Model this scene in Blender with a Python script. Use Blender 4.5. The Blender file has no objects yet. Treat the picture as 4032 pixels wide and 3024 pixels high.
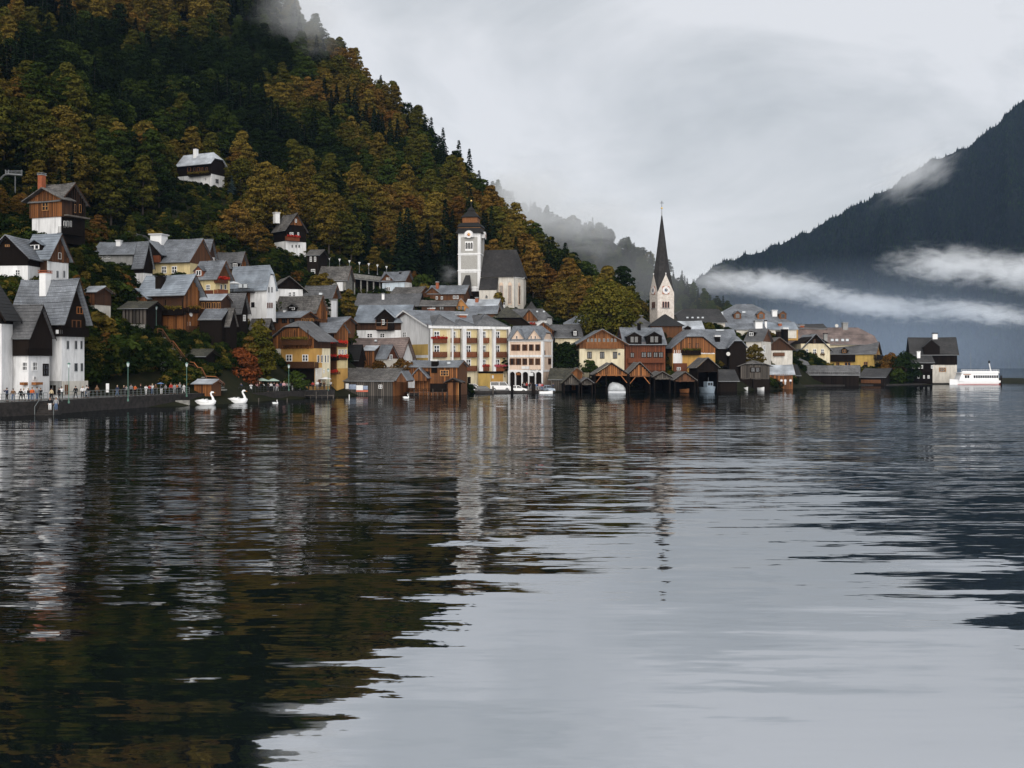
import bpy, bmesh, math, random
import numpy as np
from mathutils import Vector, Matrix
random.seed(7)
sc = bpy.context.scene
COL = sc.collection
R = math.radians

# ------------------------------------------------------------------ camera
F, U0, V0, CH = 4323.0, 2016.0, 1429.0, 6.67     # focal length and horizon in photograph pixels, eye height above the lake
cam_data = bpy.data.cameras.new('camera')
cam_data.sensor_width = 36.0
cam_data.lens = 36.0 * F / 4032.0
cam_data.shift_y = -(1512.0 - V0) / 4032.0
cam_data.clip_end = 20000
cam = bpy.data.objects.new('camera', cam_data)
cam.location = (0, 0, CH)
cam.rotation_euler = (R(90), 0, 0)
COL.objects.link(cam)
sc.camera = cam

# ------------------------------------------------------------------ sky, sun, exposure
SUN_EL, SUN_AZ = 27.0, 181.0                      # azimuth clockwise from +Y: behind the camera
world = bpy.data.worlds.new('World')
sc.world = world
world.use_nodes = True
wn, wl = world.node_tree.nodes, world.node_tree.links
wn.clear()
w_out = wn.new('ShaderNodeOutputWorld')
w_bg = wn.new('ShaderNodeBackground')
w_sky = wn.new('ShaderNodeTexSky')
w_sky.sky_type = 'NISHITA'
w_sky.sun_disc = False
w_sky.sun_elevation = R(SUN_EL)
w_sky.sun_rotation = R(SUN_AZ)
w_sky.dust_density = 3.0
w_tc = wn.new('ShaderNodeTexCoord')
w_map = wn.new('ShaderNodeMapping')
w_map.inputs['Scale'].default_value = (1.0, 1.0, 1.8)
w_n = wn.new('ShaderNodeTexNoise')
w_n.inputs['Scale'].default_value = 3.2
w_n.inputs['Detail'].default_value = 6.0
w_n.inputs['Roughness'].default_value = 0.58
w_n.inputs['Distortion'].default_value = 0.5
w_map.inputs['Location'].default_value = (2.0, 3.94, 4.46)
w_r = wn.new('ShaderNodeValToRGB')                # the overcast deck: thin bright cloud and thicker grey cloud
w_r.color_ramp.elements[0].position = 0.34
w_r.color_ramp.elements[0].color = (4.1, 4.35, 4.55, 1)
w_r.color_ramp.elements[1].position = 0.58
w_r.color_ramp.elements[1].color = (6.65, 6.75, 6.98, 1)
w_mix = wn.new('ShaderNodeMix')
w_mix.data_type = 'RGBA'
w_mix.inputs[0].default_value = 0.94
wl.new(w_tc.outputs['Generated'], w_map.inputs['Vector'])
wl.new(w_map.outputs['Vector'], w_n.inputs['Vector'])
wl.new(w_n.outputs['Fac'], w_r.inputs['Fac'])
wl.new(w_sky.outputs['Color'], w_mix.inputs[6])
wl.new(w_r.outputs['Color'], w_mix.inputs[7])
wl.new(w_mix.outputs[2], w_bg.inputs['Color'])
w_bg.inputs['Strength'].default_value = 0.065
wl.new(w_bg.outputs['Background'], w_out.inputs['Surface'])

sun_data = bpy.data.lights.new('sun', 'SUN')
sun_data.energy = 1.5
sun_data.angle = R(60)
sun_data.color = (1.0, 0.95, 0.88)
sun = bpy.data.objects.new('sun', sun_data)
COL.objects.link(sun)
_a = R(SUN_AZ)
sun.rotation_euler = Vector((-math.sin(_a) * math.cos(R(SUN_EL)), -math.cos(_a) * math.cos(R(SUN_EL)), -math.sin(R(SUN_EL)))).to_track_quat('-Z', 'Y').to_euler()
sun.location = (0, -50, 200)

sc.view_settings.view_transform = 'Standard'
sc.view_settings.look = 'None'
sc.view_settings.exposure = 0.88
sc.view_settings.gamma = 1.0
sc.view_settings.use_curve_mapping = False
cy = sc.cycles
cy.use_denoising = True
cy.max_bounces = 6
cy.diffuse_bounces = 2
cy.glossy_bounces = 3
cy.transmission_bounces = 2
cy.transparent_max_bounces = 4
cy.volume_bounces = 4
cy.sample_clamp_indirect = 4.0
cy.volume_step_rate = 0.45
cy.volume_max_steps = 160

# ------------------------------------------------------------------ pixel <-> place
def P(u, v, Y):
    return Vector(((u - U0) / F * Y, Y, CH - (v - V0) / F * Y))
def Zof(v, Y):
    return CH - (v - V0) / F * Y
def pix(p):
    return U0 + F * p[0] / p[1], V0 - F * (p[2] - CH) / p[1]

# ------------------------------------------------------------------ materials
MATS = {}
def nodes_of(name):
    m = bpy.data.materials.new(name)
    m.use_nodes = True
    nt = m.node_tree
    return m, nt, nt.nodes, nt.links, nt.nodes['Principled BSDF']
def mat(name, col, rough=0.8, var=0.25, scale=1.2, kind='plain', col2=None, bump=0.0, spec=0.3, rnd=0.0, stretch=(1, 1, 1), metal=0.0, stain=0.0):
    """procedural surface: colour varied by noise between col and col2, per-object variation and fine relief"""
    if name in MATS:
        return MATS[name]
    m, nt, n, l, b = nodes_of(name)
    tc = n.new('ShaderNodeTexCoord')
    mp = n.new('ShaderNodeMapping')
    mp.inputs['Scale'].default_value = stretch
    l.new(tc.outputs['Object'] if kind != 'world' else tc.outputs['Generated'], mp.inputs['Vector'])
    if kind == 'geo':
        g = n.new('ShaderNodeNewGeometry')
        l.new(g.outputs['Position'], mp.inputs['Vector'])
    nz = n.new('ShaderNodeTexNoise')
    nz.inputs['Scale'].default_value = scale
    nz.inputs['Detail'].default_value = 6
    nz.inputs['Roughness'].default_value = 0.65
    l.new(mp.outputs['Vector'], nz.inputs['Vector'])
    rp = n.new('ShaderNodeValToRGB')
    c2 = col2 if col2 else tuple(c * (1 - var) for c in col)
    rp.color_ramp.elements[0].position = 0.3
    rp.color_ramp.elements[1].position = 0.7
    rp.color_ramp.elements[0].color = (*c2, 1)
    rp.color_ramp.elements[1].color = (*col, 1)
    l.new(nz.outputs['Fac'], rp.inputs['Fac'])
    out = rp.outputs['Color']
    if stain:                                    # streaks and patches of weather on old plaster
        m2 = n.new('ShaderNodeMapping')
        m2.inputs['Scale'].default_value = (1.6, 1.6, 0.22)
        l.new(tc.outputs['Object'], m2.inputs['Vector'])
        n2 = n.new('ShaderNodeTexNoise')
        n2.inputs['Scale'].default_value = 1.0
        n2.inputs['Detail'].default_value = 8
        n2.inputs['Roughness'].default_value = 0.7
        l.new(m2.outputs['Vector'], n2.inputs['Vector'])
        r2 = n.new('ShaderNodeMapRange')
        r2.inputs[1].default_value, r2.inputs[2].default_value = 0.47, 0.68
        r2.inputs[3].default_value, r2.inputs[4].default_value = 1.0, 1.0 - stain
        l.new(n2.outputs['Fac'], r2.inputs[0])
        h2 = n.new('ShaderNodeHueSaturation')
        l.new(r2.outputs[0], h2.inputs['Value'])
        l.new(out, h2.inputs['Color'])
        out = h2.outputs['Color']
    if rnd:
        oi = n.new('ShaderNodeObjectInfo')
        hs = n.new('ShaderNodeHueSaturation')
        mr = n.new('ShaderNodeMapRange')
        mr.inputs[3].default_value = 1 - rnd
        mr.inputs[4].default_value = 1 + rnd
        l.new(oi.outputs['Random'], mr.inputs[0])
        l.new(mr.outputs[0], hs.inputs['Value'])
        l.new(out, hs.inputs['Color'])
        out = hs.outputs['Color']
    l.new(out, b.inputs['Base Color'])
    b.inputs['Roughness'].default_value = rough
    b.inputs['Specular IOR Level'].default_value = spec
    b.inputs['Metallic'].default_value = metal
    if bump:
        bp = n.new('ShaderNodeBump')
        bp.inputs['Strength'].default_value = bump
        bp.inputs['Distance'].default_value = 0.1
        l.new(nz.outputs['Fac'], bp.inputs['Height'])
        l.new(bp.outputs['Normal'], b.inputs['Normal'])
    MATS[name] = m
    return m
def roofmat(name, col, col2, rough=0.5, rows=0.32, mortar=0.5):
    """shingles: staggered brick pattern with colour per shingle, large stains and worn patches"""
    if name in MATS:
        return MATS[name]
    m, nt, n, l, b = nodes_of(name)
    tc = n.new('ShaderNodeTexCoord')
    br = n.new('ShaderNodeTexBrick')
    br.inputs['Scale'].default_value = 1.0
    br.inputs['Brick Width'].default_value = rows * 1.3
    br.inputs['Row Height'].default_value = rows
    br.inputs['Mortar Size'].default_value = 0.018
    br.inputs['Color1'].default_value = (*col, 1)
    br.inputs['Color2'].default_value = (*col2, 1)
    br.inputs['Mortar'].default_value = (*[c * mortar for c in col2], 1)
    l.new(tc.outputs['UV'], br.inputs['Vector'])
    nz = n.new('ShaderNodeTexNoise')
    nz.inputs['Scale'].default_value = 0.35
    nz.inputs['Detail'].default_value = 7
    l.new(tc.outputs['Object'], nz.inputs['Vector'])
    mr = n.new('ShaderNodeMapRange')
    mr.inputs[1].default_value = 0.3
    mr.inputs[2].default_value = 0.7
    mr.inputs[3].default_value = 0.52
    mr.inputs[4].default_value = 1.26
    l.new(nz.outputs['Fac'], mr.inputs[0])
    hs = n.new('ShaderNodeHueSaturation')
    l.new(mr.outputs[0], hs.inputs['Value'])
    l.new(br.outputs['Color'], hs.inputs['Color'])
    l.new(hs.outputs['Color'], b.inputs['Base Color'])
    b.inputs['Roughness'].default_value = rough
    b.inputs['Specular IOR Level'].default_value = 0.5
    bp = n.new('ShaderNodeBump')
    bp.inputs['Strength'].default_value = 0.6
    bp.inputs['Distance'].default_value = 0.04
    l.new(br.outputs['Fac'], bp.inputs['Height'])
    bp.invert = True
    l.new(bp.outputs['Normal'], b.inputs['Normal'])
    MATS[name] = m
    return m

# ------------------------------------------------------------------ objects
def tag(o, label=None, cat=None, group=None, kind=None):
    if label: o['label'] = label
    if cat: o['category'] = cat
    if group: o['group'] = group
    if kind: o['kind'] = kind
    return o
def empty(name, loc=(0, 0, 0), rz=0.0):
    o = bpy.data.objects.new(name, None)
    o.location = loc
    o.rotation_euler = (0, 0, rz)
    COL.objects.link(o)
    return o
class MB:
    """collects polygons; build() links them as one mesh object"""
    def __init__(s):
        s.v, s.f, s.uv = [], [], {}
    def poly(s, pts, uv=None):
        i = len(s.v)
        s.v += [tuple(p) for p in pts]
        s.f.append(tuple(range(i, i + len(pts))))
        if uv: s.uv[len(s.f) - 1] = uv
        return s
    def box(s, x0, y0, z0, x1, y1, z1):
        i = len(s.v)
        s.v += [(x0, y0, z0), (x1, y0, z0), (x1, y1, z0), (x0, y1, z0), (x0, y0, z1), (x1, y0, z1), (x1, y1, z1), (x0, y1, z1)]
        s.f += [tuple(i + k for k in q) for q in ((0, 3, 2, 1), (4, 5, 6, 7), (0, 1, 5, 4), (1, 2, 6, 5), (2, 3, 7, 6), (3, 0, 4, 7))]
        return s
    def slab(s, a, b, c, d, t, uvs=None):
        """quad a b c d given thickness t along minus its normal"""
        a, b, c, d = map(Vector, (a, b, c, d))
        n = (b - a).cross(d - a).normalized() * t
        i = len(s.v)
        s.v += [tuple(p) for p in (a, b, c, d, a - n, b - n, c - n, d - n)]
        s.f.append((i, i + 1, i + 2, i + 3))
        if uvs: s.uv[len(s.f) - 1] = uvs
        s.f += [tuple(i + k for k in q) for q in ((7, 6, 5, 4), (0, 4, 5, 1), (1, 5, 6, 2), (2, 6, 7, 3), (3, 7, 4, 0))]
        return s
    def bar(s, a, b, r, sides=6, r2=None):
        a, b = Vector(a), Vector(b)
        d = b - a
        q = d.to_track_quat('Z', 'Y')
        r2 = r if r2 is None else r2
        i = len(s.v)
        for p, rr in ((a, r), (b, r2)):
            for k in range(sides):
                t = 2 * math.pi * k / sides
                s.v.append(tuple(p + q @ Vector((math.cos(t) * rr, math.sin(t) * rr, 0))))
        for k in range(sides):
            k2 = (k + 1) % sides
            s.f.append((i + k, i + k2, i + sides + k2, i + sides + k))
        s.f.append(tuple(i + sides - 1 - k for k in range(sides)))
        s.f.append(tuple(i + sides + k for k in range(sides)))
        return s
    def lathe(s, prof, cx=0, cy=0, n=12, sq=False):
        """profile of (r, z) turned about the vertical; sq: square section"""
        n = 4 if sq else n
        i = len(s.v)
        for r, z in prof:
            for k in range(n):
                t = 2 * math.pi * k / n + (math.pi / 4 if sq else 0)
                rr = r * (math.sqrt(2) if sq else 1)
                s.v.append((cx + rr * math.cos(t), cy + rr * math.sin(t), z))
        for j in range(len(prof) - 1):
            for k in range(n):
                k2 = (k + 1) % n
                s.f.append((i + j * n + k, i + j * n + k2, i + (j + 1) * n + k2, i + (j + 1) * n + k))
        s.f.append(tuple(i + n - 1 - k for k in range(n)))
        s.f.append(tuple(i + (len(prof) - 1) * n + k for k in range(n)))
        return s
    def mesh(s, name, m, smooth=False):
        me = bpy.data.meshes.new(name)
        me.from_pydata(s.v, [], s.f)
        if s.uv:
            ul = me.uv_layers.new(name='UVMap')
            for fi, uvs in s.uv.items():
                for k, li in enumerate(me.polygons[fi].loop_indices):
                    ul.data[li].uv = uvs[k]
        if smooth:
            me.polygons.foreach_set('use_smooth', [True] * len(me.polygons))
        if m: me.materials.append(m)
        return me
    def build(s, name, m, parent=None, smooth=False):
        o = bpy.data.objects.new(name, s.mesh(name, m, smooth))
        COL.objects.link(o)
        if parent: o.parent = parent
        return o
def link(name, me, parent=None, loc=(0, 0, 0), scale=(1, 1, 1), rot=(0, 0, 0)):
    o = bpy.data.objects.new(name, me)
    o.location, o.scale, o.rotation_euler = loc, scale, rot
    COL.objects.link(o)
    if parent: o.parent = parent
    return o
def copy_tree(o, parent=None):
    c = o.copy()
    COL.objects.link(c)
    c.parent = parent
    for ch in list(o.children):
        copy_tree(ch, c)
    return c
# ------------------------------------------------------------------ water
def make_water():
    m, nt, n, l, b = nodes_of('lake_water')
    n.remove(b)
    out = n['Material Output']
    geo = n.new('ShaderNodeNewGeometry')
    def noise(sx, sy, seed, detail=2.0, rough=0.5):
        mp = n.new('ShaderNodeMapping')
        mp.inputs['Scale'].default_value = (sx, sy, 1)
        mp.inputs['Location'].default_value = (seed, seed * 1.7, 0)
        mp.inputs['Rotation'].default_value = (0, 0, R(6))
        nz = n.new('ShaderNodeTexNoise')
        nz.inputs['Scale'].default_value = 1.0
        nz.inputs['Detail'].default_value = detail
        nz.inputs['Roughness'].default_value = rough
        l.new(geo.outputs['Position'], mp.inputs['Vector'])
        l.new(mp.outputs['Vector'], nz.inputs['Vector'])
        sp = n.new('ShaderNodeSeparateColor')
        l.new(nz.outputs['Color'], sp.inputs['Color'])
        return sp
    def math_(op, a, b_=None):
        x = n.new('ShaderNodeMath')
        x.operation = op
        for i, q in enumerate((a, b_)):
            if q is None: continue
            if isinstance(q, (int, float)): x.inputs[i].default_value = q
            else: l.new(q, x.inputs[i])
        return x.outputs[0]
    # wind patches make the ripples stronger or weaker
    patch = noise(0.012, 0.03, 3.0, 2).outputs['Red']
    mr = n.new('ShaderNodeMapRange')
    mr.inputs[1].default_value, mr.inputs[2].default_value = 0.35, 0.65
    mr.inputs[3].default_value, mr.inputs[4].default_value = 0.7, 1.35
    l.new(patch, mr.inputs[0])
    sp3 = n.new('ShaderNodeSeparateXYZ')
    l.new(geo.outputs['Position'], sp3.inputs[0])
    calm = n.new('ShaderNodeMapRange')              # sheltered and calmer by the near bank
    calm.inputs[1].default_value, calm.inputs[2].default_value = 16.0, 75.0
    calm.inputs[3].default_value, calm.inputs[4].default_value = 0.36, 1.0
    l.new(sp3.outputs[1], calm.inputs[0])
    lee = n.new('ShaderNodeMapRange')               # the village shore lies in the lee: small ripples only
    lee.inputs[1].default_value, lee.inputs[2].default_value = 85.0, 150.0
    lee.inputs[3].default_value, lee.inputs[4].default_value = 1.0, 0.55
    l.new(sp3.outputs[1], lee.inputs[0])
    amp = math_('MULTIPLY', math_('MULTIPLY', mr.outputs[0], calm.outputs[0]), lee.outputs[0])
    swell = math_('MULTIPLY', mr.outputs[0], lee.outputs[0])
    sx = sy = None
    for wi, (fx, fy, a, seed, det) in enumerate(WAVES):
        sp = noise(fx, fy, seed, det)
        k_ = swell if wi < 2 else amp          # long swell runs on into the calm water
        ay = math_('MULTIPLY', math_('MULTIPLY', math_('SUBTRACT', sp.outputs['Green'], 0.5), a), k_)
        ax = math_('MULTIPLY', math_('MULTIPLY', math_('SUBTRACT', sp.outputs['Red'], 0.5), a * 0.5), k_)
        sx = ax if sx is None else math_('ADD', sx, ax)
        sy = ay if sy is None else math_('ADD', sy, ay)
    cb = n.new('ShaderNodeCombineXYZ')
    l.new(sx, cb.inputs[0])
    lean = n.new('ShaderNodeMapRange')              # at a grazing view the faces turned to the viewer are the ones seen
    lean.inputs[1].default_value, lean.inputs[2].default_value = 40.0, 120.0
    lean.inputs[3].default_value, lean.inputs[4].default_value = 0.0, -0.009
    l.new(sp3.outputs[1], lean.inputs[0])
    l.new(math_('ADD', sy, lean.outputs[0]), cb.inputs[1])
    cb.inputs[2].default_value = 1.0
    nm = n.new('ShaderNodeVectorMath')
    nm.operation = 'NORMALIZE'
    l.new(cb.outputs[0], nm.inputs[0])
    gl = n.new('ShaderNodeBsdfGlossy')
    gl.inputs['Roughness'].default_value = 0.02
    gl.inputs['Color'].default_value = (0.93, 0.95, 0.97, 1)
    l.new(nm.outputs[0], gl.inputs['Normal'])
    df = n.new('ShaderNodeBsdfDiffuse')
    df.inputs['Color'].default_value = (0.004, 0.006, 0.006, 1)
    fr = n.new('ShaderNodeFresnel')
    fr.inputs['IOR'].default_value = 14.0
    mx = n.new('ShaderNodeMixShader')
    l.new(nm.outputs[0], fr.inputs['Normal'])
    l.new(fr.outputs[0], mx.inputs[0])
    l.new(df.outputs[0], mx.inputs[1])
    l.new(gl.outputs[0], mx.inputs[2])
    l.new(mx.outputs[0], out.inputs['Surface'])
    o = MB().poly([(-4000, -300, 0), (4000, -300, 0), (4000, 6000, 0), (-4000, 6000, 0)]).build('lake_water', m)
    tag(o, 'dark rippled lake mirroring the village, the hillside and the sky', 'lake', kind='structure')
WAVES = [(0.045, 0.21, 0.046, 1.3, 1.0), (0.10, 0.62, 0.095, 7.1, 1.0), (0.22, 1.6, 0.150, 4.4, 1.5), (0.8, 4.6, 0.150, 9.7, 2.0)]
make_water()

# ------------------------------------------------------------------ terrain: one smooth sheet through known points
CTRL = []                                         # (x, y, z)
def ctl(u, v, Y, dz=0.0):
    p = P(u, v, Y)
    CTRL.append((p.x, p.y, p.z + dz))
TREE = 21.0
SHORE = [(-900, 118), (-400, 132), (0, 146), (350, 156), (700, 170), (1000, 192), (1150, 205), (1295, 218), (1330, 233), (1600, 238), (1900, 246), (2200, 252), (2500, 252), (2800, 260), (2905, 290), (3010, 290), (3035, 274), (3122, 274), (3142, 318), (3300, 332), (3500, 338), (3780, 346), (3860, 365)]
CREST = [(1000, -60, 560), (1250, 90, 540), (1400, 200, 520), (1550, 310, 500), (1700, 440, 480), (1850, 580, 460), (1900, 690, 450), (2000, 770, 440), (2100, 860, 430), (2250, 960, 415), (2400, 1080, 400), (2500, 1190, 385), (2600, 1270, 375)]
def shoreY(u):
    return float(np.interp(u, [s[0] for s in SHORE], [s[1] for s in SHORE]))
def terrain_controls():
    for u, Y in SHORE:
        p = P(u, 1429, Y)
        CTRL.append((p.x, p.y, 0.9))
        CTRL.append((p.x * 0.95, p.y * 0.95, -2.5))
        CTRL.append((p.x * 0.85, p.y * 0.85, -4))
    for u, v, Y in CREST:
        p = P(u, v, Y)
        z = p.z - TREE
        CTRL.append((p.x, p.y, z))
        k = (Y + 110) / Y
        CTRL.append((p.x * k, p.y * k, z - 45))
        k = (Y + 320) / Y
        CTRL.append((p.x * k, p.y * k, z - 120))
    for u, v, Y in [(0, -900, 560), (500, -600, 580), (800, -250, 575), (-700, -1000, 520), (800, -700, 720), (300, -1000, 720),
                    (0, 300, 330), (0, 600, 250), (0, 770, 215), (-600, 300, 300), (-600, 800, 200), (-600, 1300, 150), (-200, 1250, 172), (120, 1130, 186), (330, 1150, 190),
                    (500, 300, 380), (500, 600, 300), (500, 850, 240), (900, 300, 430), (900, 600, 350), (900, 850, 290),
                    (1300, 500, 430), (1300, 750, 360), (1300, 1000, 300), (1700, 750, 400), (1700, 950, 340), (1700, 1110, 300),
                    (2100, 1050, 380), (2100, 1190, 320), (2350, 1220, 370), (2350, 1300, 310), (2600, 1345, 340), (3000, 1400, 340), (3300, 1420, 330), (3550, 1435, 345),
                    (450, 1552, 166), (620, 1548, 176), (450, 1330, 186), (620, 1330, 190), (900, 1530, 196), (1000, 1530, 200), (1750, 1525, 248), (1900, 1530, 250), (2300, 1530, 256), (2500, 1530, 258)]:
        ctl(u, v, Y)
    for u, Y in [(a, b) for a in (3150, 3230, 3310, 3380) for b in (292, 304, 316)] + [(a, b) for a in (2925, 2965, 3005) for b in (262, 272, 283)] + [(3040, 262), (3080, 262), (3120, 262)]:
        CTRL.append(((u - U0) / F * Y, Y, -2.5))
    for u, v, Y in [(2700, 1470, 460), (3100, 1475, 440), (3500, 1475, 430), (3900, 1490, 400), (4200, 1500, 360), (4100, 1500, 420)]:
        ctl(u, v, Y)
TW = None
def tps_fit():
    global TW, TC
    C = {}
    for x, y, z in CTRL:
        C.setdefault((round(x / 4), round(y / 4)), []).append((x, y, z))
    pts = np.array([np.mean(v, axis=0) for v in C.values()])
    xy, z = pts[:, :2] / 100.0, pts[:, 2]
    n = len(xy)
    d2 = ((xy[:, None] - xy[None]) ** 2).sum(-1)
    K = 0.5 * d2 * np.log(d2 + 1e-12) + np.eye(n) * 0.004
    Pm = np.hstack([np.ones((n, 1)), xy])
    A = np.zeros((n + 3, n + 3))
    A[:n, :n], A[:n, n:], A[n:, :n] = K, Pm, Pm.T
    TW = np.linalg.solve(A, np.concatenate([z, np.zeros(3)]))
    TC = xy
def ground(X, Yy):
    X, Yy = np.atleast_1d(np.asarray(X, float)), np.atleast_1d(np.asarray(Yy, float))
    q = np.stack([X.ravel(), Yy.ravel()], 1) / 100.0
    out = np.empty(len(q))
    for s in range(0, len(q), 4000):
        b = q[s:s + 4000]
        d2 = ((b[:, None] - TC[None]) ** 2).sum(-1)
        out[s:s + 4000] = (0.5 * d2 * np.log(d2 + 1e-12)) @ TW[:-3] + TW[-3] + b @ TW[-2:]
    return np.maximum(out, -5.0).reshape(X.shape)
def gz(x, y):
    return float(ground(x, y)[0])
def build_terrain():
    tps_fit()
    xs = np.linspace(-460, 175, 170)
    ys = np.linspace(105, 840, 190)
    X, Yg = np.meshgrid(xs, ys)
    Z = ground(X, Yg)
    verts = np.stack([X.ravel(), Yg.ravel(), Z.ravel()], 1)
    nx, ny = len(xs), len(ys)
    i = np.arange(nx * ny).reshape(ny, nx)
    faces = np.stack([i[:-1, :-1], i[:-1, 1:], i[1:, 1:], i[1:, :-1]], -1).reshape(-1, 4)
    me = bpy.data.meshes.new('hillside')
    me.from_pydata(verts.tolist(), [], faces.tolist())
    me.polygons.foreach_set('use_smooth', [True] * len(me.polygons))
    me.materials.append(mat('forest_floor', (0.02, 0.019, 0.008), 0.95, col2=(0.007, 0.010, 0.004), scale=0.35, kind='geo', bump=0.5, spec=0.1))
    o = bpy.data.objects.new('hillside', me)
    COL.objects.link(o)
    tag(o, 'steep earthy hillside under the forest and the village', 'hillside', kind='structure')

# ------------------------------------------------------------------ far hills
def ridge_hill(name, ridge, baseY, label, m, seed, nu=120, nv=40, amp=14.0, drop=0.0):
    """a hill whose crest follows the given (u, v, Y) line and whose front falls to the lake at depth baseY"""
    rng = np.random.RandomState(seed)
    us = np.linspace(ridge[0][0], ridge[-1][0], nu)
    rv = np.interp(us, [r[0] for r in ridge], [r[1] for r in ridge])
    rY = np.interp(us, [r[0] for r in ridge], [r[2] for r in ridge])
    bY = np.interp(us, [b[0] for b in baseY], [b[1] for b in baseY])
    ph = rng.rand(6) * 6.28
    V, pts = [], []
    for j in range(nv + 8):
        t = j / nv
        for i, u in enumerate(us):
            Yc = rY[i]
            p = P(u, rv[i], Yc)
            if t <= 1:
                Y = bY[i] + (Yc - bY[i]) * t
                z = -3 + (p.z + 3) * (t ** 1.1)
                k = math.sin(math.pi * min(1, t))
                z += k * amp * (math.sin(u * 0.011 + ph[0] + 3 * t) + 0.6 * math.sin(u * 0.027 + ph[1] - 4 * t) + 0.45 * math.sin(u * 0.05 + ph[2] + 7 * t) + 0.3 * math.sin(u * 0.09 + ph[3] - 3 * t) + 0.25 * math.sin(u * 0.04 + ph[4] + 17 * t))
                z += amp * 0.07 * (math.sin(u * 0.06 + ph[5]) + 0.6 * math.sin(u * 0.11 + ph[0])) * min(1, t)
            else:
                Y = Yc + (Yc - bY[i]) * (t - 1) * 2.2
                z = p.z - (p.z + 10) * (t - 1) * 3
            V.append(((u - U0) / F * Y, Y, z))
    nvv = nv + 8
    i = np.arange(nu * nvv).reshape(nvv, nu)
    faces = np.stack([i[:-1, :-1], i[:-1, 1:], i[1:, 1:], i[1:, :-1]], -1).reshape(-1, 4)
    me = bpy.data.meshes.new(name)
    me.from_pydata(V, [], faces.tolist())
    me.polygons.foreach_set('use_smooth', [True] * len(me.polygons))
    me.materials.append(m)
    o = bpy.data.objects.new(name, me)
    COL.objects.link(o)
    tag(o, label, name.replace('_', ' '), kind='structure')
    G = np.array(V).reshape(nvv, nu, 3)[:nv + 3]
    return G
def scatter_grid(G, spacing, seed, jitter=0.5):
    """points spread evenly over the grid surface"""
    rng = np.random.RandomState(seed)
    a, b, c = G[:-1, :-1], G[:-1, 1:], G[1:, :-1]
    area = np.linalg.norm(np.cross(b - a, c - a), axis=-1)
    nper = rng.poisson(area / spacing ** 2)
    out = []
    for j, i in zip(*np.nonzero(nper)):
        for _ in range(nper[j, i]):
            s, t = rng.rand(2)
            out.append(G[j, i] * (1 - s) * (1 - t) + G[j, i + 1] * s * (1 - t) + G[j + 1, i] * (1 - s) * t + G[j + 1, i + 1] * s * t)
    return np.array(out)
# ------------------------------------------------------------------ foliage
from mathutils import noise as mnoise
LEAF = {'gold': ((0.15, 0.120, 0.02), (0.030, 0.044, 0.008)), 'rust': ((0.150, 0.068, 0.018), (0.030, 0.026, 0.007)), 'orange': ((0.175, 0.095, 0.022), (0.034, 0.032, 0.008)),
        'ochre': ((0.165, 0.112, 0.022), (0.026, 0.030, 0.007)), 'olive': ((0.088, 0.078, 0.014), (0.018, 0.027, 0.006)),
        'green': ((0.038, 0.053, 0.010), (0.010, 0.020, 0.005)), 'dark': ((0.012, 0.020, 0.006), (0.005, 0.011, 0.003)),
        'spruce': ((0.011, 0.019, 0.008), (0.005, 0.011, 0.005)), 'blue': ((0.05, 0.075, 0.075), (0.03, 0.05, 0.05)), 'crimson': ((0.15, 0.042, 0.014), (0.045, 0.02, 0.009)),
        'red_flower': ((0.55, 0.045, 0.03), (0.35, 0.03, 0.02)), 'pink_flower': ((0.5, 0.12, 0.16), (0.35, 0.04, 0.05)), 'distant': ((0.010, 0.015, 0.013), (0.005, 0.009, 0.009))}
def leafmat(cls):
    if 'leaf_' + cls in MATS:
        return MATS['leaf_' + cls]
    m, nt, n, l, b = nodes_of('leaf_' + cls)
    n.remove(b)
    c1, c2 = LEAF[cls]
    g = n.new('ShaderNodeNewGeometry')
    oi = n.new('ShaderNodeObjectInfo')
    mx = n.new('ShaderNodeMix')
    mx.data_type = 'RGBA'
    mx.inputs[6].default_value = (*c2, 1)
    mx.inputs[7].default_value = (*c1, 1)
    at = n.new('ShaderNodeAttribute')
    at.attribute_name = 'tone'
    ma = n.new('ShaderNodeMath'); ma.operation = 'MULTIPLY_ADD'; ma.use_clamp = True
    mb_ = n.new('ShaderNodeMath'); mb_.operation = 'MULTIPLY_ADD'
    l.new(g.outputs['Random Per Island'], mb_.inputs[0])
    mb_.inputs[1].default_value, mb_.inputs[2].default_value = 0.42, -0.12
    l.new(at.outputs['Fac'], ma.inputs[0])
    ma.inputs[1].default_value = 0.8
    l.new(mb_.outputs[0], ma.inputs[2])
    l.new(ma.outputs[0], mx.inputs[0])
    hs = n.new('ShaderNodeHueSaturation')
    mr = n.new('ShaderNodeMapRange')
    mr.inputs[3].default_value, mr.inputs[4].default_value = 0.72, 1.3
    l.new(oi.outputs['Random'], mr.inputs[0])
    l.new(mr.outputs[0], hs.inputs['Value'])
    l.new(mx.outputs[2], hs.inputs['Color'])
    df = n.new('ShaderNodeBsdfDiffuse')
    l.new(hs.outputs['Color'], df.inputs['Color'])
    l.new(df.outputs[0], n['Material Output'].inputs['Surface'])
    MATS['leaf_' + cls] = m
    return m
def quads(centers, normals, sizes, rng, asp=0.75):
    """one small leaf-spray quad at each centre"""
    n = len(centers)
    N = normals / (np.linalg.norm(normals, axis=1, keepdims=True) + 1e-9)
    r = rng.normal(size=(n, 3))
    T = np.cross(N, r)
    T /= np.linalg.norm(T, axis=1, keepdims=True) + 1e-9
    B = np.cross(N, T)
    s = sizes[:, None]
    V = np.stack([centers - T * s, centers - B * s * asp * 0.8 + T * s * 0.1, centers + T * s, centers + B * s * asp], 1).reshape(-1, 3)
    return V, np.arange(4 * n).reshape(n, 4)
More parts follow.
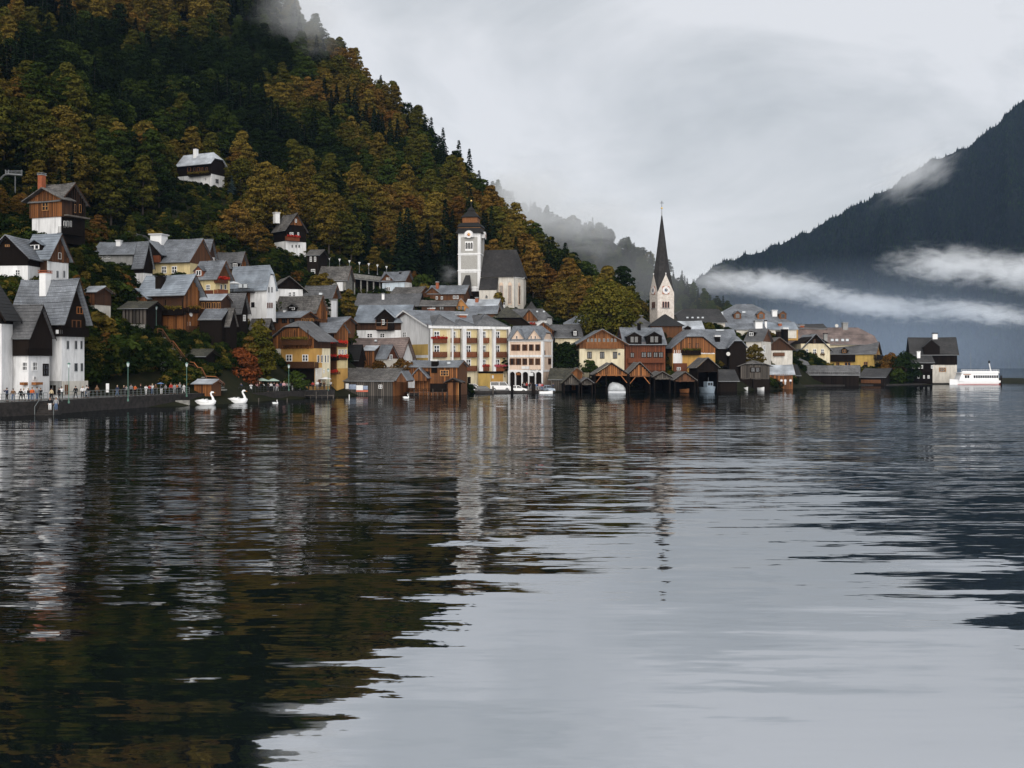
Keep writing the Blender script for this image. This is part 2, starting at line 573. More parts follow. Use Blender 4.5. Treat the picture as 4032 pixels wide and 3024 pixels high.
def raw_mesh(name, V, Fa, m, tone=None):
    me = bpy.data.meshes.new(name)
    me.from_pydata(V.tolist(), [], Fa.tolist())
    if tone is None: tone = np.random.RandomState(len(V)).rand(len(Fa))
    at = me.attributes.new('tone', 'FLOAT', 'POINT')
    at.data.foreach_set('value', np.repeat(tone, 4).astype(np.float32))
    if m: me.materials.append(m)
    return me
def broad_pts(seed, h=12.0, rad=4.3, nclump=30, per=105, leaf=0.33, low=0.22, flat=0.62, cr=(1.2, 2.1)):
    rng = np.random.RandomState(seed)
    C, Nn, S, T = [], [], [], []
    for k in range(nclump):
        t = (k + rng.rand()) / nclump
        z = h * (low + (0.95 - low) * t)
        prof = math.sin(math.pi * min(1, 0.12 + 0.86 * t) ** 0.85) ** 0.7
        ang = k * 2.4 + rng.rand()
        rr = rad * prof * (0.35 + 0.55 * rng.rand() ** 0.5)
        c = np.array([rr * math.cos(ang), rr * math.sin(ang), z + rng.normal() * 0.25])
        cs = rng.uniform(*cr) * (0.75 + 0.4 * prof)
        d = rng.normal(size=(per, 3))
        d[:, 2] = np.abs(d[:, 2]) * 0.9 - 0.25
        d /= np.linalg.norm(d, axis=1, keepdims=True)
        rad_ = cs * (0.72 + 0.36 * rng.rand(per, 1) )
        p = c + d * rad_ * np.array([1.15, 1.15, flat])
        p[:, 2] -= 0.12 * ((p[:, 0] - c[0]) ** 2 + (p[:, 1] - c[1]) ** 2) / cs      # sprays droop at their rim
        C.append(p)
        Nn.append(d * np.array([0.8, 0.8, 1.3]) + rng.normal(size=(per, 3)) * 0.45 + np.array([0, 0, 0.35]))
        S.append(rng.uniform(leaf * 0.6, leaf * 1.25, per))
        T.append(np.full(per, np.clip(rng.rand() * 0.75 + 0.3 * t + 0.25 * rng.normal() * 0.3, 0, 1)))
    return np.concatenate(C), np.concatenate(Nn), np.concatenate(S), (rng, np.concatenate(T))
def spruce_pts(seed, h=16.0, rad=3.0, layers=44, per=17, leaf=0.55):
    rng = np.random.RandomState(seed)
    C, Nn, S = [], [], []
    for k in range(layers):
        t = k / (layers - 1)
        z = h * (0.10 + 0.9 * t)
        r = rad * (1 - t) ** 0.85 * (0.85 + 0.3 * rng.rand()) + 0.3
        nb = max(3, int(per * (1 - t * 0.75)))
        for b in range(nb):
            a = 2 * math.pi * (b + rng.rand() * 0.6) / nb + k
            L = r * rng.uniform(0.65, 1.1)
            m = max(1, int(L / 0.75))
            for q in range(m):
                s = L * (q + 0.7) / m
                C.append([s * math.cos(a), s * math.sin(a), z - 0.30 * s + 0.05 * s * s / rad + rng.normal() * 0.06])
                Nn.append([0.5 * math.cos(a) + rng.normal() * 0.25, 0.5 * math.sin(a) + rng.normal() * 0.25, 0.9])
                S.append(leaf * rng.uniform(0.7, 1.2) * (0.8 + 0.35 * (1 - t)))
    return np.array(C), np.array(Nn), np.array(S), (rng, rng.rand(len(C)))
TRUNKS = {}
def trunk_mesh(kind):
    if kind in TRUNKS:
        return TRUNKS[kind]
    b = MB()
    if kind == 'broad':
        b.bar((0, 0, -1.5), (0.1, 0, 5), 0.26, 7, 0.17).bar((0.1, 0, 5), (0.0, 0.1, 9.5), 0.17, 6, 0.05)
        for a, z in ((0.4, 3.4), (2.2, 4.3), (3.7, 5.0), (5.2, 5.8), (1.2, 6.6)):
            b.bar((0.08, 0, z), (2.0 * math.cos(a), 2.0 * math.sin(a), z + 2.2), 0.09, 5, 0.03)
    else:
        b.bar((0, 0, -1.5), (0, 0, 15), 0.2, 7, 0.03)
    TRUNKS[kind] = b.mesh('trunk', mat('bark', (0.05, 0.04, 0.032), 0.95, 0.4, 3.0, bump=0.5))
    return TRUNKS[kind]
CROWNS = {}
def crown_mesh(kind, shape, cls):
    k = (kind, shape, cls)
    if k not in CROWNS:
        if kind == 'broad':
            c, nn, s, rng = broad_pts(100 + shape, rad=(3.6, 2.5, 4.3, 2.9)[shape % 4], h=(12, 15.5, 11, 14)[shape % 4], cr=((0.9, 1.7), (0.7, 1.3), (0.9, 1.8), (0.7, 1.5))[shape % 4], flat=(0.62, 0.8, 0.5, 0.7)[shape % 4], nclump=(30, 34, 32, 34)[shape % 4], leaf=0.3)
        elif kind == 'spruce':
            c, nn, s, rng = spruce_pts(200 + shape, rad=(2.7, 3.2, 2.4)[shape % 3])
        elif kind == 'shrub':
            c, nn, s, rng = broad_pts(300 + shape, h=3.0, rad=1.7, nclump=11, per=60, leaf=0.26, low=0.12, flat=0.8, cr=(0.55, 0.95))
        V, Fa = quads(c, nn, s, rng[0])
        CROWNS[k] = raw_mesh('crown', V, Fa, leafmat(cls), rng[1])
    return CROWNS[k]
def tree(name, loc, kind, shape, cls, scale, rz, label, cat, group):
    e = empty(name, loc, rz)
    e.scale = scale
    link('trunk', trunk_mesh('broad' if kind == 'broad' else 'spruce'), e)
    link('crown', crown_mesh(kind, shape, cls), e)
    tag(e, label, cat, group)
    return e
def hero_crown(seed, w, h, cls, parent, n=34, per=110, leaf=0.3, low=0.1):
    """a crown made for one tree alone: width w, height h in metres"""
    c, nn, s, rng = broad_pts(seed, h=h, rad=w / 2, nclump=n, per=per, leaf=leaf, low=low, flat=0.75, cr=(w * 0.13, w * 0.21))
    V, Fa = quads(c, nn, s, rng[0])
    o = bpy.data.objects.new('crown', raw_mesh('crown', V, Fa, leafmat(cls), rng[1]))
    COL.objects.link(o)
    o.parent = parent
    return o
# ---- a mass too large to count: instances on points, one object
def mass(name, pts, idx, rots, scls, protos, label, cat):
    coll = bpy.data.collections.new(name + '_kinds')
    for i, me in enumerate(protos):
        coll.objects.link(bpy.data.objects.new('%s_kind_%02d' % (name, i), me))
    me = bpy.data.meshes.new(name)
    me.from_pydata(np.asarray(pts).tolist(), [], [])
    for an, ty, data in (('idx', 'INT', idx), ('rot', 'FLOAT', rots), ('scl', 'FLOAT', scls)):
        at = me.attributes.new(an, ty, 'POINT')
        at.data.foreach_set('value', np.asarray(data, dtype=np.int32 if ty == 'INT' else np.float32))
    o = bpy.data.objects.new(name, me)
    COL.objects.link(o)
    g = bpy.data.node_groups.new(name, 'GeometryNodeTree')
    g.interface.new_socket('Geometry', in_out='INPUT', socket_type='NodeSocketGeometry')
    g.interface.new_socket('Geometry', in_out='OUTPUT', socket_type='NodeSocketGeometry')
    N, L = g.nodes, g.links
    gi, go = N.new('NodeGroupInput'), N.new('NodeGroupOutput')
    ci = N.new('GeometryNodeCollectionInfo')
    ci.inputs['Collection'].default_value = coll
    ci.inputs['Separate Children'].default_value = True
    ci.inputs['Reset Children'].default_value = True
    ip = N.new('GeometryNodeInstanceOnPoints')
    ip.inputs['Pick Instance'].default_value = True
    def attr(nm, ty):
        a = N.new('GeometryNodeInputNamedAttribute')
        a.data_type = ty
        a.inputs['Name'].default_value = nm
        return a.outputs['Attribute']
    cx = N.new('ShaderNodeCombineXYZ')
    L.new(attr('rot', 'FLOAT'), cx.inputs[2])
    L.new(gi.outputs[0], ip.inputs['Points'])
    L.new(ci.outputs[0], ip.inputs['Instance'])
    L.new(attr('idx', 'INT'), ip.inputs['Instance Index'])
    L.new(cx.outputs[0], ip.inputs['Rotation'])
    L.new(attr('scl', 'FLOAT'), ip.inputs['Scale'])
    L.new(ip.outputs[0], go.inputs[0])
    md = o.modifiers.new('mass', 'NODES')
    md.node_group = g
    tag(o, label, cat, kind='stuff')
    return o
RECTS = []                                        # (u0, v0, u1, v1, Y) what stands where in the village
def hidden_by_plan(p, r, h, slack=0.0):
    """would a plant of radius r and height h standing at p cover a building?"""
    Y = p[1]
    s = F / Y
    u, vb = pix(p)
    a0, a1, b0, b1 = u - r * s * 0.8, u + r * s * 0.8, vb - h * s, vb - h * s * 0.05
    for (u0, v0, u1, v1, HY) in RECTS:
        if HY > Y - 7 - slack and a0 < u1 and a1 > u0 and b0 < v1 and b1 > v0:
            return True
    return False
def inside_house(p, r):
    for c in FOOT:
        if (p[0] - c[0]) ** 2 + (p[1] - c[1]) ** 2 < (r + c[2]) ** 2:
            return True
    return False
FOOT = []
SPECIAL = []
def fbm(x, y, s, seed=0.0):
    return mnoise.fractal(Vector((x * s, y * s, seed)), 1.0, 2.0, 3)
def pick_class(x, y, z, rnd):
    """autumn colour runs in bands along the spurs; gullies stay green"""
    band = fbm(x * 0.8 + y * 0.5, z * 1.3, 0.014, 3.0) + 0.35 * fbm(x, y, 0.05, 9.0) + rnd.uniform(-0.2, 0.2) - 0.06
    u, v = pix((x, y, z))
    band -= 0.27 * max(0.0, 1 - abs(u - 400) / 900) * max(0.0, 1 - abs(v - 180) / 520) + (0.2 if v < 0 else 0.0)  # darker picks at upper left imitate vignetting and blacken the lake's reflection
    if band > 0.50: return 'rust'
    if band > 0.28: return 'orange'
    if band > 0.06: return 'ochre'
    if band > -0.16: return 'olive'
    if band > -0.32: return 'green'
    return 'dark'
COLOUR_WORD = {'rust': 'rust brown', 'orange': 'orange', 'ochre': 'ochre yellow', 'olive': 'olive green', 'green': 'green', 'dark': 'dark green'}
def plant_forest():
    rnd = random.Random(11)
    cand = []
    sp = 5.3
    y = 165.0
    while y < 720:
        x = -400.0
        while x < 130:
            cand.append((x + rnd.uniform(-0.45, 0.45) * sp, y + rnd.uniform(-0.45, 0.45) * sp))
            x += sp
        y += sp
    C = np.array(cand)
    Z = ground(C[:, 0], C[:, 1])
    G2 = ground(C[:, 0] + 2, C[:, 1])
    G3 = ground(C[:, 0], C[:, 1] + 2)
    keep = []
    for (x, y), z, zx, zy in zip(cand, Z, G2, G3):
        if z < 2.0: continue
        u, v = pix((x, y, z))
        if u < -160 or u > 2720 or v < -260: continue
        n = Vector((-(zx - z) / 2, -(zy - z) / 2, 1))
        d = Vector((-x, -y, CH - z))
        facing = n.normalized().dot(d.normalized())
        if facing < -0.02: continue
        # the village itself is planted by hand
        if v > village_top(u): continue
        con = fbm(x, y, 0.02, 21.0) + 0.5 * fbm(x, y, 0.07, 5.0) + rnd.uniform(-0.2, 0.2)
        conif = con > (0.31 if not (1150 < u < 2000 and v < 460) else -0.05)
        s = rnd.uniform(0.62, 1.3)
        h, r = (16 * s, 2.8 * s) if conif else (12.5 * s, 3.7 * s)
        if inside_house((x, y), r * 0.6): continue
        if hidden_by_plan((x, y, z), r, h): 
            s *= 0.5; h *= 0.5; r *= 0.5
            if hidden_by_plan((x, y, z), r, h): continue
        keep.append((y, x, z, conif, s))
    keep.sort()
    nb = nc = 0
    classes = list(COLOUR_WORD)
    rest = []
    for (y, x, z, conif, s) in keep:
        rz = rnd.uniform(0, 6.28)
        sxy = s * rnd.uniform(0.92, 1.1)
        u, v = pix((x, y, z))
        inview = -20 < u < 4050 and v > -20
        if conif:
            sh = rnd.randrange(3)
            if nc < 285 and inview:
                nc += 1
                tree('spruce_tree', (x, y, z - 0.4), 'spruce', sh, 'spruce', (sxy, sxy, s), rz, 'dark pointed spruce among the autumn trees on the wooded hillside', 'tree', 'spruces in the hillside forest')
            else:
                rest.append((x, y, z - 0.4, 24 + sh, rz, s))
        else:
            cls = pick_class(x, y, z, rnd)
            sh = rnd.randrange(4)
            if nb < 290 and inview:
                nb += 1
                tree('broadleaf_tree', (x, y, z - 0.4), 'broad', sh, cls, (sxy, sxy, s), rz, COLOUR_WORD[cls] + ' broadleaf tree in the forest on the hillside above the village', 'tree', COLOUR_WORD[cls] + ' trees of the hillside forest')
            else:
                rest.append((x, y, z - 0.4, classes.index(cls) * 4 + sh, rz, s))
    protos = [crown_mesh('broad', sh, c) for c in classes for sh in range(4)] + [crown_mesh('spruce', sh, 'spruce') for sh in range(3)]
    if rest:
        a = np.array(rest)
        mass('forest', a[:, :3], a[:, 3].astype(int), a[:, 4], a[:, 5], protos, 'dense autumn forest covering the steep upper hillside', 'forest')
    print('forest', nb, nc, len(rest))
VT = [(-200, 900), (0, 905), (250, 900), (360, 960), (500, 930), (640, 930), (860, 950), (960, 1010), (1080, 1060), (1250, 1080), (1380, 1140), (1500, 1110), (1640, 1120), (1780, 1130), (1900, 1180), (2060, 1210), (2180, 1290), (2300, 1320), (2600, 1330), (3000, 1350)]
def village_top(u):
    return float(np.interp(u, [a for a, b in VT], [b for a, b in VT]))

# ------------------------------------------------------------------ far hills and their woods
def cone_tree(seed):
    rng = np.random.RandomState(seed)
    b = MB()
    h, r0 = rng.uniform(9, 15), 3.4
    prev = None
    for k in range(5):
        z0, z1 = h * k * 0.17 + 0.5, h * (k * 0.17 + 0.34)
        r = r0 * (1 - k * 0.19) * rng.uniform(0.85, 1.15)
        n = 7
        ring = [(r * math.cos(6.283 * i / n + k) * rng.uniform(0.7, 1.15), r * math.sin(6.283 * i / n + k) * rng.uniform(0.7, 1.15), z0 + rng.uniform(-0.5, 0.3)) for i in range(n)]
        for i in range(n):
            b.poly([ring[i], ring[(i + 1) % n], (0, 0, min(h, z1))])
    return b.mesh('far_tree', leafmat(('distant', 'dark', 'distant', 'green')[seed % 4]))
def far_hills():
    fl = mat('far_forest_floor', (0.006, 0.009, 0.008), 0.95, 0.4, 0.05, kind='geo', spec=0.05)
    ridge = [(2640, 1230, 2500), (2700, 1150, 2520), (2760, 1085, 2540), (2850, 1030, 2560), (3000, 990, 2560), (3200, 905, 2600), (3350, 820, 2620), (3500, 745, 2640), (3650, 640, 2660), (3800, 585, 2680), (3900, 510, 2700), (4032, 390, 2720), (4200, 260, 2760), (4500, 60, 2800)]
    base = [(2600, 2350), (3000, 1950), (3500, 1750), (4032, 1600), (4500, 1500)]
    G = ridge_hill('mountain', ridge, base, 'dark forested mountain across the lake behind the ferry boat', fl, 4, amp=40, nu=240)
    p = scatter_grid(G, 7.5, 5)
    uu = U0 + F * p[:, 0] / p[:, 1]
    p = p[(uu < 4120)]
    rng = np.random.RandomState(3)
    mass('mountain_forest', p, rng.randint(0, 8, len(p)), rng.rand(len(p)) * 6.28, rng.uniform(0.34, 0.8, len(p)), [cone_tree(i) for i in range(8)], 'dark spruce forest covering the far mountain across the lake', 'forest')
    print('mountain trees', len(p))
    ridge = [(1940, 760, 980), (2000, 790, 970), (2070, 835, 960), (2150, 870, 940), (2230, 885, 920), (2320, 905, 900), (2420, 960, 880), (2520, 1020, 860), (2640, 1100, 840), (2740, 1180, 820), (2840, 1240, 800), (2920, 1330, 790), (3000, 1420, 780)]
    base = [(1940, 740), (2400, 700), (3000, 690)]
    G = ridge_hill('wooded_hill', ridge, base, 'misty wooded hill behind the pointed church spire', fl, 9, amp=7, nu=110)
    p = scatter_grid(G, 7.5, 8)
    uu = U0 + F * p[:, 0] / p[:, 1]
    p = p[(uu > 1700)]
    rng = np.random.RandomState(6)
    cl = ['dark', 'green', 'olive', 'dark', 'green']
    protos = [crown_mesh('broad', i % 4, c) for i, c in enumerate(cl)] + [crown_mesh('spruce', i, 'spruce') for i in range(3)]
    mass('hill_forest', p, rng.choice(8, len(p), p=[.18, .18, .1, .16, .16, .08, .08, .06]), rng.rand(len(p)) * 6.28, rng.uniform(0.7, 1.1, len(p)), protos, 'grey green forest fading into cloud behind the pointed spire', 'forest')
    print('hill trees', len(p))
# ------------------------------------------------------------------ air: haze, mist banks
def haze_box():
    m, nt, n, l, b = nodes_of('haze_air')
    n.remove(b)
    pv = n.new('ShaderNodeVolumePrincipled')
    pv.inputs['Color'].default_value = (0.46, 0.66, 1.0, 1)
    pv.inputs['Density'].default_value = HAZE
    pv.inputs['Anisotropy'].default_value = 0.0
    l.new(pv.outputs[0], n['Material Output'].inputs['Volume'])
    o = MB().box(-560, -40, -8, 1750, 3050, 760).build('haze', m)
    tag(o, 'thin blue haze in the air over the lake', 'haze', kind='stuff')
HAZE = 0.00003
def mist(name, u, v, Y, w, h, d, dens, label, seed=0.0, scale=1.0, cut=0.45, rz=0.0, ry=0.0, col=(0.97, 0.985, 1.0), name2='mist'):
    """a bank of cloud: a soft-edged ellipsoid of vapour broken up by noise; w h in photograph pixels, d in metres"""
    m, nt, n, l, b = nodes_of(name)
    n.remove(b)
    tc = n.new('ShaderNodeTexCoord')
    ln = n.new('ShaderNodeVectorMath'); ln.operation = 'LENGTH'
    l.new(tc.outputs['Object'], ln.inputs[0])
    fall = n.new('ShaderNodeMapRange')
    fall.inputs[1].default_value, fall.inputs[2].default_value, fall.inputs[3].default_value, fall.inputs[4].default_value = 1.0, 0.1, 0.0, 1.0
    l.new(ln.outputs['Value'], fall.inputs[0])
    mp = n.new('ShaderNodeMapping')
    mp.inputs['Location'].default_value = (seed, seed * 2, 0)
    s = Y / F
    asp = w / h
    mp.inputs['Scale'].default_value = (scale * asp * 0.45, scale * 0.8, scale)
    l.new(tc.outputs['Object'], mp.inputs['Vector'])
    nz = n.new('ShaderNodeTexNoise')
    nz.inputs['Scale'].default_value = 1.6
    nz.inputs['Detail'].default_value = 8
    nz.inputs['Distortion'].default_value = 0.7
    nz.inputs['Roughness'].default_value = 0.66
    l.new(mp.outputs['Vector'], nz.inputs['Vector'])
    ad = n.new('ShaderNodeMath'); ad.operation = 'MULTIPLY_ADD'      # noise eats into the soft rim
    ad.inputs[1].default_value = 4.6
    ad.inputs[2].default_value = -2.3 - cut
    l.new(nz.outputs['Fac'], ad.inputs[0])
    a2 = n.new('ShaderNodeMath'); a2.operation = 'MULTIPLY_ADD'
    l.new(fall.outputs[0], a2.inputs[0])
    a2.inputs[1].default_value = 1.7
    l.new(ad.outputs[0], a2.inputs[2])
    a2.use_clamp = True
    a3 = n.new('ShaderNodeMath'); a3.operation = 'MULTIPLY'; a3.use_clamp = True
    l.new(a2.outputs[0], a3.inputs[0])
    l.new(fall.outputs[0], a3.inputs[1])
    a4 = n.new('ShaderNodeMath'); a4.operation = 'MULTIPLY'
    l.new(a3.outputs[0], a4.inputs[0])
    a4.inputs[1].default_value = dens
    pv = n.new('ShaderNodeVolumePrincipled')
    pv.inputs['Color'].default_value = (*col, 1)
    l.new(a4.outputs[0], pv.inputs['Density'])
    l.new(pv.outputs[0], n['Material Output'].inputs['Volume'])
    bm = bmesh.new()
    bmesh.ops.create_icosphere(bm, subdivisions=3, radius=1.0)
    me = bpy.data.meshes.new(name)
    bm.to_mesh(me); bm.free()
    me.materials.append(m)
    o = bpy.data.objects.new(name, me)
    o.location = P(u, v, Y)
    o.scale = (w / 2 * s, d / 2, h / 2 * s)
    o.rotation_euler = (0, ry, rz)
    COL.objects.link(o)
    tag(o, label, 'mist', kind='stuff')
    return o


def make_mist():
    mist('mist', 2060, 800, 720, 560, 420, 100, 0.04, 'grey cloud hanging over the ridge behind the clock tower', 1.0, 1.3, cut=0.3)
    mist('mist', 2300, 880, 715, 700, 380, 80, 0.03, 'mist drifting along the wooded hill behind the clock tower', 14.0, 1.5, cut=0.4)
    mist('mist', 2520, 1090, 640, 1000, 560, 60, 0.0065, 'thin grey veil of mist before the wooded hill behind the spire', 4.0, 0.8, cut=0.1)
    mist('mist', 3060, 1125, 1500, 760, 165, 170, 0.028, 'pale mist strip low on the far mountain nearest the spire', 2.0, 2.0, ry=R(6))
    mist('mist', 3420, 1200, 1500, 900, 140, 170, 0.028, 'pale mist strip in the middle of the far mountain foot', 2.7, 2.0, ry=R(8))
    mist('mist', 3760, 1045, 1500, 760, 215, 170, 0.025, 'lumpy pale mist bank on the far mountain above the yellow house', 3.0, 2.0, ry=R(3))
    mist('mist', 4060, 1075, 1500, 640, 220, 170, 0.03, 'pale mist bank on the far mountain at the right picture edge', 9.3, 2.0, ry=R(4))
    mist('mist', 3850, 1230, 1480, 900, 130, 130, 0.028, 'lowest pale mist strip on the far mountain above the ferry', 5.0, 2.0, ry=R(7))
    mist('mist', 3600, 680, 1900, 520, 260, 120, 0.022, 'small wisp of mist high on the far mountain slope', 6.0, 1.6, ry=R(-25))
    mist('mist', 2830, 1110, 1600, 420, 180, 160, 0.011, 'wisp of mist at the low end of the far mountain', 8.0, 1.6)
    mist('mist', 3450, 1380, 1350, 2700, 780, 300, 0.0024, 'faint blue haze in the valley at the foot of the far mountain', 11.0, 0.4, cut=-0.3, col=(0.66, 0.80, 1.0))
    mist('mist', 1190, 40, 455, 560, 440, 60, 0.026, 'white mist hiding the treetops at the top of the hillside', 7.0, 1.4, cut=0.4)
    mist('smoke', 1768, 1082, 292, 130, 170, 6, 0.11, 'pale wood smoke drifting from the chimney beside the church tower', 3.3, 2.2, cut=0.7)
# ------------------------------------------------------------------ building materials
WALL = {
 'white': mat('plaster_white', (0.80, 0.80, 0.81), 0.85, scale=0.35, stretch=(1, 1, 0.35), col2=(0.60, 0.60, 0.60), bump=0.15, stain=0.3),
 'offwhite': mat('plaster_offwhite', (0.66, 0.63, 0.58), 0.85, scale=0.5, col2=(0.50, 0.46, 0.40), bump=0.2, stain=0.3),
 'cream': mat('plaster_cream', (0.76, 0.68, 0.50), 0.85, scale=0.4, stretch=(1, 1, 0.35), col2=(0.56, 0.48, 0.32), bump=0.15, stain=0.3),
 'butter': mat('plaster_butter', (0.66, 0.55, 0.31), 0.85, scale=0.5, col2=(0.54, 0.43, 0.22), bump=0.15, stain=0.3),
 'yellow': mat('plaster_yellow', (0.52, 0.355, 0.11), 0.85, scale=0.5, col2=(0.42, 0.28, 0.08), bump=0.15, stain=0.3),
 'ochre': mat('plaster_ochre', (0.52, 0.31, 0.09), 0.85, scale=0.5, col2=(0.40, 0.22, 0.06), bump=0.15, stain=0.3),
 'pink': mat('plaster_pink', (0.70, 0.55, 0.44), 0.85, scale=0.5, col2=(0.58, 0.43, 0.33), bump=0.15, stain=0.3),
 'paleblue': mat('plaster_paleblue', (0.55, 0.63, 0.70), 0.85, scale=0.5, col2=(0.48, 0.55, 0.62), bump=0.15, stain=0.3),
 'grey': mat('plaster_grey', (0.33, 0.33, 0.33), 0.9, scale=0.8, col2=(0.22, 0.22, 0.21), bump=0.3, stain=0.3),
 'stone': mat('stone_wall', (0.30, 0.29, 0.27), 0.9, scale=2.2, col2=(0.10, 0.10, 0.09), bump=0.8),
 'orange': mat('wood_orange', (0.25, 0.098, 0.027), 0.7, scale=1.5, col2=(0.12, 0.042, 0.014), rnd=0.6, stretch=(5, 5, 0.4), bump=0.2),
 'brown': mat('wood_brown', (0.115, 0.045, 0.016), 0.7, scale=1.5, col2=(0.05, 0.02, 0.009), rnd=0.6, stretch=(5, 5, 0.4), bump=0.2),
 'red': mat('wood_red', (0.19, 0.052, 0.018), 0.7, scale=1.5, col2=(0.10, 0.03, 0.012), rnd=0.4, stretch=(5, 5, 0.4), bump=0.2),
 'dark': mat('wood_dark', (0.012, 0.008, 0.006), 0.9, spec=0.1, scale=1.5, col2=(0.005, 0.0035, 0.0028), rnd=0.5, stretch=(5, 5, 0.4), bump=0.2),
 'weathered': mat('wood_weathered', (0.095, 0.083, 0.072), 0.85, scale=1.5, col2=(0.03, 0.025, 0.021), rnd=0.6, stretch=(5, 5, 0.4), bump=0.2),
 'orange_back': mat('wood_orange_wall', (0.15, 0.058, 0.018), 0.75, scale=0.7, col2=(0.03, 0.012, 0.006), stretch=(6, 6, 0.15), bump=0.3),
 'brown_back': mat('wood_brown_wall', (0.075, 0.03, 0.012), 0.75, scale=0.7, col2=(0.014, 0.007, 0.004), stretch=(6, 6, 0.15), bump=0.3),
 'red_back': mat('wood_red_wall', (0.11, 0.033, 0.013), 0.75, scale=0.7, col2=(0.03, 0.011, 0.006), stretch=(6, 6, 0.15), bump=0.3),
 'weathered_back': mat('wood_weathered_wall', (0.05, 0.043, 0.037), 0.85, scale=0.7, col2=(0.012, 0.010, 0.009), stretch=(6, 6, 0.15), bump=0.3),
 'honey': mat('wood_honey', (0.40, 0.20, 0.065), 0.7, scale=1.5, col2=(0.30, 0.13, 0.04), rnd=0.25, stretch=(5, 5, 0.4), bump=0.2),
}
ROOF = {
 'slate': roofmat('roof_slate', (0.225, 0.243, 0.27), (0.15, 0.163, 0.185), 0.5),
 'blue': roofmat('roof_blue', (0.26, 0.295, 0.34), (0.20, 0.23, 0.27), 0.42, 0.5, 0.8),
 'grey': roofmat('roof_grey', (0.15, 0.15, 0.155), (0.09, 0.09, 0.094), 0.55),
 'shingle': roofmat('roof_shingle', (0.165, 0.155, 0.145), (0.07, 0.064, 0.06), 0.75, 0.34, 0.35),
 'dark': roofmat('roof_dark', (0.05, 0.048, 0.048), (0.026, 0.025, 0.025), 0.65),
 'moss': roofmat('roof_moss', (0.085, 0.08, 0.055), (0.035, 0.034, 0.026), 0.85, 0.34, 0.4),
 'rose': roofmat('roof_rose', (0.235, 0.175, 0.155), (0.165, 0.125, 0.115), 0.6),
 'tin': roofmat('roof_tin', (0.48, 0.51, 0.55), (0.38, 0.41, 0.45), 0.4, 0.7, 0.8),
 'black': roofmat('roof_black', (0.014, 0.0135, 0.014), (0.008, 0.0075, 0.008), 0.7),
}
GLASS = mat('window_glass', (0.018, 0.02, 0.024), 0.08, 0.5, 3.0, spec=0.6)
WHITE = mat('white_paint', (0.80, 0.80, 0.80), 0.5, 0.08, 2.0)
BRICK = mat('red_brick', (0.34, 0.10, 0.045), 0.85, 0.4, 3.0)
IRON = mat('dark_iron', (0.02, 0.02, 0.022), 0.5, 0.3, 3.0)
GREYMETAL = mat('grey_metal', (0.30, 0.31, 0.32), 0.4, 0.3, 3.0, metal=0.5)
VERDIGRIS = mat('green_lamp_paint', (0.10, 0.20, 0.16), 0.5, 0.3, 3.0)
GOLD = mat('gilded_metal', (0.75, 0.52, 0.18), 0.3, 0.1, 3.0, metal=0.9)
TRIM = {'white': WHITE, 'wood': WALL['honey'], 'dark': WALL['dark'], 'grey': GREYMETAL}

# ------------------------------------------------------------------ shared small meshes
def unit_box():
    return MB().box(-0.5, -0.5, 0, 0.5, 0.5, 1)
PLANK = {}
def plank_mesh(m):
    if m.name not in PLANK:
        PLANK[m.name] = unit_box().mesh('plank', m)
    return PLANK[m.name]
WINM = {}
def window_mesh(m, style):
    """unit casement window, front towards -y, x -0.5..0.5, z 0..1"""
    k = (m.name, style)
    if k not in WINM:
        b = MB()
        t = 0.10 if style != 'bare' else 0.05
        b.box(-0.5, -0.10, 0, -0.5 + t, 0.04, 1).box(0.5 - t, -0.10, 0, 0.5, 0.04, 1)
        b.box(-0.5 + t, -0.098, 0, 0.5 - t, 0.04, t).box(-0.5 + t, -0.098, 1 - t, 0.5 - t, 0.04, 1)
        if style in ('cross', 'double'):
            b.box(-0.06, -0.085, t, 0.06, 0.03, 1 - t)
        if style == 'cross':
            b.box(-0.5 + t, -0.08, 0.46, 0.5 - t, 0.03, 0.53)
        if style == 'grid':
            for q in (-0.17, 0.17): b.box(q - 0.025, -0.08, t, q + 0.025, 0.03, 1 - t)
            b.box(-0.5 + t, -0.075, 0.47, 0.5 - t, 0.03, 0.53)
        WINM[k] = b.mesh('window', m)
    return WINM[k]
PANE = MB().box(-0.47, -0.035, 0.03, 0.47, 0.02, 0.97).mesh('pane', GLASS)
SHUT = {}
def shutter_mesh(m):
    if m.name not in SHUT:
        b = MB().box(-0.5, -0.05, 0, 0.5, 0.02, 1)
        for k in range(7):
            b.box(-0.42, -0.075, 0.08 + k * 0.125, 0.42, -0.05, 0.15 + k * 0.125)
        SHUT[m.name] = b.mesh('shutter', m)
    return SHUT[m.name]
def flowers(parent, x0, x1, y, z, h, cls, n, seed=0, name='flower_box', d=0.35):
    rng = np.random.RandomState(seed + int(abs(x0) * 10))
    c = np.stack([rng.uniform(x0, x1, n), y + rng.normal(size=n) * d * 0.4, z + h * 0.35 + rng.normal(size=n) * h * 0.28], 1)
    V, Fa = quads(c, rng.normal(size=(n, 3)) + np.array([0, -0.6, 0.4]), rng.uniform(0.09, 0.2, n), rng)
    o = bpy.data.objects.new(name, raw_mesh(name, V, Fa, leafmat(cls)))
    COL.objects.link(o)
    o.parent = parent
    return o

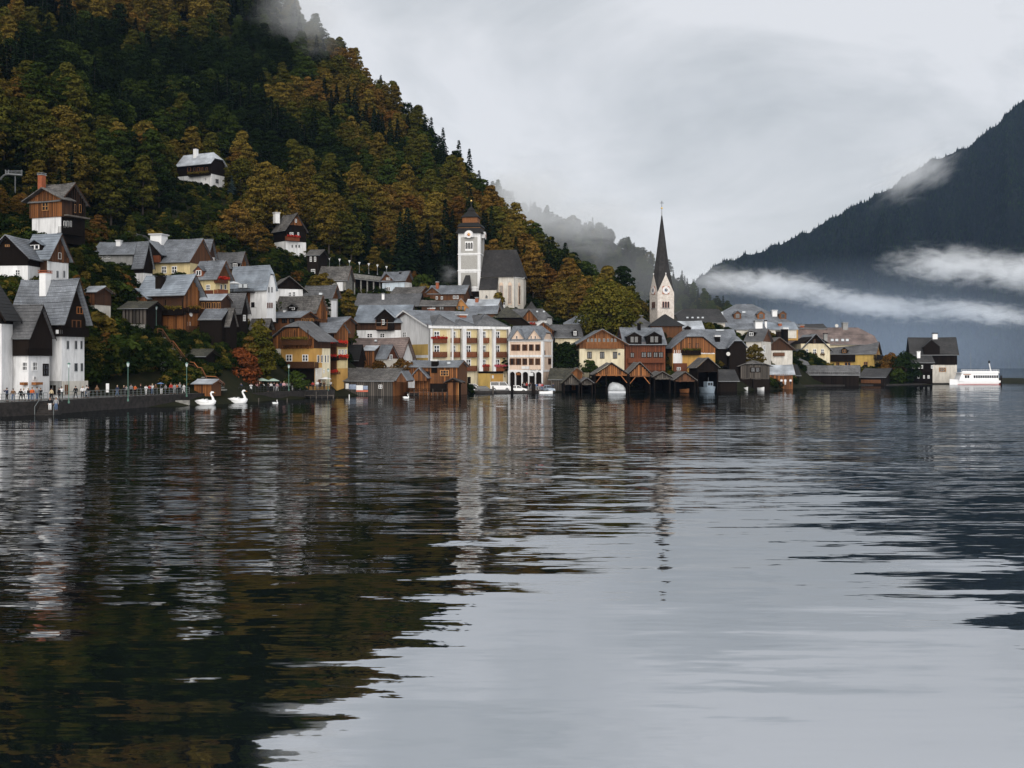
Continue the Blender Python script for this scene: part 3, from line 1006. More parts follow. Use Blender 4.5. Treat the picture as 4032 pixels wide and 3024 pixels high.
class House:
    def __init__(s, name, label, uC, YC, yaw, uL=None, uR=None, uS=None, uB=None, D=None, vb=1500, ve=1400, vr=1350, ridge='x', wall='white', roof='slate',
                 timber=None, split=None, eo=0.7, go=0.6, hipL=0.0, hipR=0.0, drop=1.6, cat='house', group=None, jet=0.06, ctrl=True, courses=True, walls=True):
        s.yaw = R(yaw)
        c, sn = math.cos(s.yaw), math.sin(s.yaw)
        s.c, s.s = c, sn
        C = P(uC, V0, YC)
        if uL is not None:
            t = (uL - U0) / F
            s.W = (C.x - t * YC) / (c - t * sn)
            O = Vector((C.x - s.W * c, YC - s.W * sn, 0))
        else:
            t = (uR - U0) / F
            s.W = (t * YC - C.x) / (c - t * sn)
            O = Vector((C.x, YC, 0))
        if D is None:
            if uS is not None:
                t = (uS - U0) / F
                q = Vector((O.x + s.W * c, O.y + s.W * sn, 0))
            else:
                t = (uB - U0) / F
                q = O
            D = (t * q.y - q.x) / (-sn - t * c)
        s.D = max(2.0, min(D, 30.0))
        Yf = O.y + s.W * sn / 2
        zb = Zof(vb, Yf)
        s.ridge, s.eo, s.go = ridge, eo, go
        if ridge == 'x':
            zr = Zof(vr, Yf + s.D / 2 * c)
            zedge = Zof(ve, Yf - eo * c)
            hw = s.D / 2
        else:
            zr = Zof(vr, Yf - go * c)
            zedge = Zof(ve, Yf - go * c)
            hw = s.W / 2
        s.m = (zr - zedge) / (hw + eo)
        s.zr, s.ze, s.hw = zr - zb, zedge + s.m * eo - zb, hw
        s.zb = zb
        s.e = empty(name, (O.x, O.y, zb), s.yaw)
        s.O = Vector((O.x, O.y, zb))
        tag(s.e, label, cat, group)
        s.wallm, s.roofm = WALL.get(wall + '_back', WALL[wall]), ROOF[roof]
        s.timberm = WALL.get(timber + '_back', WALL[timber]) if timber else None
        s.hipL, s.hipR = hipL, hipR
        s.zs = None
        if timber:
            s.zs = (Zof(split, Yf) - zb) if split else -drop
        hip = max(hipL, hipR)
        s.ztop = s.zr - 0.06 - s.m * (hw + eo) * hip
        if s.ztop < s.ze: s.ztop = s.ze + 0.01
        s.sag = random.uniform(0.05, 0.2) if (courses and (s.W if ridge == 'x' else s.D) > 5 and not (hipL or hipR)) else 0.0
        # ---- walls
        def prism(z0, m, nm, off):
            b = MB()
            k = max(0.0, (s.zr - 0.06 - s.ztop) / max(s.m, 0.01)) if hip else 0.0
            L = s.W if ridge == 'x' else s.D
            Hw = s.hw * 2
            zo = max(z0 + 0.02, s.ze - s.m * off - s.sag)
            zt_ = s.ztop - s.sag
            sec = [(-off, z0), (-off, zo)]
            if k > 0.01:
                sec += [(s.hw - k, zt_), (s.hw + k, zt_)]
            else:
                sec += [(s.hw, zt_)]
            sec += [(Hw + off, zo), (Hw + off, z0)]
            to = (lambda a, q, z: (a, q, z)) if ridge == 'x' else (lambda a, q, z: (q, a, z))
            A = [to(-off, q, z) for q, z in sec]
            B = [to(L + off, q, z) for q, z in sec]
            i = len(A)
            b.v = A + B
            fl = ridge != 'x'
            b.f = [tuple(range(i))[::-1] if not fl else tuple(range(i)), tuple(range(i, 2 * i)) if not fl else tuple(range(i, 2 * i))[::-1]]
            for a in range(i):
                q = (a, (a + 1) % i, i + (a + 1) % i, i + a)
                b.f.append(q if not fl else q[::-1])
            return b.build(nm, m, s.e)
        if not walls:
            pass
        elif s.zs is not None and s.zs > -drop + 0.1:
            MB().box(0, 0, -drop, s.W, s.D, s.zs + 0.02).build('wall', s.wallm, s.e)
            prism(s.zs, s.timberm, 'timber_wall', jet)
        elif s.timberm:
            prism(-drop, s.timberm, 'timber_wall', 0.0)
        else:
            prism(-drop, s.wallm, 'wall', 0.0)
        s.make_roof(courses)
        # ---- bookkeeping
        pts = [s.w(x, y, z) for x in (0, s.W) for y in (0, s.D) for z in (0, s.ze)]
        pts += [s.w(0, s.D / 2, s.zr), s.w(s.W, s.D / 2, s.zr)] if ridge == 'x' else [s.w(s.W / 2, 0, s.zr), s.w(s.W / 2, s.D, s.zr)]
        pp = [pix(p) for p in pts]
        RECTS.append((min(p[0] for p in pp), min(p[1] for p in pp), max(p[0] for p in pp), max(p[1] for p in pp), min(p.y for p in pts)))
        ctr = s.w(s.W / 2, s.D / 2, 0)
        FOOT.append((ctr.x, ctr.y, 0.42 * math.hypot(s.W, s.D)))
        if ctrl:
            CTRL.append((ctr.x, ctr.y, max(zb, 0.5)))
            q = s.w(s.W / 2, 0, 0)
            CTRL.append((q.x, q.y, max(zb - 0.3, 0.4)))
            for fx, fy in ((0, 0), (1, 0), (0, 1), (1, 1), (0.5, -0.35), (0, -0.35), (1, -0.35)):
                q = s.w(s.W * fx, s.D * fy, 0)
                CTRL.append((q.x, q.y, max(zb - (0.5 if fy >= 0 else 1.0), 0.3)))
    def w(s, x, y, z):
        return Vector((s.O.x + x * s.c - y * s.s, s.O.y + x * s.s + y * s.c, s.O.z + z))
    def loc(s, p):
        dx, dy = p.x - s.O.x, p.y - s.O.y
        return Vector((dx * s.c + dy * s.s, -dx * s.s + dy * s.c, p.z - s.O.z))
    def ray(s, u, v):
        o = s.loc(Vector((0, 0, CH)))
        d = P(u, v, 1.0) - Vector((0, 0, CH))
        return o, Vector((d.x * s.c + d.y * s.s, -d.x * s.s + d.y * s.c, d.z))
    def hit(s, face, u, v, off=0.0):
        """where the sight line of a photograph pixel meets a face: distance along the face and height"""
        o, d = s.ray(u, v)
        if face == 'F': t = (-off - o.y) / d.y
        elif face == 'R': t = (s.W + off - o.x) / d.x
        else: t = (-off - o.x) / d.x
        p = o + d * t
        return {'F': p.x, 'R': p.y, 'L': s.D - p.y}[face], p.z
    def place(s, face, a, off=0.0):
        if face == 'F': return (a, -off, 0), 0.0
        if face == 'R': return (s.W + off, a, 0), math.pi / 2
        return (-off, s.D - a, 0), -math.pi / 2
    def on_roof(s, u, v):
        o, d = s.ray(u, v)
        if s.ridge == 'x':      # front slope z = ze + m*y
            t = (s.ze + s.m * o.y - o.z) / (d.z - s.m * d.y)
        else:                   # slope on the side of the pixel
            pr = pix(s.w(s.W / 2, 0, s.zr))[0]
            if u < pr: t = (s.ze + s.m * o.x - o.z) / (d.z - s.m * d.x)
            else: t = (s.ze + s.m * (s.W - o.x) - o.z) / (d.z + s.m * d.x)
        return o + d * t
    # ---------------------------------------------------------------- roof
    def make_roof(s, courses=True):
        L = s.W if s.ridge == 'x' else s.D
        b_, m = s.hw + s.eo, s.m
        zr, ze = s.zr + 0.1, s.zr + 0.1 - m * b_
        a0, a1 = -s.go, L + s.go
        to = (lambda a, q, z: (a, q, z)) if s.ridge == 'x' else (lambda a, q, z: (s.W - q, a, z))
        hL, hR = s.hipL, s.hipR
        if s.ridge != 'x': hL, hR = s.hipL, s.hipR      # hipL: near end of a gable-front roof
        mb = MB()
        sl = math.hypot(1, m)
        sag = s.sag
        def P_(a, q, z):
            f_ = min(1.0, max(0.0, (a - a0) / (a1 - a0)))
            return Vector(to(a, q, z - sag * math.sin(math.pi * f_)))       # old ridges sag
        nseg = 4 if sag else 1
        for side in (0, 1):
            f = (lambda q: q) if side == 0 else (lambda q: 2 * s.hw - q)
            n = max(4, int(b_ * sl / 0.5)) if courses else 1
            for k in range(n):
                t0, t1 = k / n, (k + 1) / n
                def ends(t):
                    # the slope narrows where a hip cuts it
                    q = 1 - t
                    i0 = max(0.0, hL * b_ - q * b_) if hL else 0.0
                    i1 = max(0.0, hR * b_ - q * b_) if hR else 0.0
                    return a0 + i0, a1 - i1
                e0, e1 = ends(t0), ends(t1)
                q0, q1 = -s.eo + b_ * t0, -s.eo + b_ * t1
                z0, z1 = ze + m * b_ * t0, ze + m * b_ * t1
                lift = 0.035 if n > 1 else 0.0
                flip = (side == 1) != (s.ridge != 'x')
                jit = random.uniform(-0.012, 0.02)
                for g_ in range(nseg):
                    x0, x1 = e0[0] + (e0[1] - e0[0]) * g_ / nseg, e0[0] + (e0[1] - e0[0]) * (g_ + 1) / nseg
                    y0, y1 = e1[0] + (e1[1] - e1[0]) * g_ / nseg, e1[0] + (e1[1] - e1[0]) * (g_ + 1) / nseg
                    A, B = P_(x0, f(q0), z0 + lift + jit), P_(x1, f(q0), z0 + lift + jit)
                    Cc, Dd = P_(y1, f(q1), z1), P_(y0, f(q1), z1)
                    uv = [(x0, t0 * b_ * sl), (x1, t0 * b_ * sl), (y1, t1 * b_ * sl), (y0, t1 * b_ * sl)]
                    if flip: mb.slab(B, A, Dd, Cc, 0.13, [uv[1], uv[0], uv[3], uv[2]])
                    else: mb.slab(A, B, Cc, Dd, 0.13, uv)
        for h, a, sg in ((hL, a0, 1), (hR, a1, -1)):
            if h:
                zc = zr - m * b_ * h
                A, B, T = P_(a, s.hw - b_ * h, zc + 0.04), P_(a, s.hw + b_ * h, zc + 0.04), P_(a + sg * b_ * h, s.hw, zr + 0.04)
                uv = [(0, 0), (2 * b_ * h, 0), (b_ * h, b_ * h * sl)]
                cc = (B - A).cross(T - A)
                if cc.z < 0: A, B = B, A
                mb.poly([A, B, T], uv)
        r0 = a0 + (b_ * hL if hL else 0)
        r1 = a1 - (b_ * hR if hR else 0)
        for g_ in range(nseg):
            mb.bar(P_(r0 + (r1 - r0) * g_ / nseg, s.hw, zr + 0.02), P_(r0 + (r1 - r0) * (g_ + 1) / nseg, s.hw, zr + 0.02), 0.11, 6)
        s.roof = mb.build('roof', s.roofm, s.e)
        if s.ridge == 'x' and not (hL == 1 and hR == 1):
            MB().bar(P_(a0, -s.eo - 0.06, ze - 0.08), P_(a1, -s.eo - 0.06, ze - 0.08), 0.07, 6).build('gutter', GREYMETAL, s.e)
        # verge boards on the open gables
        for h, a, sg in ((hL, a0, -1), (hR, a1, 1)):
            if not h:
                for side in (0, 1):
                    vb = MB()
                    f = (lambda q: q) if side == 0 else (lambda q: 2 * s.hw - q)
                    p0, p1 = P_(a + sg * 0.03, f(-s.eo), ze - 0.05), P_(a + sg * 0.03, f(s.hw), zr - 0.05)
                    d = Vector((0, 0, -0.24))
                    e = (P_(a + sg * 0.08, 0, 0) - P_(a + sg * 0.03, 0, 0))
                    vb.poly([p0, p1, p1 + d, p0 + d]).poly([p0 + e, p0 + d + e, p1 + d + e, p1 + e]).poly([p0, p0 + e, p1 + e, p1]).poly([p0 + d, p1 + d, p1 + d + e, p0 + d + e])
                    vb.build('verge_board', s.timberm or WALL['brown'], s.e)
    # ---------------------------------------------------------------- openings and fittings
    def rect(s, face, u0, v0, u1, v1, off=0.0):
        um, vm = (u0 + u1) / 2, (v0 + v1) / 2
        a0 = s.hit(face, u0, vm, off)[0]
        a1 = s.hit(face, u1, vm, off)[0]
        z1 = s.hit(face, um, v0, off)[1]
        z0 = s.hit(face, um, v1, off)[1]
        if a0 > a1: a0, a1 = a1, a0
        return a0, z0, a1, z1
    def win(s, face, u0, v0, u1, v1, trim='white', style='cross', shut=None, box=None, off=None, name='window', pane=None):
        off = (s.offset(face, (v0 + v1) / 2, (u0 + u1) / 2)) if off is None else off
        a0, z0, a1, z1 = s.rect(face, u0, v0, u1, v1, off)
        (x, y, _), rz = s.place(face, (a0 + a1) / 2, off)
        o = link(name, window_mesh(TRIM.get(trim) or WALL[trim], style), s.e, (x, y, z0), (a1 - a0, 1, z1 - z0), (0, 0, rz))
        link('pane', PANE if pane is None else pane, o)
        if shut:
            for sg in (-1, 1):
                link('shutter', shutter_mesh(WALL[shut] if shut in WALL else TRIM[shut]), o, (sg * 0.78, -0.03, 0), (0.5, 1, 1))
        if box:
            flowers(o, -0.7, 0.7, -0.3, -0.18, 0.4, box, 60, seed=int(u0))
        return o
    def wins(s, face, cols, v0, v1, **k):
        for u0, u1 in cols:
            s.win(face, u0, v0, u1, v1, **k)
    def offset(s, face, v, u):
        if s.zs is None or s.zs < 0: return 0.0
        z = s.hit(face, u, v)[1]
        return 0.06 if z > s.zs else 0.0
    def door(s, face, u0, v0, u1, v1, m='dark', name='door'):
        a0, z0, a1, z1 = s.rect(face, u0, v0, u1, v1)
        (x, y, _), rz = s.place(face, (a0 + a1) / 2)
        b = MB().box(-0.5, -0.06, 0, 0.5, 0.05, 1).box(-0.42, -0.09, 0.06, -0.04, -0.05, 0.94).box(0.04, -0.09, 0.06, 0.42, -0.05, 0.94)
        o = b.build(name, WALL.get(m) or TRIM[m], s.e)
        o.location, o.scale, o.rotation_euler = (x, y, z0), (a1 - a0, 1, z1 - z0), (0, 0, rz)
        return o
    def panel(s, face, u0, v0, u1, v1, m, name='wall_panel', th=0.05, off=0.0):
        """a patch of other plaster, a sign or a band, standing a little proud of the face"""
        a0, z0, a1, z1 = s.rect(face, u0, v0, u1, v1, off)
        (x, y, _), rz = s.place(face, (a0 + a1) / 2, off)
        o = MB().box(-(a1 - a0) / 2, -th, 0, (a1 - a0) / 2, 0.03, z1 - z0).build(name, m if not isinstance(m, str) else (WALL.get(m) or TRIM.get(m)), s.e)
        o.location, o.rotation_euler = (x, y, z0), (0, 0, rz)
        return o
    def planks(s, face, m, v0=None, v1=None, width=0.42, u0=None, u1=None, gable=True, off=0.0):
        """vertical boards with gaps, each its own piece; they end under the roof slope"""
        L = s.W if face == 'F' else s.D
        um = pix(s.w(s.W / 2, 0, 0) if face == 'F' else s.w(s.W, s.D / 2, 0) if face == 'R' else s.w(0, s.D / 2, 0))[0]
        zlo = s.hit(face, um, v1)[1] if v1 else (s.zs if s.zs and s.zs > -2 else 0.0)
        isg = gable and ((face == 'F') == (s.ridge == 'y'))
        a, A1 = 0.0, L
        if u0 is not None:
            a, A1 = sorted((s.hit(face, u0, 1400)[0], s.hit(face, u1, 1400)[0]))
        zcap = s.hit(face, um, v0)[1] if v0 else 1e9
        m = WALL[m] if isinstance(m, str) else m
        me = plank_mesh(m)
        n = max(2, int((A1 - a) / width))
        wd = (A1 - a) / n
        for k in range(n):
            c0, c1 = a + k * wd, a + (k + 1) * wd
            if isg:
                t = min(min(c0, L - c0), min(c1, L - c1))
                zt = min(s.ztop, s.ze + s.m * t) - 0.02
            else:
                zt = s.ze
            zt = min(zt, zcap)
            z0 = zlo - random.uniform(0.0, 0.12)
            if zt - z0 < 0.25: continue
            (x, y, _), rz = s.place(face, (c0 + c1) / 2, off + 0.06 + 0.02)
            link('plank', me, s.e, (x, y, z0), (wd * random.uniform(0.55, 0.86), 0.07 + random.uniform(0, 0.03), zt - z0), (0, 0, rz))
    def balcony(s, face, u0, v0, u1, v1, depth=1.0, m='brown', box=None, style='boards', posts=0.0):
        a0, z0, a1, z1 = s.rect(face, u0, v0, u1, v1, depth)
        (x, y, _), rz = s.place(face, (a0 + a1) / 2)
        w = (a1 - a0) / 2
        mm = WALL.get(m) or TRIM.get(m) or m
        o = MB().box(-w, -depth, 0, w, 0, 0.14).build('balcony', mm, s.e)
        o.location, o.rotation_euler = (x, y, z0), (0, 0, rz)
        h = z1 - z0
        b = MB()
        n = max(3, int(2 * w / (0.24 if style == 'boards' else 0.16)))
        wd = 2 * w / n
        for k in range(n):
            c = -w + (k + 0.5) * wd
            q = 0.42 if style == 'boards' else 0.16
            b.box(c - wd * q, -depth - 0.03, 0.06, c + wd * q, -depth + 0.01, h - 0.08)
        for sg in (-1, 1):
            for k in range(max(2, int(depth / 0.3))):
                y0 = -depth + 0.1 + k * 0.3
                b.box(sg * w - 0.02, y0, 0.06, sg * w + 0.02, y0 + (0.24 if style == 'boards' else 0.06), h - 0.08)
        r = b.build('railing_board', mm, o)
        tag(r, kind='stuff')
        MB().box(-w - 0.04, -depth - 0.07, h - 0.08, w + 0.04, -depth + 0.05, h).build('handrail', mm, o)
        if posts:
            for c in (-w, 0, w):
                MB().box(c - 0.07, -depth - 0.02, h, c + 0.07, -depth + 0.1, h + posts).build('post', mm, o)
        if box:
            flowers(o, -w, w, -depth - 0.12, h - 0.15, 0.5, box, int(150 * w), seed=int(u0))
        return o
    def chimney(s, u0, v0, u1, v1, m='white', cap='brick', fy=0.5):
        """chimney whose top and width follow the photograph; fy: how far up the depth of the house"""
        Yc = s.w(s.W / 2, s.D * fy, 0).y
        p0, p1 = P(u0, v0, Yc), P(u1, v1, Yc)
        w = p1.x - p0.x
        l0 = s.loc(Vector(((p0.x + p1.x) / 2, Yc, p1.z)))
        h = p0.z - p1.z
        mm = {'white': WHITE, 'brick': BRICK, 'dark': WALL['dark'], 'grey': WALL['grey']}[m]
        b = MB().box(-w / 2, -w / 2, -1.2, w / 2, w / 2, h * 0.88)
        o = b.build('chimney', mm, s.roof)
        o.location = l0
        cm = {'brick': BRICK, 'white': WHITE, 'dark': WALL['dark'], 'grey': GREYMETAL}[cap]
        c = MB().box(-w * 0.6, -w * 0.6, h * 0.88, w * 0.6, w * 0.6, h * 0.94)
        for q in (-1, 1):
            for r in (-1, 1):
                c.box(q * w * 0.45 - 0.05, r * w * 0.45 - 0.05, h * 0.94, q * w * 0.45 + 0.05, r * w * 0.45 + 0.05, h)
        c.box(-w * 0.62, -w * 0.62, h, w * 0.62, w * 0.62, h + 0.1)
        k = c.build('chimney_cap', cm, s.roof)
        k.location = l0
        return o
    def skylight(s, u0, v0, u1, v1, m=None):
        a, b, c, d = s.on_roof(u0, v1), s.on_roof(u1, v1), s.on_roof(u1, v0), s.on_roof(u0, v0)
        n = (b - a).cross(d - a).normalized()
        if n.z < 0: n = -n
        q = [p + n * 0.22 for p in (a, b, c, d)]
        mb = MB().slab(*q, 0.3)
        o = mb.build('skylight', GREYMETAL, s.roof)
        cen = sum(q, Vector()) / 4
        q2 = [cen + (p - cen) * 0.82 + n * 0.02 for p in q]
        return MB().slab(*q2, 0.05).build('skylight_pane', m or SKYPANE, s.roof)
    def dormer(s, u0, v0, u1, v1, wall='brown', roof=None, over=0.25, win=True, trim='white', pitch=0.8, style='double', shed=False):
        """gabled dormer on the front slope; v0 is its ridge, v1 its sill"""
        c = s.on_roof((u0 + u1) / 2, v1)
        l = s.on_roof(u0, v1)
        r = s.on_roof(u1, v1)
        w = abs(r.x - l.x) if s.ridge == 'x' else abs(r.y - l.y)
        Yw = s.w(c.x, c.y, 0).y
        h = (v1 - v0) / F * Yw
        hr = min(h * 0.5, w / 2 * pitch)
        hw_ = h - hr
        o = empty('dormer', c)
        o.parent = s.e
        back = h / max(s.m, 0.2) + 0.4
        b = MB()
        sec = [(-w / 2, -0.3), (w / 2, -0.3), (w / 2, hw_), (0, h - 0.04), (-w / 2, hw_)]
        A = [(x, -0.12, z) for x, z in sec]
        B = [(x, back, z) for x, z in sec]
        b.v = A + B
        b.f = [(0, 1, 2, 3, 4), (9, 8, 7, 6, 5)] + [((k + 1) % 5, k, 5 + k, 5 + (k + 1) % 5) for k in range(5)]
        b.build('dormer_wall', WALL[wall], o)
        rb = MB()
        q = (w / 2 + over)
        zz = h - (hr / (w / 2)) * q
        for sg in (-1, 1):
            pts = [(sg * q, -0.12 - over, zz), (0, -0.12 - over, h), (0, back, h), (sg * q, back, zz)]
            if sg < 0: pts = pts[::-1]
            pts = [Vector(p) + Vector((0, 0, 0.09)) for p in pts]
            rb.slab(*(pts if (pts[1] - pts[0]).cross(pts[3] - pts[0]).z > 0 else pts[::-1]), 0.1)
        rb.build('dormer_roof', roof if roof else s.roofm, o)
        if win:
            ww = w * 0.62
            k = link('window', window_mesh(TRIM.get(trim) or WALL[trim], style), o, (0, -0.13, hw_ * 0.12), (ww, 1, hw_ * 0.9))
            link('pane', PANE, o, (0, -0.13, hw_ * 0.12), (ww, 1, hw_ * 0.9))
        return o
    def cross_gable(s, u0, u1, vr, ve, v1, wall='brown', roof=None, proj=0.3, over=0.5, off=None):
        """a gable standing on the front, its ridge running back into the main roof"""
        off = proj
        l = s.hit('F', u0, ve, off)
        r = s.hit('F', u1, ve, off)
        um = (u0 + u1) / 2
        zr, ze, z0 = s.hit('F', um, vr, off)[1], s.hit('F', um, ve, off)[1], s.hit('F', um, v1, off)[1]
        w, cx = r[0] - l[0], (l[0] + r[0]) / 2
        m = (zr - ze) / (w / 2)
        o = empty('front_gable', (cx, -proj, 0))
        o.parent = s.e
        back = min(s.D, max(1.5, (zr - s.ze) / max(s.m, 0.2) + proj + 0.3))
        b = MB()
        w2 = w / 2 - over
        zw = zr - m * w2
        sec = [(-w2, z0), (w2, z0), (w2, zw), (0, zr - 0.05), (-w2, zw)]
        b.v = [(x, 0, z) for x, z in sec] + [(x, back, z) for x, z in sec]
        b.f = [(0, 1, 2, 3, 4), (9, 8, 7, 6, 5)] + [((k + 1) % 5, k, 5 + k, 5 + (k + 1) % 5) for k in range(5)]
        b.build('gable_wall', WALL.get(wall + '_back', WALL[wall]), o)
        rb = MB()
        for sg in (-1, 1):
            pts = [Vector(p) for p in [(sg * w / 2, -over, ze + 0.1), (0, -over, zr + 0.1), (0, back, zr + 0.1), (sg * w / 2, back, ze + 0.1)]]
            uv = [(0, 0), (0, 4), (back, 4), (back, 0)]
            if (pts[1] - pts[0]).cross(pts[3] - pts[0]).z < 0: pts, uv = pts[::-1], uv[::-1]
            rb.slab(*pts, 0.16, uv)
        rb.build('gable_roof', roof if roof else s.roofm, o)
        s.cg = (cx, w2, zw, zr, z0, m, proj, o)
        return o
    def gable_planks(s, m, width=0.42, zcap=1e9):
        cx, w2, zw, zr, z0, mm, proj, o = s.cg
        me = plank_mesh(WALL[m])
        n = max(3, int(2 * w2 / width))
        wd = 2 * w2 / n
        for k in range(n):
            c = -w2 + (k + 0.5) * wd
            zt = zr - 0.08 - mm * (abs(c) + wd / 2)
            if zt - z0 < 0.2: continue
            link('plank', me, o, (c, -0.03, z0), (wd * random.uniform(0.55, 0.86), 0.08, zt - z0))
SKYPANE = mat('skylight_glass', (0.55, 0.58, 0.60), 0.15, 0.1, 2.0, spec=0.6)
# ------------------------------------------------------------------ houses at the left, by the quay and up the slope
h = House('white_house', 'white house cut by the left picture edge, dark roof gable over the quay', 6, 146, -8, uL=-120, D=2.5, vb=1548, ve=1268, vr=1120, ridge='y', wall='white', roof='black', timber='dark', split=1275, eo=1.0)
h = House('timber_topped_house', 'white house with black timber upper floor under a grey roof by the quay', 112, 148, -16, uL=7, uS=195, vb=1548, ve=1335, vr=1205, wall='white', roof='grey', timber='dark', split=1401, eo=0.5, go=0.7, jet=0.25)
h.wins('F', [(9, 31)], 1424, 1464); h.wins('F', [(89, 109)], 1424, 1460, style='grid'); h.wins('R', [(125, 146)], 1424, 1460, style='grid')
h.win('R', 168, 1432, 190, 1480, trim='dark'); h.win('R', 128, 1346, 138, 1371, style='bare'); h.win('F', 14, 1495, 48, 1504, style='grid'); h.door('F', 16, 1512, 50, 1545, 'white')
h.panel('F', 92, 1505, 110, 1516, 'orange', 'awning', 0.7); h.panel('R', 124, 1505, 152, 1515, 'orange', 'awning', 0.7); h.balcony('R', 114, 1372, 194, 1400, 0.4, 'dark')
h.win('R', 130, 1482, 143, 1495)
h = House('tall_white_house', 'tall white house with big slate roof and orange capped white chimney by the quay', 243, 153, -20, uL=60, uS=332, vb=1556, ve=1281, vr=1104, wall='white', roof='slate', timber='dark', split=1326, eo=0.6, go=1.1, jet=0.12)
h.chimney(163, 1068, 194, 1134, 'white', 'brick', 0.41); h.balcony('R', 246, 1289, 350, 1325, 0.8, 'dark')
h.wins('R', [(262, 270), (294, 302), (316, 323)], 1342, 1375, trim='grey', style='bare'); h.wins('R', [(292, 304), (317, 325)], 1430, 1462, trim='grey', style='bare')
h.win('R', 281, 1260, 318, 1292, trim='orange', style='double', pane=PANE); h.win('R', 300, 1208, 325, 1236, trim='orange', style='double')
h.panel('F', 175, 1500, 243, 1556, 'grey', 'plinth', 0.08); h.door('F', 195, 1514, 224, 1556); h.panel('R', 244, 1500, 345, 1556, 'offwhite', 'plinth', 0.08)
h.door('R', 252, 1512, 268, 1556, 'orange'); h.win('R', 321, 1520, 328, 1528, trim='dark', style='bare'); h.panel('F', 226, 1299, 245, 1314, 'white', 'sign', 0.3, 0.4)
h = House('small_timber_house', 'small dark timber house with pale roof edge peeking out right of the tall white house', 374, 184, -18, uL=330, D=4, vb=1236, ve=1152, vr=1131, wall='offwhite', roof='tin', timber='brown', split=1200, eo=0.4); h.planks('F', 'brown', width=0.5)
# up the slope, far left
h = House('brown_chalet', 'brown plank chalet on a white base high at the left with a red chimney', 240, 190, -22, uL=128, uS=335, vb=922, ve=796, vr=727, wall='dark', roof='shingle', timber='brown', split=856, eo=0.6, go=0.5)
h.cross_gable(99, 262, 742, 793, 856, 'brown', proj=0.25, over=1.0); h.gable_planks('orange', 0.4)
h.panel('F', 128, 856, 241, 940, 'white', 'white_base', 0.1); h.planks('R', 'dark', width=0.5); h.win('F', 166, 795, 192, 830, trim='wood', off=0.36); h.chimney(154, 684, 175, 740, 'brick', 'grey', 0.4)
h.wins('R', [(245, 250), (267, 274), (291, 298), (311, 319)], 805, 838, trim='wood', style='bare'); h.balcony('R', 244, 895, 330, 925, 1.1, 'dark', style='rails')
h.wins('R', [(250, 257), (262, 270), (275, 281)], 870, 895, style='bare'); h.panel('R', 243, 852, 333, 858, 'weathered', 'porch_roof', 1.3)
h = House('dark_gable_house', 'dark wooden gable over a white wall at the left edge below the brown chalet', 110, 172, -6, uL=-52, D=9, vb=1118, ve=1025, vr=928, ridge='y', wall='white', roof='slate', timber='dark', split=1046, eo=0.6)
h.win('F', 62, 1062, 80, 1084, off=0); h.win('F', 21, 963, 38, 972, trim='wood', off=0.1)
h = House('slate_dormer_house', 'brown and white house with blue slate roof and a side dormer at the left', 190, 175, -20, uL=100, uS=270, vb=1112, ve=1026, vr=926, wall='brown', roof='blue', timber='brown', split=1031, eo=0.5, go=0.7)
h.panel('R', 186, 1031, 268, 1110, 'white', 'white_wall', 0.06); h.wins('R', [(222, 229), (249, 255)], 1066, 1094, trim='grey', off=0.07, style='double'); h.planks('R', 'brown', v1=1031, width=0.5)
h.dormer(112, 945, 168, 985, wall='dark', pitch=0.7); h.win('R', 228, 995, 240, 1020, trim='white', style='bare')

# ------------------------------------------------------------------ cluster of timber houses on the slope
h = House('long_roof_house', 'low house with long pale slate roof behind bushes, left of the timber cluster', 522, 228, -5, uL=368, uS=532, D=8, vb=1045, ve=1003, vr=956, wall='grey', roof='slate', eo=0.5)
h.wins('F', [(392, 404), (410, 420), (424, 434)], 1001, 1020); h.chimney(460, 948, 478, 966, 'white', 'white', 0.4)
h = House('dark_ridge_house', 'black gabled roof showing above the slate roofs of the timber cluster', 560, 250, -4, uL=462, D=8, vb=1000, ve=955, vr=912, ridge='y', wall='grey', roof='dark', timber='dark', eo=0.6)
h = House('narrow_slate_house', 'narrow house with long steep slate roof between the low roof and the balcony house', 565, 217, -25, uL=529, uS=600, vb=1143, ve=1059, vr=955, wall='white', roof='slate', timber='dark', split=1075, eo=0.4, go=0.4)
h = House('yellow_balcony_house', 'yellow house with wide slate roof and white chimney stack in the timber cluster', 748, 222, -12, uL=575, uS=760, D=10, vb=1088, ve=1034, vr=944, wall='butter', roof='slate', eo=0.7, go=0.3, timber='orange', split=1036)
h.wins('F', [(637, 656), (677, 697)], 1048, 1076); h.chimney(602, 925, 650, 946, 'white', 'white', 0.5); h.cross_gable(540, 645, 948, 1008, 1036, 'dark', proj=0.4, over=0.6)
h.balcony('F', 590, 1006, 628, 1034, 0.9, 'red')
h = House('small_slate_house', 'small house with steep slate roof right of the white chimney stack', 816, 232, -18, uL=757, uS=845, vb=1035, ve=1017, vr=946, wall='white', roof='slate', timber='brown', split=1010, eo=0.4)
h = House('upper_grey_house', 'grey roofed house with white skylight at the top right of the timber cluster', 940, 236, -18, uL=850, uS=972, vb=1075, ve=1058, vr=995, wall='grey', roof='grey', timber='brown', eo=0.4)
h.dormer(914, 1033, 941, 1056, wall='dark', pitch=0.3); h.planks('R', 'orange', width=0.5)
h = House('dormer_house', 'yellow house with one white dormer window in its slate roof and wooden gable balconies', 848, 208, -25, uL=769, uS=905, vb=1165, ve=1103, vr=1031, wall='butter', roof='slate', timber='orange', split=1100, eo=0.5, go=0.8)
h.dormer(768, 1048, 801, 1088, wall='red', trim='white'); h.win('F', 812, 1121, 828, 1142); h.panel('F', 806, 1143, 840, 1158, 'red', 'parapet', 0.1)
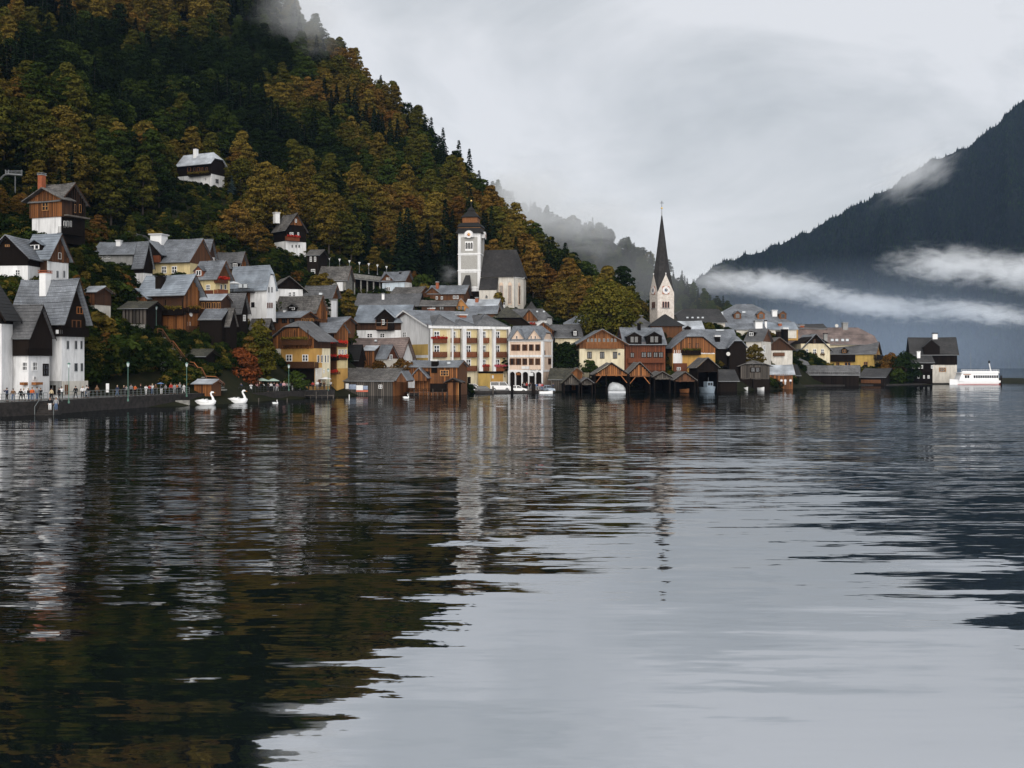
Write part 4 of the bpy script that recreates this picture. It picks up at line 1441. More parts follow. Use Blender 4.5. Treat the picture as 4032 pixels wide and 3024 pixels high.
h.balcony('R', 858, 1095, 898, 1115, 0.9, 'red', box='red_flower'); h.balcony('R', 858, 1140, 898, 1158, 0.9, 'red'); h.wins('R', [(866, 874), (882, 890)], 1120, 1140, style='bare'); h.planks('R', 'orange', width=0.45, v0=1094)
h = House('blue_roof_chalet', 'dark brown chalet with wide blue tin roof, dark chimney and flower balcony', 722, 194, -22, uL=560, uS=785, vb=1302, ve=1166, vr=1086, wall='brown', roof='blue', timber='brown', eo=0.9, go=1.0)
h.chimney(618, 1087, 646, 1126, 'dark', 'dark', 0.3); h.balcony('F', 585, 1212, 718, 1240, 1.1, 'dark', box='ochre', posts=1.4); h.planks('F', 'orange', v0=1244, v1=1298, width=0.42, u0=620, u1=722)
h.planks('R', 'orange', v1=1300, width=0.5); h.win('F', 664, 1258, 688, 1284, trim='wood'); h.win('R', 739, 1267, 748, 1288); h.balcony('R', 742, 1210, 784, 1232, 0.7, 'dark', box='orange'); h.balcony('R', 742, 1284, 785, 1308, 0.7, 'brown')
sd = MB(); sd.lathe([(0.0, 0.0), (0.22, 0.03), (0.40, 0.10), (0.42, 0.11), (0.40, 0.12), (0.0, 0.05)], n=18)
DISH = sd.mesh('dish', mat('dish_grey', (0.55, 0.53, 0.50), 0.5, 0.1, 2.0), True)
def dish(house, face, u, v, off=0.4, r=1.0):
    a, z = house.hit(face, u, v, off)
    (x, y, _), rz = house.place(face, a, off)
    link('satellite_dish', DISH, house.e, (x, y, z), (r, r, r), (R(80), 0, rz))
dish(h, 'R', 750, 1238)
h.cross_gable(490, 590, 1137, 1180, 1204, 'brown', proj=0.8, over=0.5); h.gable_planks('orange', 0.4)
h = House('dark_lean_to', 'dark open shed with mossy roof under the blue tin chalet', 578, 188, -12, uL=482, D=5, vb=1290, ve=1216, vr=1190, wall='dark', roof='moss', timber='dark', eo=0.6, cat='shed')
h.planks('F', 'weathered', width=0.6)
h = House('veranda_house', 'small veranda with white tin roof and wooden windows beside the blue tin chalet', 872, 200, -10, uL=786, D=4, vb=1222, ve=1184, vr=1162, wall='brown', roof='tin', timber='brown', eo=0.3, go=0.2)
h.wins('F', [(792, 806), (812, 830), (834, 850), (854, 868)], 1190, 1216, trim='wood', style='double')
h = House('slate_lean_to', 'slate lean-to roof over black timber under the white tin veranda', 872, 195, -10, uL=786, D=5, vb=1345, ve=1260, vr=1220, wall='dark', roof='slate', timber='dark', eo=0.3, go=0.2)
h = House('grey_gable_house', 'black timber house with steep grey roof in the middle of the slope', 948, 203, -25, uL=873, uS=975, vb=1310, ve=1238, vr=1159, wall='dark', roof='grey', timber='dark', eo=0.4, go=0.5)
h.skylight(882, 1190, 894, 1208, GLASS); h.win('R', 957, 1240, 966, 1264)
h = House('shingle_shed', 'small dark shed with striped shingle roof below the grey gable', 904, 196, -25, uL=874, uS=922, vb=1340, ve=1288, vr=1217, wall='dark', roof='shingle', timber='dark', eo=0.3, go=0.3, cat='shed')
h = House('white_steep_house', 'white house with pale steep roof, red shutters and a roof terrace', 1050, 219, -28, uL=904, uS=1086, vb=1236, ve=1148, vr=1051, wall='white', roof='blue', eo=0.4, go=0.3, hipR=0.35)
h.skylight(941, 1119, 957, 1136); h.skylight(961, 1119, 977, 1136); h.win('F', 990, 1190, 1003, 1210, trim='dark', shut='white'); h.wins('R', [(1052, 1056), (1060, 1064), (1068, 1072)], 1192, 1213, trim='red', style='double')
h.wins('R', [(1056, 1060), (1068, 1072)], 1130, 1152, trim='grey', style='bare'); h.panel('F', 955, 1152, 985, 1235, 'brown', 'timber_bay', 0.5); h.balcony('F', 906, 1136, 985, 1152, 1.5, 'dark', style='rails')
h = House('barn_house', 'house with dark curved shingle roof and half white gable behind the steep white house', 1192, 240, 22, uL=1082, D=9, vb=1174, ve=1150, vr=1090, ridge='y', wall='white', roof='shingle', timber='dark', split=1138, eo=1.0, go=0.6)
h.win('F', 1136, 1150, 1146, 1168); h.win('F', 1152, 1148, 1162, 1168)
h = House('ivy_gable_house', 'house with grey stepped roof and tall narrow white gable wall, ivy at its side', 1302, 243, -28, uL=1200, uS=1330, vb=1252, ve=1176, vr=1126, wall='grey', roof='grey', timber='orange', split=1176, eo=0.4, go=0.9)
h.panel('R', 1304, 1184, 1324, 1250, 'white', 'white_wall', 0.1); h.skylight(1257, 1154, 1272, 1168)
h = House('shingle_house', 'house with broad grey shingle roof and orange timber gable in mid village', 1246, 231, -28, uL=1083, uS=1288, vb=1262, ve=1236, vr=1167, wall='brown', roof='shingle', timber='orange', eo=0.4, go=0.3)
h.planks('R', 'orange', width=0.5, v1=1255); h.win('R', 1254, 1225, 1272, 1250, trim='dark', style='bare'); h.dormer(1136, 1198, 1168, 1222, wall='dark', pitch=0.9)
h = House('gallery_house', 'long low brown house with flat pale roof and glazed corner gallery', 1182, 222, -20, uL=985, uS=1242, vb=1300, ve=1252, vr=1229, wall='brown', roof='slate', timber='orange', eo=0.7, go=0.6)
h.wins('F', [(1075, 1096), (1110, 1130), (1140, 1160)], 1255, 1272, trim='dark', style='double'); h.wins('R', [(1186, 1200), (1204, 1217), (1221, 1234)], 1254, 1278, trim='wood', style='double'); h.chimney(1136, 1214, 1147, 1236, 'dark', 'dark', 0.5); h.chimney(1116, 1220, 1126, 1236, 'white', 'grey', 0.5)
h.panel('F', 985, 1218, 1045, 1240, 'white', 'terrace_wall', 0.1)
h = House('side_shingle_house', 'small house with brown shingle roof behind the yellow green tree', 1048, 206, -20, uL=990, uS=1062, vb=1330, ve=1300, vr=1258, wall='dark', roof='shingle', timber='dark', eo=0.3)
# the ochre inn and its neighbour
h = House('white_side_house', 'narrow white house squeezed between the yellow green tree and the ochre inn', 1102, 219, -12, uL=1058, D=6, vb=1520, ve=1386, vr=1345, wall='white', roof='dark', timber='dark', split=1388, eo=0.5); h.win('F', 1090, 1394, 1098, 1414, trim='dark'); h.win('F', 1070, 1420, 1080, 1440)
h = House('ochre_inn', 'ochre yellow inn with half hipped roof, wooden balconies and white framed windows', 1238, 213, -30, uL=1076, uS=1300, vb=1522, ve=1350, vr=1266, ridge='y', wall='ochre', roof='grey', timber='brown', split=1372, eo=1.6, go=0.7, hipL=0.28)
h.wins('F', [(1127, 1151), (1191, 1214)], 1396, 1423); h.panel('R', 1268, 1372, 1300, 1520, 'cream', 'pale_wall', 0.03); h.panel('F', 1076, 1372, 1106, 1520, 'offwhite', 'side_wall', 0.05); h.wins('R', [(1248, 1256), (1263, 1270), (1277, 1283), (1288, 1293)], 1398, 1428, trim='white', style='bare'); h.balcony('F', 1108, 1332, 1212, 1360, 1.3, 'brown', box='ochre', posts=1.6)
h.balcony('F', 1104, 1424, 1238, 1450, 1.3, 'brown'); h.wins('F', [(1136, 1152), (1156, 1172)], 1306, 1330, trim='brown', style='bare'); h.planks('F', 'orange', v1=1372, width=0.45); h.panel('R', 1240, 1448, 1268, 1520, 'offwhite', 'white_wall', 0.05)
h.door('R', 1252, 1494, 1262, 1522, 'brown'); h.wins('R', [(1272, 1277)], 1455, 1470); h.panel('F', 1104, 1450, 1238, 1520, 'dark', 'cellar_wall', 0.05); h.win('R', 1243, 1458, 1248, 1478)
h = House('flower_balcony_house', 'brown and yellow house with red flower balcony beside the ochre inn', 1326, 222, -30, uL=1180, uS=1369, vb=1512, ve=1312, vr=1272, wall='ochre', roof='slate', timber='orange', split=1363, eo=0.7, go=0.5)
h.planks('R', 'orange', v1=1363, width=0.45); h.balcony('F', 1262, 1346, 1326, 1366, 0.9, 'brown', box='red_flower'); h.balcony('R', 1328, 1346, 1366, 1366, 0.6, 'brown', box='red_flower'); h.win('F', 1246, 1308, 1268, 1334, trim='wood', style='grid', off=0.1); h.wins('F', [(1274, 1292), (1297, 1315)], 1316, 1342, trim='dark', style='double')
h.panel('R', 1328, 1368, 1368, 1450, 'butter', 'yellow_wall', 0.05); h.wins('R', [(1332, 1340), (1344, 1352), (1357, 1364)], 1376, 1396, off=0.06); h.balcony('R', 1331, 1402, 1367, 1418, 0.3, 'brown', box='red_flower'); h.panel('F', 1296, 1366, 1326, 1470, 'brown', 'timber_bay', 0.3); h.balcony('F', 1298, 1400, 1326, 1420, 0.6, 'dark', box='red_flower')
h.balcony('F', 1300, 1462, 1332, 1474, 0.7, 'brown', box='red_flower'); h.chimney(1234, 1266, 1254, 1290, 'dark', 'dark', 0.2)
h = House('upper_slate_wing', 'slate ridge rising behind the flower balcony house', 1346, 234, -20, uL=1244, D=6, vb=1300, ve=1274, vr=1250, wall='brown', roof='slate', timber='orange', eo=0.3)

# ------------------------------------------------------------------ middle shore
h = House('black_roof_house', 'small house with black roof and ivy gable beside the flower balconies', 1412, 236, -30, uL=1366, uS=1428, vb=1470, ve=1421, vr=1361, wall='dark', roof='black', timber='dark', eo=0.3, go=0.3)
h = House('brown_tower_house', 'narrow brown timber house with short white roof between black and slate roofs', 1475, 239, -12, uL=1428, D=5, vb=1462, ve=1381, vr=1364, wall='brown', roof='tin', timber='brown', eo=0.3, go=0.2); h.planks('F', 'orange', width=0.5)
h = House('red_gable_house', 'small house with slate roof and red white gable above the shore shed', 1521, 238, -35, uL=1483, uS=1566, vb=1462, ve=1416, vr=1361, wall='offwhite', roof='slate', timber='red', split=1412, eo=0.3, go=0.4); h.wins('R', [(1532, 1544)], 1396, 1418, style='double')
h = House('rose_roof_house', 'house with rose brown roof, one skylight and a white gable left of the hotel', 1576, 246, -30, uL=1384, uS=1624, vb=1462, ve=1418, vr=1332, wall='white', roof='rose', eo=0.5, go=0.8); h.skylight(1476, 1339, 1486, 1347)
h = House('blue_tin_house', 'white house with blue tin roof and carved wooden balcony gable behind the hotel', 1600, 264, -6, uL=1405, D=11, vb=1352, ve=1271, vr=1203, wall='white', roof='blue', timber='brown', split=1300, eo=0.9, go=0.8)
h.cross_gable(1472, 1560, 1215, 1254, 1302, 'dark', proj=0.9, over=0.6); h.balcony('F', 1480, 1284, 1524, 1298, 1.7, 'brown', posts=1.5); h.wins('F', [(1445, 1467), (1496, 1515)], 1313, 1329); h.win('F', 1502, 1258, 1514, 1278, off=0.95)
# the big yellow and white hotel
h = House('balcony_hotel', 'large cream and yellow hotel with white gable and rows of brown balconies', 1690, 250, 29, uR=2004, uB=1514, vb=1534, ve=1284, vr=1236, wall='cream', roof='slate', eo=0.5, go=0.3, hipR=1.0, cat='hotel', courses=False)
HOTEL = h
h.panel('F', 1684, 1284, 2006, 1295, 'white', 'cornice', 0.6)
for a, b in ((1689, 1697), (1773, 1779), (1815, 1830), (1881, 1895), (1936, 1946), (1995, 2003)):
    h.panel('F', a, 1295, b, 1462 if a > 1800 else 1440, 'white', 'pier', 0.9)
for k, (v0, v1) in enumerate(((1330, 1351), (1385, 1407), (1440, 1461))):
    for a, b in ((1696, 1761), (1779, 1812), (1831, 1880), (1898, 1927), (1945, 1996)):
        if k == 2 and b < 1815: continue
        h.balcony('F', a, v0, b, v1, 0.8, 'red', box={(0, 1696): 'red_flower', (2, 1898): 'red_flower', (2, 1945): 'pink_flower'}.get((k, a)))
        h.win('F', a + (12 if b - a > 60 else 2), v0 - 26, a + (34 if b - a > 60 else 22 if b - a > 40 else 14), v0 + 4, style='cross')
        h.panel('F', a + (37 if b - a > 60 else 25), v0 - 30, b - 2, v0 + 16, 'butter', 'wall_panel', 0.04)
h.panel('F', 1882, 1462, 1928, 1532, 'yellow', 'yellow_wall', 0.3); h.panel('F', 1932, 1472, 1980, 1532, 'ochre', 'garage_door', 0.1); h.panel('F', 1936, 1478, 1943, 1490, 'white', 'sign', 0.16); h.panel('F', 1882, 1462, 1980, 1470, 'dark', 'painted_shade_bar', 0.35); h.door('F', 1840, 1484, 1853, 1510)  # the long dark bar stands in for the shade under the balconies
h.wins('L', [(1547, 1560), (1586, 1600)], 1307, 1328); h.panel('L', 1620, 1356, 1686, 1398, 'yellow', 'yellow_patch', 0.04); h.panel('L', 1628, 1409, 1686, 1425, 'yellow', 'yellow_patch', 0.04)
def hotel_gable(h):
    """the white gable wall of the hotel's left wing and its roof running back"""
    D, zr, ze = h.D, h.hit('L', 1602, 1222)[1], h.hit('L', 1602, 1288)[1]
    b = MB()
    b.v = [(-0.02, 0, 0), (-0.02, D, 0), (-0.02, D, ze), (-0.02, D / 2, zr), (-0.02, 0, ze)] + [(0.5, 0, 0), (0.5, D, 0), (0.5, D, ze), (0.5, D / 2, zr), (0.5, 0, ze)]
    b.f = [(0, 4, 3, 2, 1), (5, 6, 7, 8, 9)] + [(k, (k + 1) % 5, 5 + (k + 1) % 5, 5 + k) for k in range(5)]
    b.build('gable_wall', WALL['white'], h.e)
    L = h.W * 0.86
    rb = MB()
    for y0 in (0, D):
        sg = -1 if y0 == 0 else 1
        pts = [Vector(p) for p in [(-0.7, y0 + sg * 0.4, ze + 0.02), (L, y0 + sg * 0.4, ze + 0.02), (L, D / 2, zr + 0.15), (-0.7, D / 2, zr + 0.15)]]
        uv = [(0, 0), (L, 0), (L, 9), (0, 9)]
        if (pts[1] - pts[0]).cross(pts[3] - pts[0]).z < 0: pts, uv = pts[::-1], uv[::-1]
        rb.slab(*pts, 0.2, uv)
    rb.build('wing_roof', ROOF['slate'], h.e)
    for y0 in (0, D):
        vb = MB()
        p0, p1 = Vector((-0.75, y0 + (-0.4 if y0 == 0 else 0.4), ze - 0.02)), Vector((-0.75, D / 2, zr + 0.1))
        d = Vector((0, 0, -0.4))
        e_ = Vector((0.06, 0, 0))
        vb.poly([p0, p1, p1 + d, p0 + d]).poly([p0 + e_, p0 + d + e_, p1 + d + e_, p1 + e_]).poly([p0 + d, p1 + d, p1 + d + e_, p0 + d + e_])
        vb.build('verge_board', WHITE, h.e)
    # small hipped roofs over the balcony front
    for (ua, ub, vt) in ((1700, 1812, 1239), (1790, 1882, 1257), (1870, 2000, 1237)):
        a0, a1 = h.hit('F', ua, 1284, 0.5)[0], h.hit('F', ub, 1284, 0.5)[0]
        z0, z1 = h.hit('F', ua, 1284, 0.5)[1] + 0.05, h.hit('F', (ua + ub) / 2, vt, -2.5)[1]
        cx = (a0 + a1) / 2
        m = MB()
        A, B, T, K0, K1 = Vector((a0, -0.65, z0)), Vector((a1, -0.65, z0)), Vector((cx, 3.2, z1)), Vector((a0, 9, z0)), Vector((a1, 9, z0))
        T2 = Vector((cx, 9, z1))
        m.poly([A, B, T], [(0, 0), (a1 - a0, 0), ((a1 - a0) / 2, 4)]).poly([B, K1, T2, T], [(0, 0), (9, 0), (9, 4), (4, 4)]).poly([K0, A, T, T2], [(0, 0), (9, 0), (5, 4), (0, 4)])
        m.build('hipped_roof', ROOF['grey'], h.e)
        for q in ((A, T), (B, T)): MB().bar(q[0] + Vector((0, 0, 0.05)), q[1] + Vector((0, 0, 0.05)), 0.1, 5).build('hip_ridge', ROOF['slate'], h.e)
hotel_gable(h)
h.chimney(1802, 1240, 1832, 1256, 'brick', 'white', 0.35); h.chimney(1688, 1215, 1708, 1228, 'brick', 'white', 0.5)
for a in (1690, 1813, 1879, 1998):
    x, z = h.hit('F', a, 1295, 1.0)
    MB().bar((x, -1.0, 0), (x, -1.0, z), 0.07, 6).build('downpipe', WALL['dark'], h.e)
# pink arcaded house
h = House('pink_arcade_house', 'pink house with white arcade, brown shutters and two mansard gables beside the hotel', 2137, 254, -24, uL=2003, uS=2175, vb=1534, ve=1340, vr=1286, wall='pink', roof='slate', eo=0.3, go=0.3, hipR=0.5, cat='hotel')
for v0, v1 in ((1336, 1345), (1398, 1406), (1456, 1464)): h.panel('F', 2003, v0, 2137, v1, 'white', 'cornice', 0.12); h.panel('R', 2137, v0, 2175, v1, 'white', 'cornice', 0.12)
for a, b in ((2003, 2007), (2131, 2137)): h.panel('F', a, 1345, b, 1456, 'white', 'corner_band', 0.1)
h.panel('R', 2137, 1345, 2142, 1460, 'white', 'corner_band', 0.1); h.panel('R', 2171, 1345, 2175, 1460, 'white', 'corner_band', 0.1)
h.wins('F', [(2018, 2027), (2035, 2044), (2062, 2072), (2088, 2097), (2113, 2122)], 1356, 1381, trim='brown', style='double', shut='brown'); h.wins('F', [(2011, 2022), (2036, 2047), (2062, 2071), (2088, 2097), (2113, 2122)], 1411, 1437, trim='brown', style='double', shut='brown')
h.win('R', 2158, 1411, 2169, 1435, trim='brown'); h.win('R', 2140, 1380, 2146, 1400, trim='orange', style='bare')
for ua, ub in ((2010, 2068), (2074, 2136)):
    h.cross_gable(ua, ub, 1296, 1336, 1340, 'pink', proj=0.1, over=0.35)
h.wins('F', [(2033, 2038), (2090, 2094), (2106, 2110)], 1322, 1334, off=0.12, style='bare')
def arcade(h):
    ctr = [(2008, 2028), (2032, 2054), (2058, 2080), (2084, 2107), (2110, 2133)]
    zt = h.hit('F', 2070, 1459, 0.35)[1]
    b = MB()
    xs = [h.hit('F', u, 1500, 0.35) for u in (2001, 2138)]
    X0, X1 = xs[0][0], xs[1][0]
    prev = X0
    N = 8
    Y0, Y1 = -0.5, -0.12
    zsp = h.hit('F', 2070, 1474, 0.35)[1]
    top = h.hit('F', 2070, 1464, 0.35)[1]
    def col(x0, x1, z0, z1): b.box(x0, Y0, z0, x1, Y1, z1)
    for k, (a, c) in enumerate(ctr):
        x0, x1 = h.hit('F', a, 1500, 0.35)[0], h.hit('F', c, 1500, 0.35)[0]
        col(prev, x0, 0, zt)
        r = (x1 - x0) / 2
        for q in range(N):
            t0, t1 = math.pi * q / N, math.pi * (q + 1) / N
            xa, xb = x0 + r - r * math.cos(t0), x0 + r - r * math.cos(t1)
            za, zb_ = zsp + (top - zsp) * math.sin(t0), zsp + (top - zsp) * math.sin(t1)
            for yy in (Y0, Y1):
                b.poly([(xa, yy, za), (xb, yy, zb_), (xb, yy, zt), (xa, yy, zt)] if yy == Y0 else [(xa, yy, zt), (xb, yy, zt), (xb, yy, zb_), (xa, yy, za)])
            b.poly([(xa, Y1, za), (xb, Y1, zb_), (xb, Y0, zb_), (xa, Y0, za)])
        prev = x1
    col(prev, X1, 0, zt)
    b.build('arcade', WALL['white'], h.e)
    h.panel('F', 2004, 1464, 2136, 1534, 'dark', 'shop_front', 0.05)
    h.panel('F', 2035, 1467, 2052, 1477, 'orange', 'shop_sign', 0.6); h.panel('F', 2087, 1467, 2102, 1480, 'white', 'shop_sign', 0.6); h.panel('F', 2055, 1442, 2085, 1453, 'white', 'sign_board', 0.2)
    tx = bpy.data.curves.new('lettering', 'FONT')
    tx.body = 'Hotel Café'
    tx.size = 0.62
    tx.extrude = 0.02
    tx.align_x = 'CENTER'
    a, z = h.hit('F', 2109, 1460.5, 0.14)
    tmp = bpy.data.objects.new('lettering', tx)
    COL.objects.link(tmp)
    bpy.context.view_layer.update()
    me = bpy.data.meshes.new_from_object(tmp.evaluated_get(bpy.context.evaluated_depsgraph_get()))
    bpy.data.objects.remove(tmp)
    me.materials.clear()
    o = bpy.data.objects.new('lettering', me)
    o.location, o.rotation_euler = (a, -0.16, z), (R(90), 0, 0)
    o.data.materials.append(IRON)
    COL.objects.link(o)
    o.parent = h.e
arcade(h)

# ------------------------------------------------------------------ roofs behind the hotels, towards the church
h = House('mossy_roof_house', 'big dark mossy hipped roof behind the pink house', 2088, 276, 0, uL=1905, D=16, vb=1300, ve=1284, vr=1206, ridge='y', wall='grey', roof='moss', timber='dark', eo=0.3, hipL=0.6)
h = House('plank_gable_house', 'grey roofed house with orange plank gable and verge below the church choir', 2152, 284, -20, uL=1995, uS=2174, vb=1300, ve=1260, vr=1219, wall='white', roof='grey', eo=0.4, go=0.3, hipR=0.8)
h.cross_gable(2048, 2124, 1217, 1262, 1264, 'orange', proj=0.6, over=0.6); h.gable_planks('orange', 0.4); h.skylight(2112, 1226, 2120, 1232); h.skylight(2138, 1226, 2147, 1232); h.balcony('F', 2062, 1274, 2108, 1286, 0.9, 'brown', box='red_flower')
h = House('small_plank_house', 'small orange plank gable between mossy roof and cream house', 2174, 274, -8, uL=2106, D=8, vb=1335, ve=1304, vr=1271, ridge='y', wall='orange', roof='grey', timber='orange', eo=0.5); h.planks('F', 'orange', width=0.45, v1=1330)
h = House('cream_corner_house', 'cream house with dark slate roof and one dormer left of the big tree', 2288, 278, 4, uL=2186, D=10, vb=1378, ve=1331, vr=1280, wall='cream', roof='grey', eo=0.5); h.dormer(2254, 1296, 2274, 1323, wall='dark', trim='white')
h = House('back_slate_house', 'pale slate roof with a white skylight behind the cream house', 2312, 292, 0, uL=2226, D=9, vb=1290, ve=1277, vr=1240, wall='cream', roof='slate', eo=0.4, hipL=0.9); h.skylight(2276, 1264, 2288, 1271)
h = House('light_roof_house', 'house with pale tin roof and red chimney just below the church tower', 1950, 284, -10, uL=1836, D=9, vb=1236, ve=1212, vr=1180, wall='offwhite', roof='tin', eo=0.3); h.chimney(1872, 1172, 1884, 1196, 'brick', 'grey', 0.4)
h = House('front_slate_house', 'slate roof between the pale tin roof and the hotel', 1950, 276, -6, uL=1838, D=9, vb=1250, ve=1236, vr=1206, wall='offwhite', roof='slate', timber='orange', eo=0.3)
h = House('honey_gable_house', 'honey coloured timber gable with two windows above the hotel roof', 1849, 280, 6, uL=1781, D=14, vb=1238, ve=1224, vr=1178, ridge='y', wall='honey', roof='slate', timber='honey', eo=0.3, go=0.3)
h.wins('F', [(1804, 1813), (1818, 1827)], 1205, 1222, trim='dark', style='double', off=0)
h = House('wide_slate_house', 'wide grey slate roof with a small chimney above the blue tin house', 1642, 282, -4, uL=1402, D=10, vb=1216, ve=1206, vr=1157, wall='brown', roof='grey', timber='dark', eo=0.4); h.chimney(1504, 1156, 1514, 1180, 'white', 'grey', 0.3)
h = House('long_shed_house', 'long flat shed roof between the wide slate roof and honey gable', 1790, 276, -3, uL=1660, D=7, vb=1228, ve=1205, vr=1184, wall='brown', roof='shingle', timber='brown', eo=0.3); h.wins('F', [(1700, 1716), (1730, 1748)], 1207, 1220, trim='dark', style='double')
h = House('low_gable_house', 'dark shingle roof with orange gable under the pale blue house', 1648, 292, -25, uL=1540, uS=1692, vb=1182, ve=1162, vr=1131, wall='brown', roof='shingle', timber='orange', eo=0.4)
h = House('smoking_house', 'orange timber house with slate roof and smoking chimney left of the church tower', 1826, 294, -10, uL=1690, D=8, vb=1188, ve=1158, vr=1126, wall='orange', roof='slate', timber='orange', eo=0.5); h.cross_gable(1666, 1740, 1130, 1160, 1182, 'orange', proj=0.3, over=0.5); h.chimney(1717, 1110, 1728, 1132, 'brick', 'grey', 0.4); h.wins('F', [(1784, 1794), (1797, 1806)], 1164, 1177, style='double'); h.wins('F', [(1716, 1724), (1736, 1744)], 1167, 1179, off=0.32, style='double')
h = House('pale_blue_house', 'pale blue house with orange timber gables and slate roof on the upper lane', 1592, 300, -25, uL=1505, uS=1622, vb=1142, ve=1108, vr=1071, wall='paleblue', roof='slate', timber='orange', split=1112, eo=0.5, go=0.7)
h.cross_gable(1494, 1556, 1076, 1108, 1112, 'orange', proj=0.25, over=0.5); h.chimney(1573, 1070, 1582, 1093, 'dark', 'grey', 0.3); h.win('F', 1521, 1130, 1537, 1146); h.wins('F', [(1521, 1527), (1530, 1536)], 1093, 1103, off=0.3); h.win('R', 1600, 1122, 1610, 1132); h.panel('R', 1594, 1112, 1621, 1140, 'white', 'white_wall', 0.05)

# ------------------------------------------------------------------ houses high on the hillside
h = House('hillside_white_house', 'lone white house with pale roof and white chimney high in the forest', 832, 305, -26, uL=700, uS=884, vb=737, ve=652, vr=608, wall='white', roof='tin', timber='dark', split=690, eo=0.8, go=0.5, hipR=0.55)
h.chimney(764, 583, 778, 614, 'white', 'dark', 0.5); h.wins('F', [(738, 752), (762, 770), (776, 788), (794, 800), (810, 818)], 659, 675, trim='orange', style='bare', pane=None); h.win('R', 848, 705, 860, 722, trim='grey'); h.balcony('F', 740, 680, 822, 691, 0.9, 'dark', box='ochre'); h.win('F', 806, 698, 814, 712)
h = House('hillside_chalet', 'dark chalet with orange gable tip, balcony and white chimney on the slope', 1126, 290, -48, uL=1080, uS=1205, vb=985, ve=913, vr=846, wall='white', roof='shingle', timber='dark', split=952, eo=0.6, go=0.7)
h.chimney(1079, 838, 1098, 862, 'white', 'white', 0.5); h.balcony('R', 1130, 930, 1180, 948, 1.0, 'red', box='red_flower'); h.wins('R', [(1140, 1146), (1148, 1155), (1171, 1177)], 915, 930); h.planks('R', 'orange', v1=886, width=0.4); h.wins('R', [(1148, 1152), (1163, 1168), (1175, 1180)], 964, 975, trim='grey', style='bare'); h.win('R', 1161, 862, 1168, 876, off=0.12)
h = House('dark_lane_house', 'narrow dark wooden house with white windows at the start of the lamp terrace', 1253, 284, -10, uL=1210, D=7, vb=1085, ve=1006, vr=986, wall='dark', roof='shingle', timber='dark', eo=0.4)
h.wins('F', [(1220, 1228), (1237, 1245)], 1011, 1030); h.win('F', 1225, 1060, 1241, 1077)
# ------------------------------------------------------------------ right of the tree: shore houses
h = House('cream_chalet', 'cream chalet with wooden gable balcony facing the boathouses', 2458, 260, 3, uL=2282, D=12, vb=1492, ve=1358, vr=1298, ridge='y', wall='cream', roof='slate', timber='orange', split=1373, eo=0.9, go=1.0)
h.balcony('F', 2306, 1347, 2432, 1373, 1.1, 'orange'); h.planks('F', 'orange', v1=1372, width=0.42); h.wins('F', [(2311, 2321), (2325, 2336), (2340, 2350), (2354, 2365), (2373, 2384), (2389, 2400), (2404, 2414), (2418, 2428)], 1332, 1347, trim='wood', style='bare', off=0.12)
h.wins('F', [(2312, 2330), (2362, 2380), (2413, 2430)], 1385, 1412, trim='dark', style='double'); h.win('F', 2434, 1389, 2442, 1398, trim='dark', style='bare')
h = House('twin_dormer_house', 'reddish timber house with two curved dormers in its pale slate roof', 2620, 263, 2, uL=2457, D=13, vb=1490, ve=1358, vr=1292, wall='red', roof='slate', timber='red', eo=0.9, go=0.3)
h.dormer(2468, 1308, 2526, 1354, wall='dark', trim='dark', pitch=0.55); h.dormer(2545, 1306, 2606, 1354, wall='dark', trim='dark', pitch=0.55); h.chimney(2510, 1274, 2522, 1300, 'dark', 'dark', 0.45)
h.planks('F', 'red', v1=1458, width=0.42); h.win('F', 2482, 1388, 2497, 1408, trim='dark', style='double', off=0.12); h.wins('F', [(2525, 2545), (2548, 2566), (2573, 2590), (2593, 2611)], 1386, 1408, trim='dark', style='double', off=0.12); h.balcony('F', 2474, 1409, 2616, 1429, 0.9, 'red')
h = House('orange_balcony_house', 'orange and yellow house with half hipped gable, flower balcony and white door', 2816, 266, 6, uL=2648, D=13, vb=1492, ve=1376, vr=1300, ridge='y', wall='ochre', roof='slate', timber='orange', split=1390, eo=0.6, go=0.8, hipL=0.36)
h.balcony('F', 2688, 1376, 2760, 1398, 1.0, 'dark', box='olive'); h.wins('F', [(2709, 2720), (2739, 2752)], 1352, 1374, trim='dark', style='bare'); h.planks('F', 'orange', width=0.45, v1=1390); h.panel('F', 2650, 1378, 2686, 1432, 'white', 'door_surround', 0.1); h.door('F', 2656, 1390, 2674, 1428, 'dark'); h.panel('F', 2760, 1389, 2814, 1394, 'white', 'cornice', 0.12); h.panel('F', 2650, 1430, 2702, 1462, 'red', 'terrace_wall', 0.8); h.win('F', 2665, 1446, 2680, 1458, off=0.82)
h = House('slate_roof_wing', 'long slate roof with dark white topped chimney right of the orange house', 2905, 272, 4, uL=2750, D=11, vb=1420, ve=1373, vr=1299, wall='dark', roof='slate', timber='dark', eo=0.5); h.chimney(2814, 1322, 2833, 1356, 'dark', 'white', 0.2); h.skylight(2816, 1300, 2852, 1305)
h = House('dark_barn', 'black timber barn gable behind the boathouses', 2936, 270, 4, uL=2872, D=9, vb=1480, ve=1372, vr=1327, ridge='y', wall='dark', roof='slate', timber='dark', eo=0.4, hipL=0.4, cat='barn'); dish(h, 'F', 2867, 1394, 0.5, 1.2)
h = House('orange_dormer_house', 'small house with shed dormer and orange gable right of the black barn', 2997, 278, -25, uL=2938, uS=3036, vb=1420, ve=1344, vr=1297, wall='offwhite', roof='grey', timber='orange', split=1344, eo=0.4); h.dormer(2945, 1303, 2972, 1325, wall='dark', pitch=0.4); h.win('R', 3004, 1360, 3012, 1390)
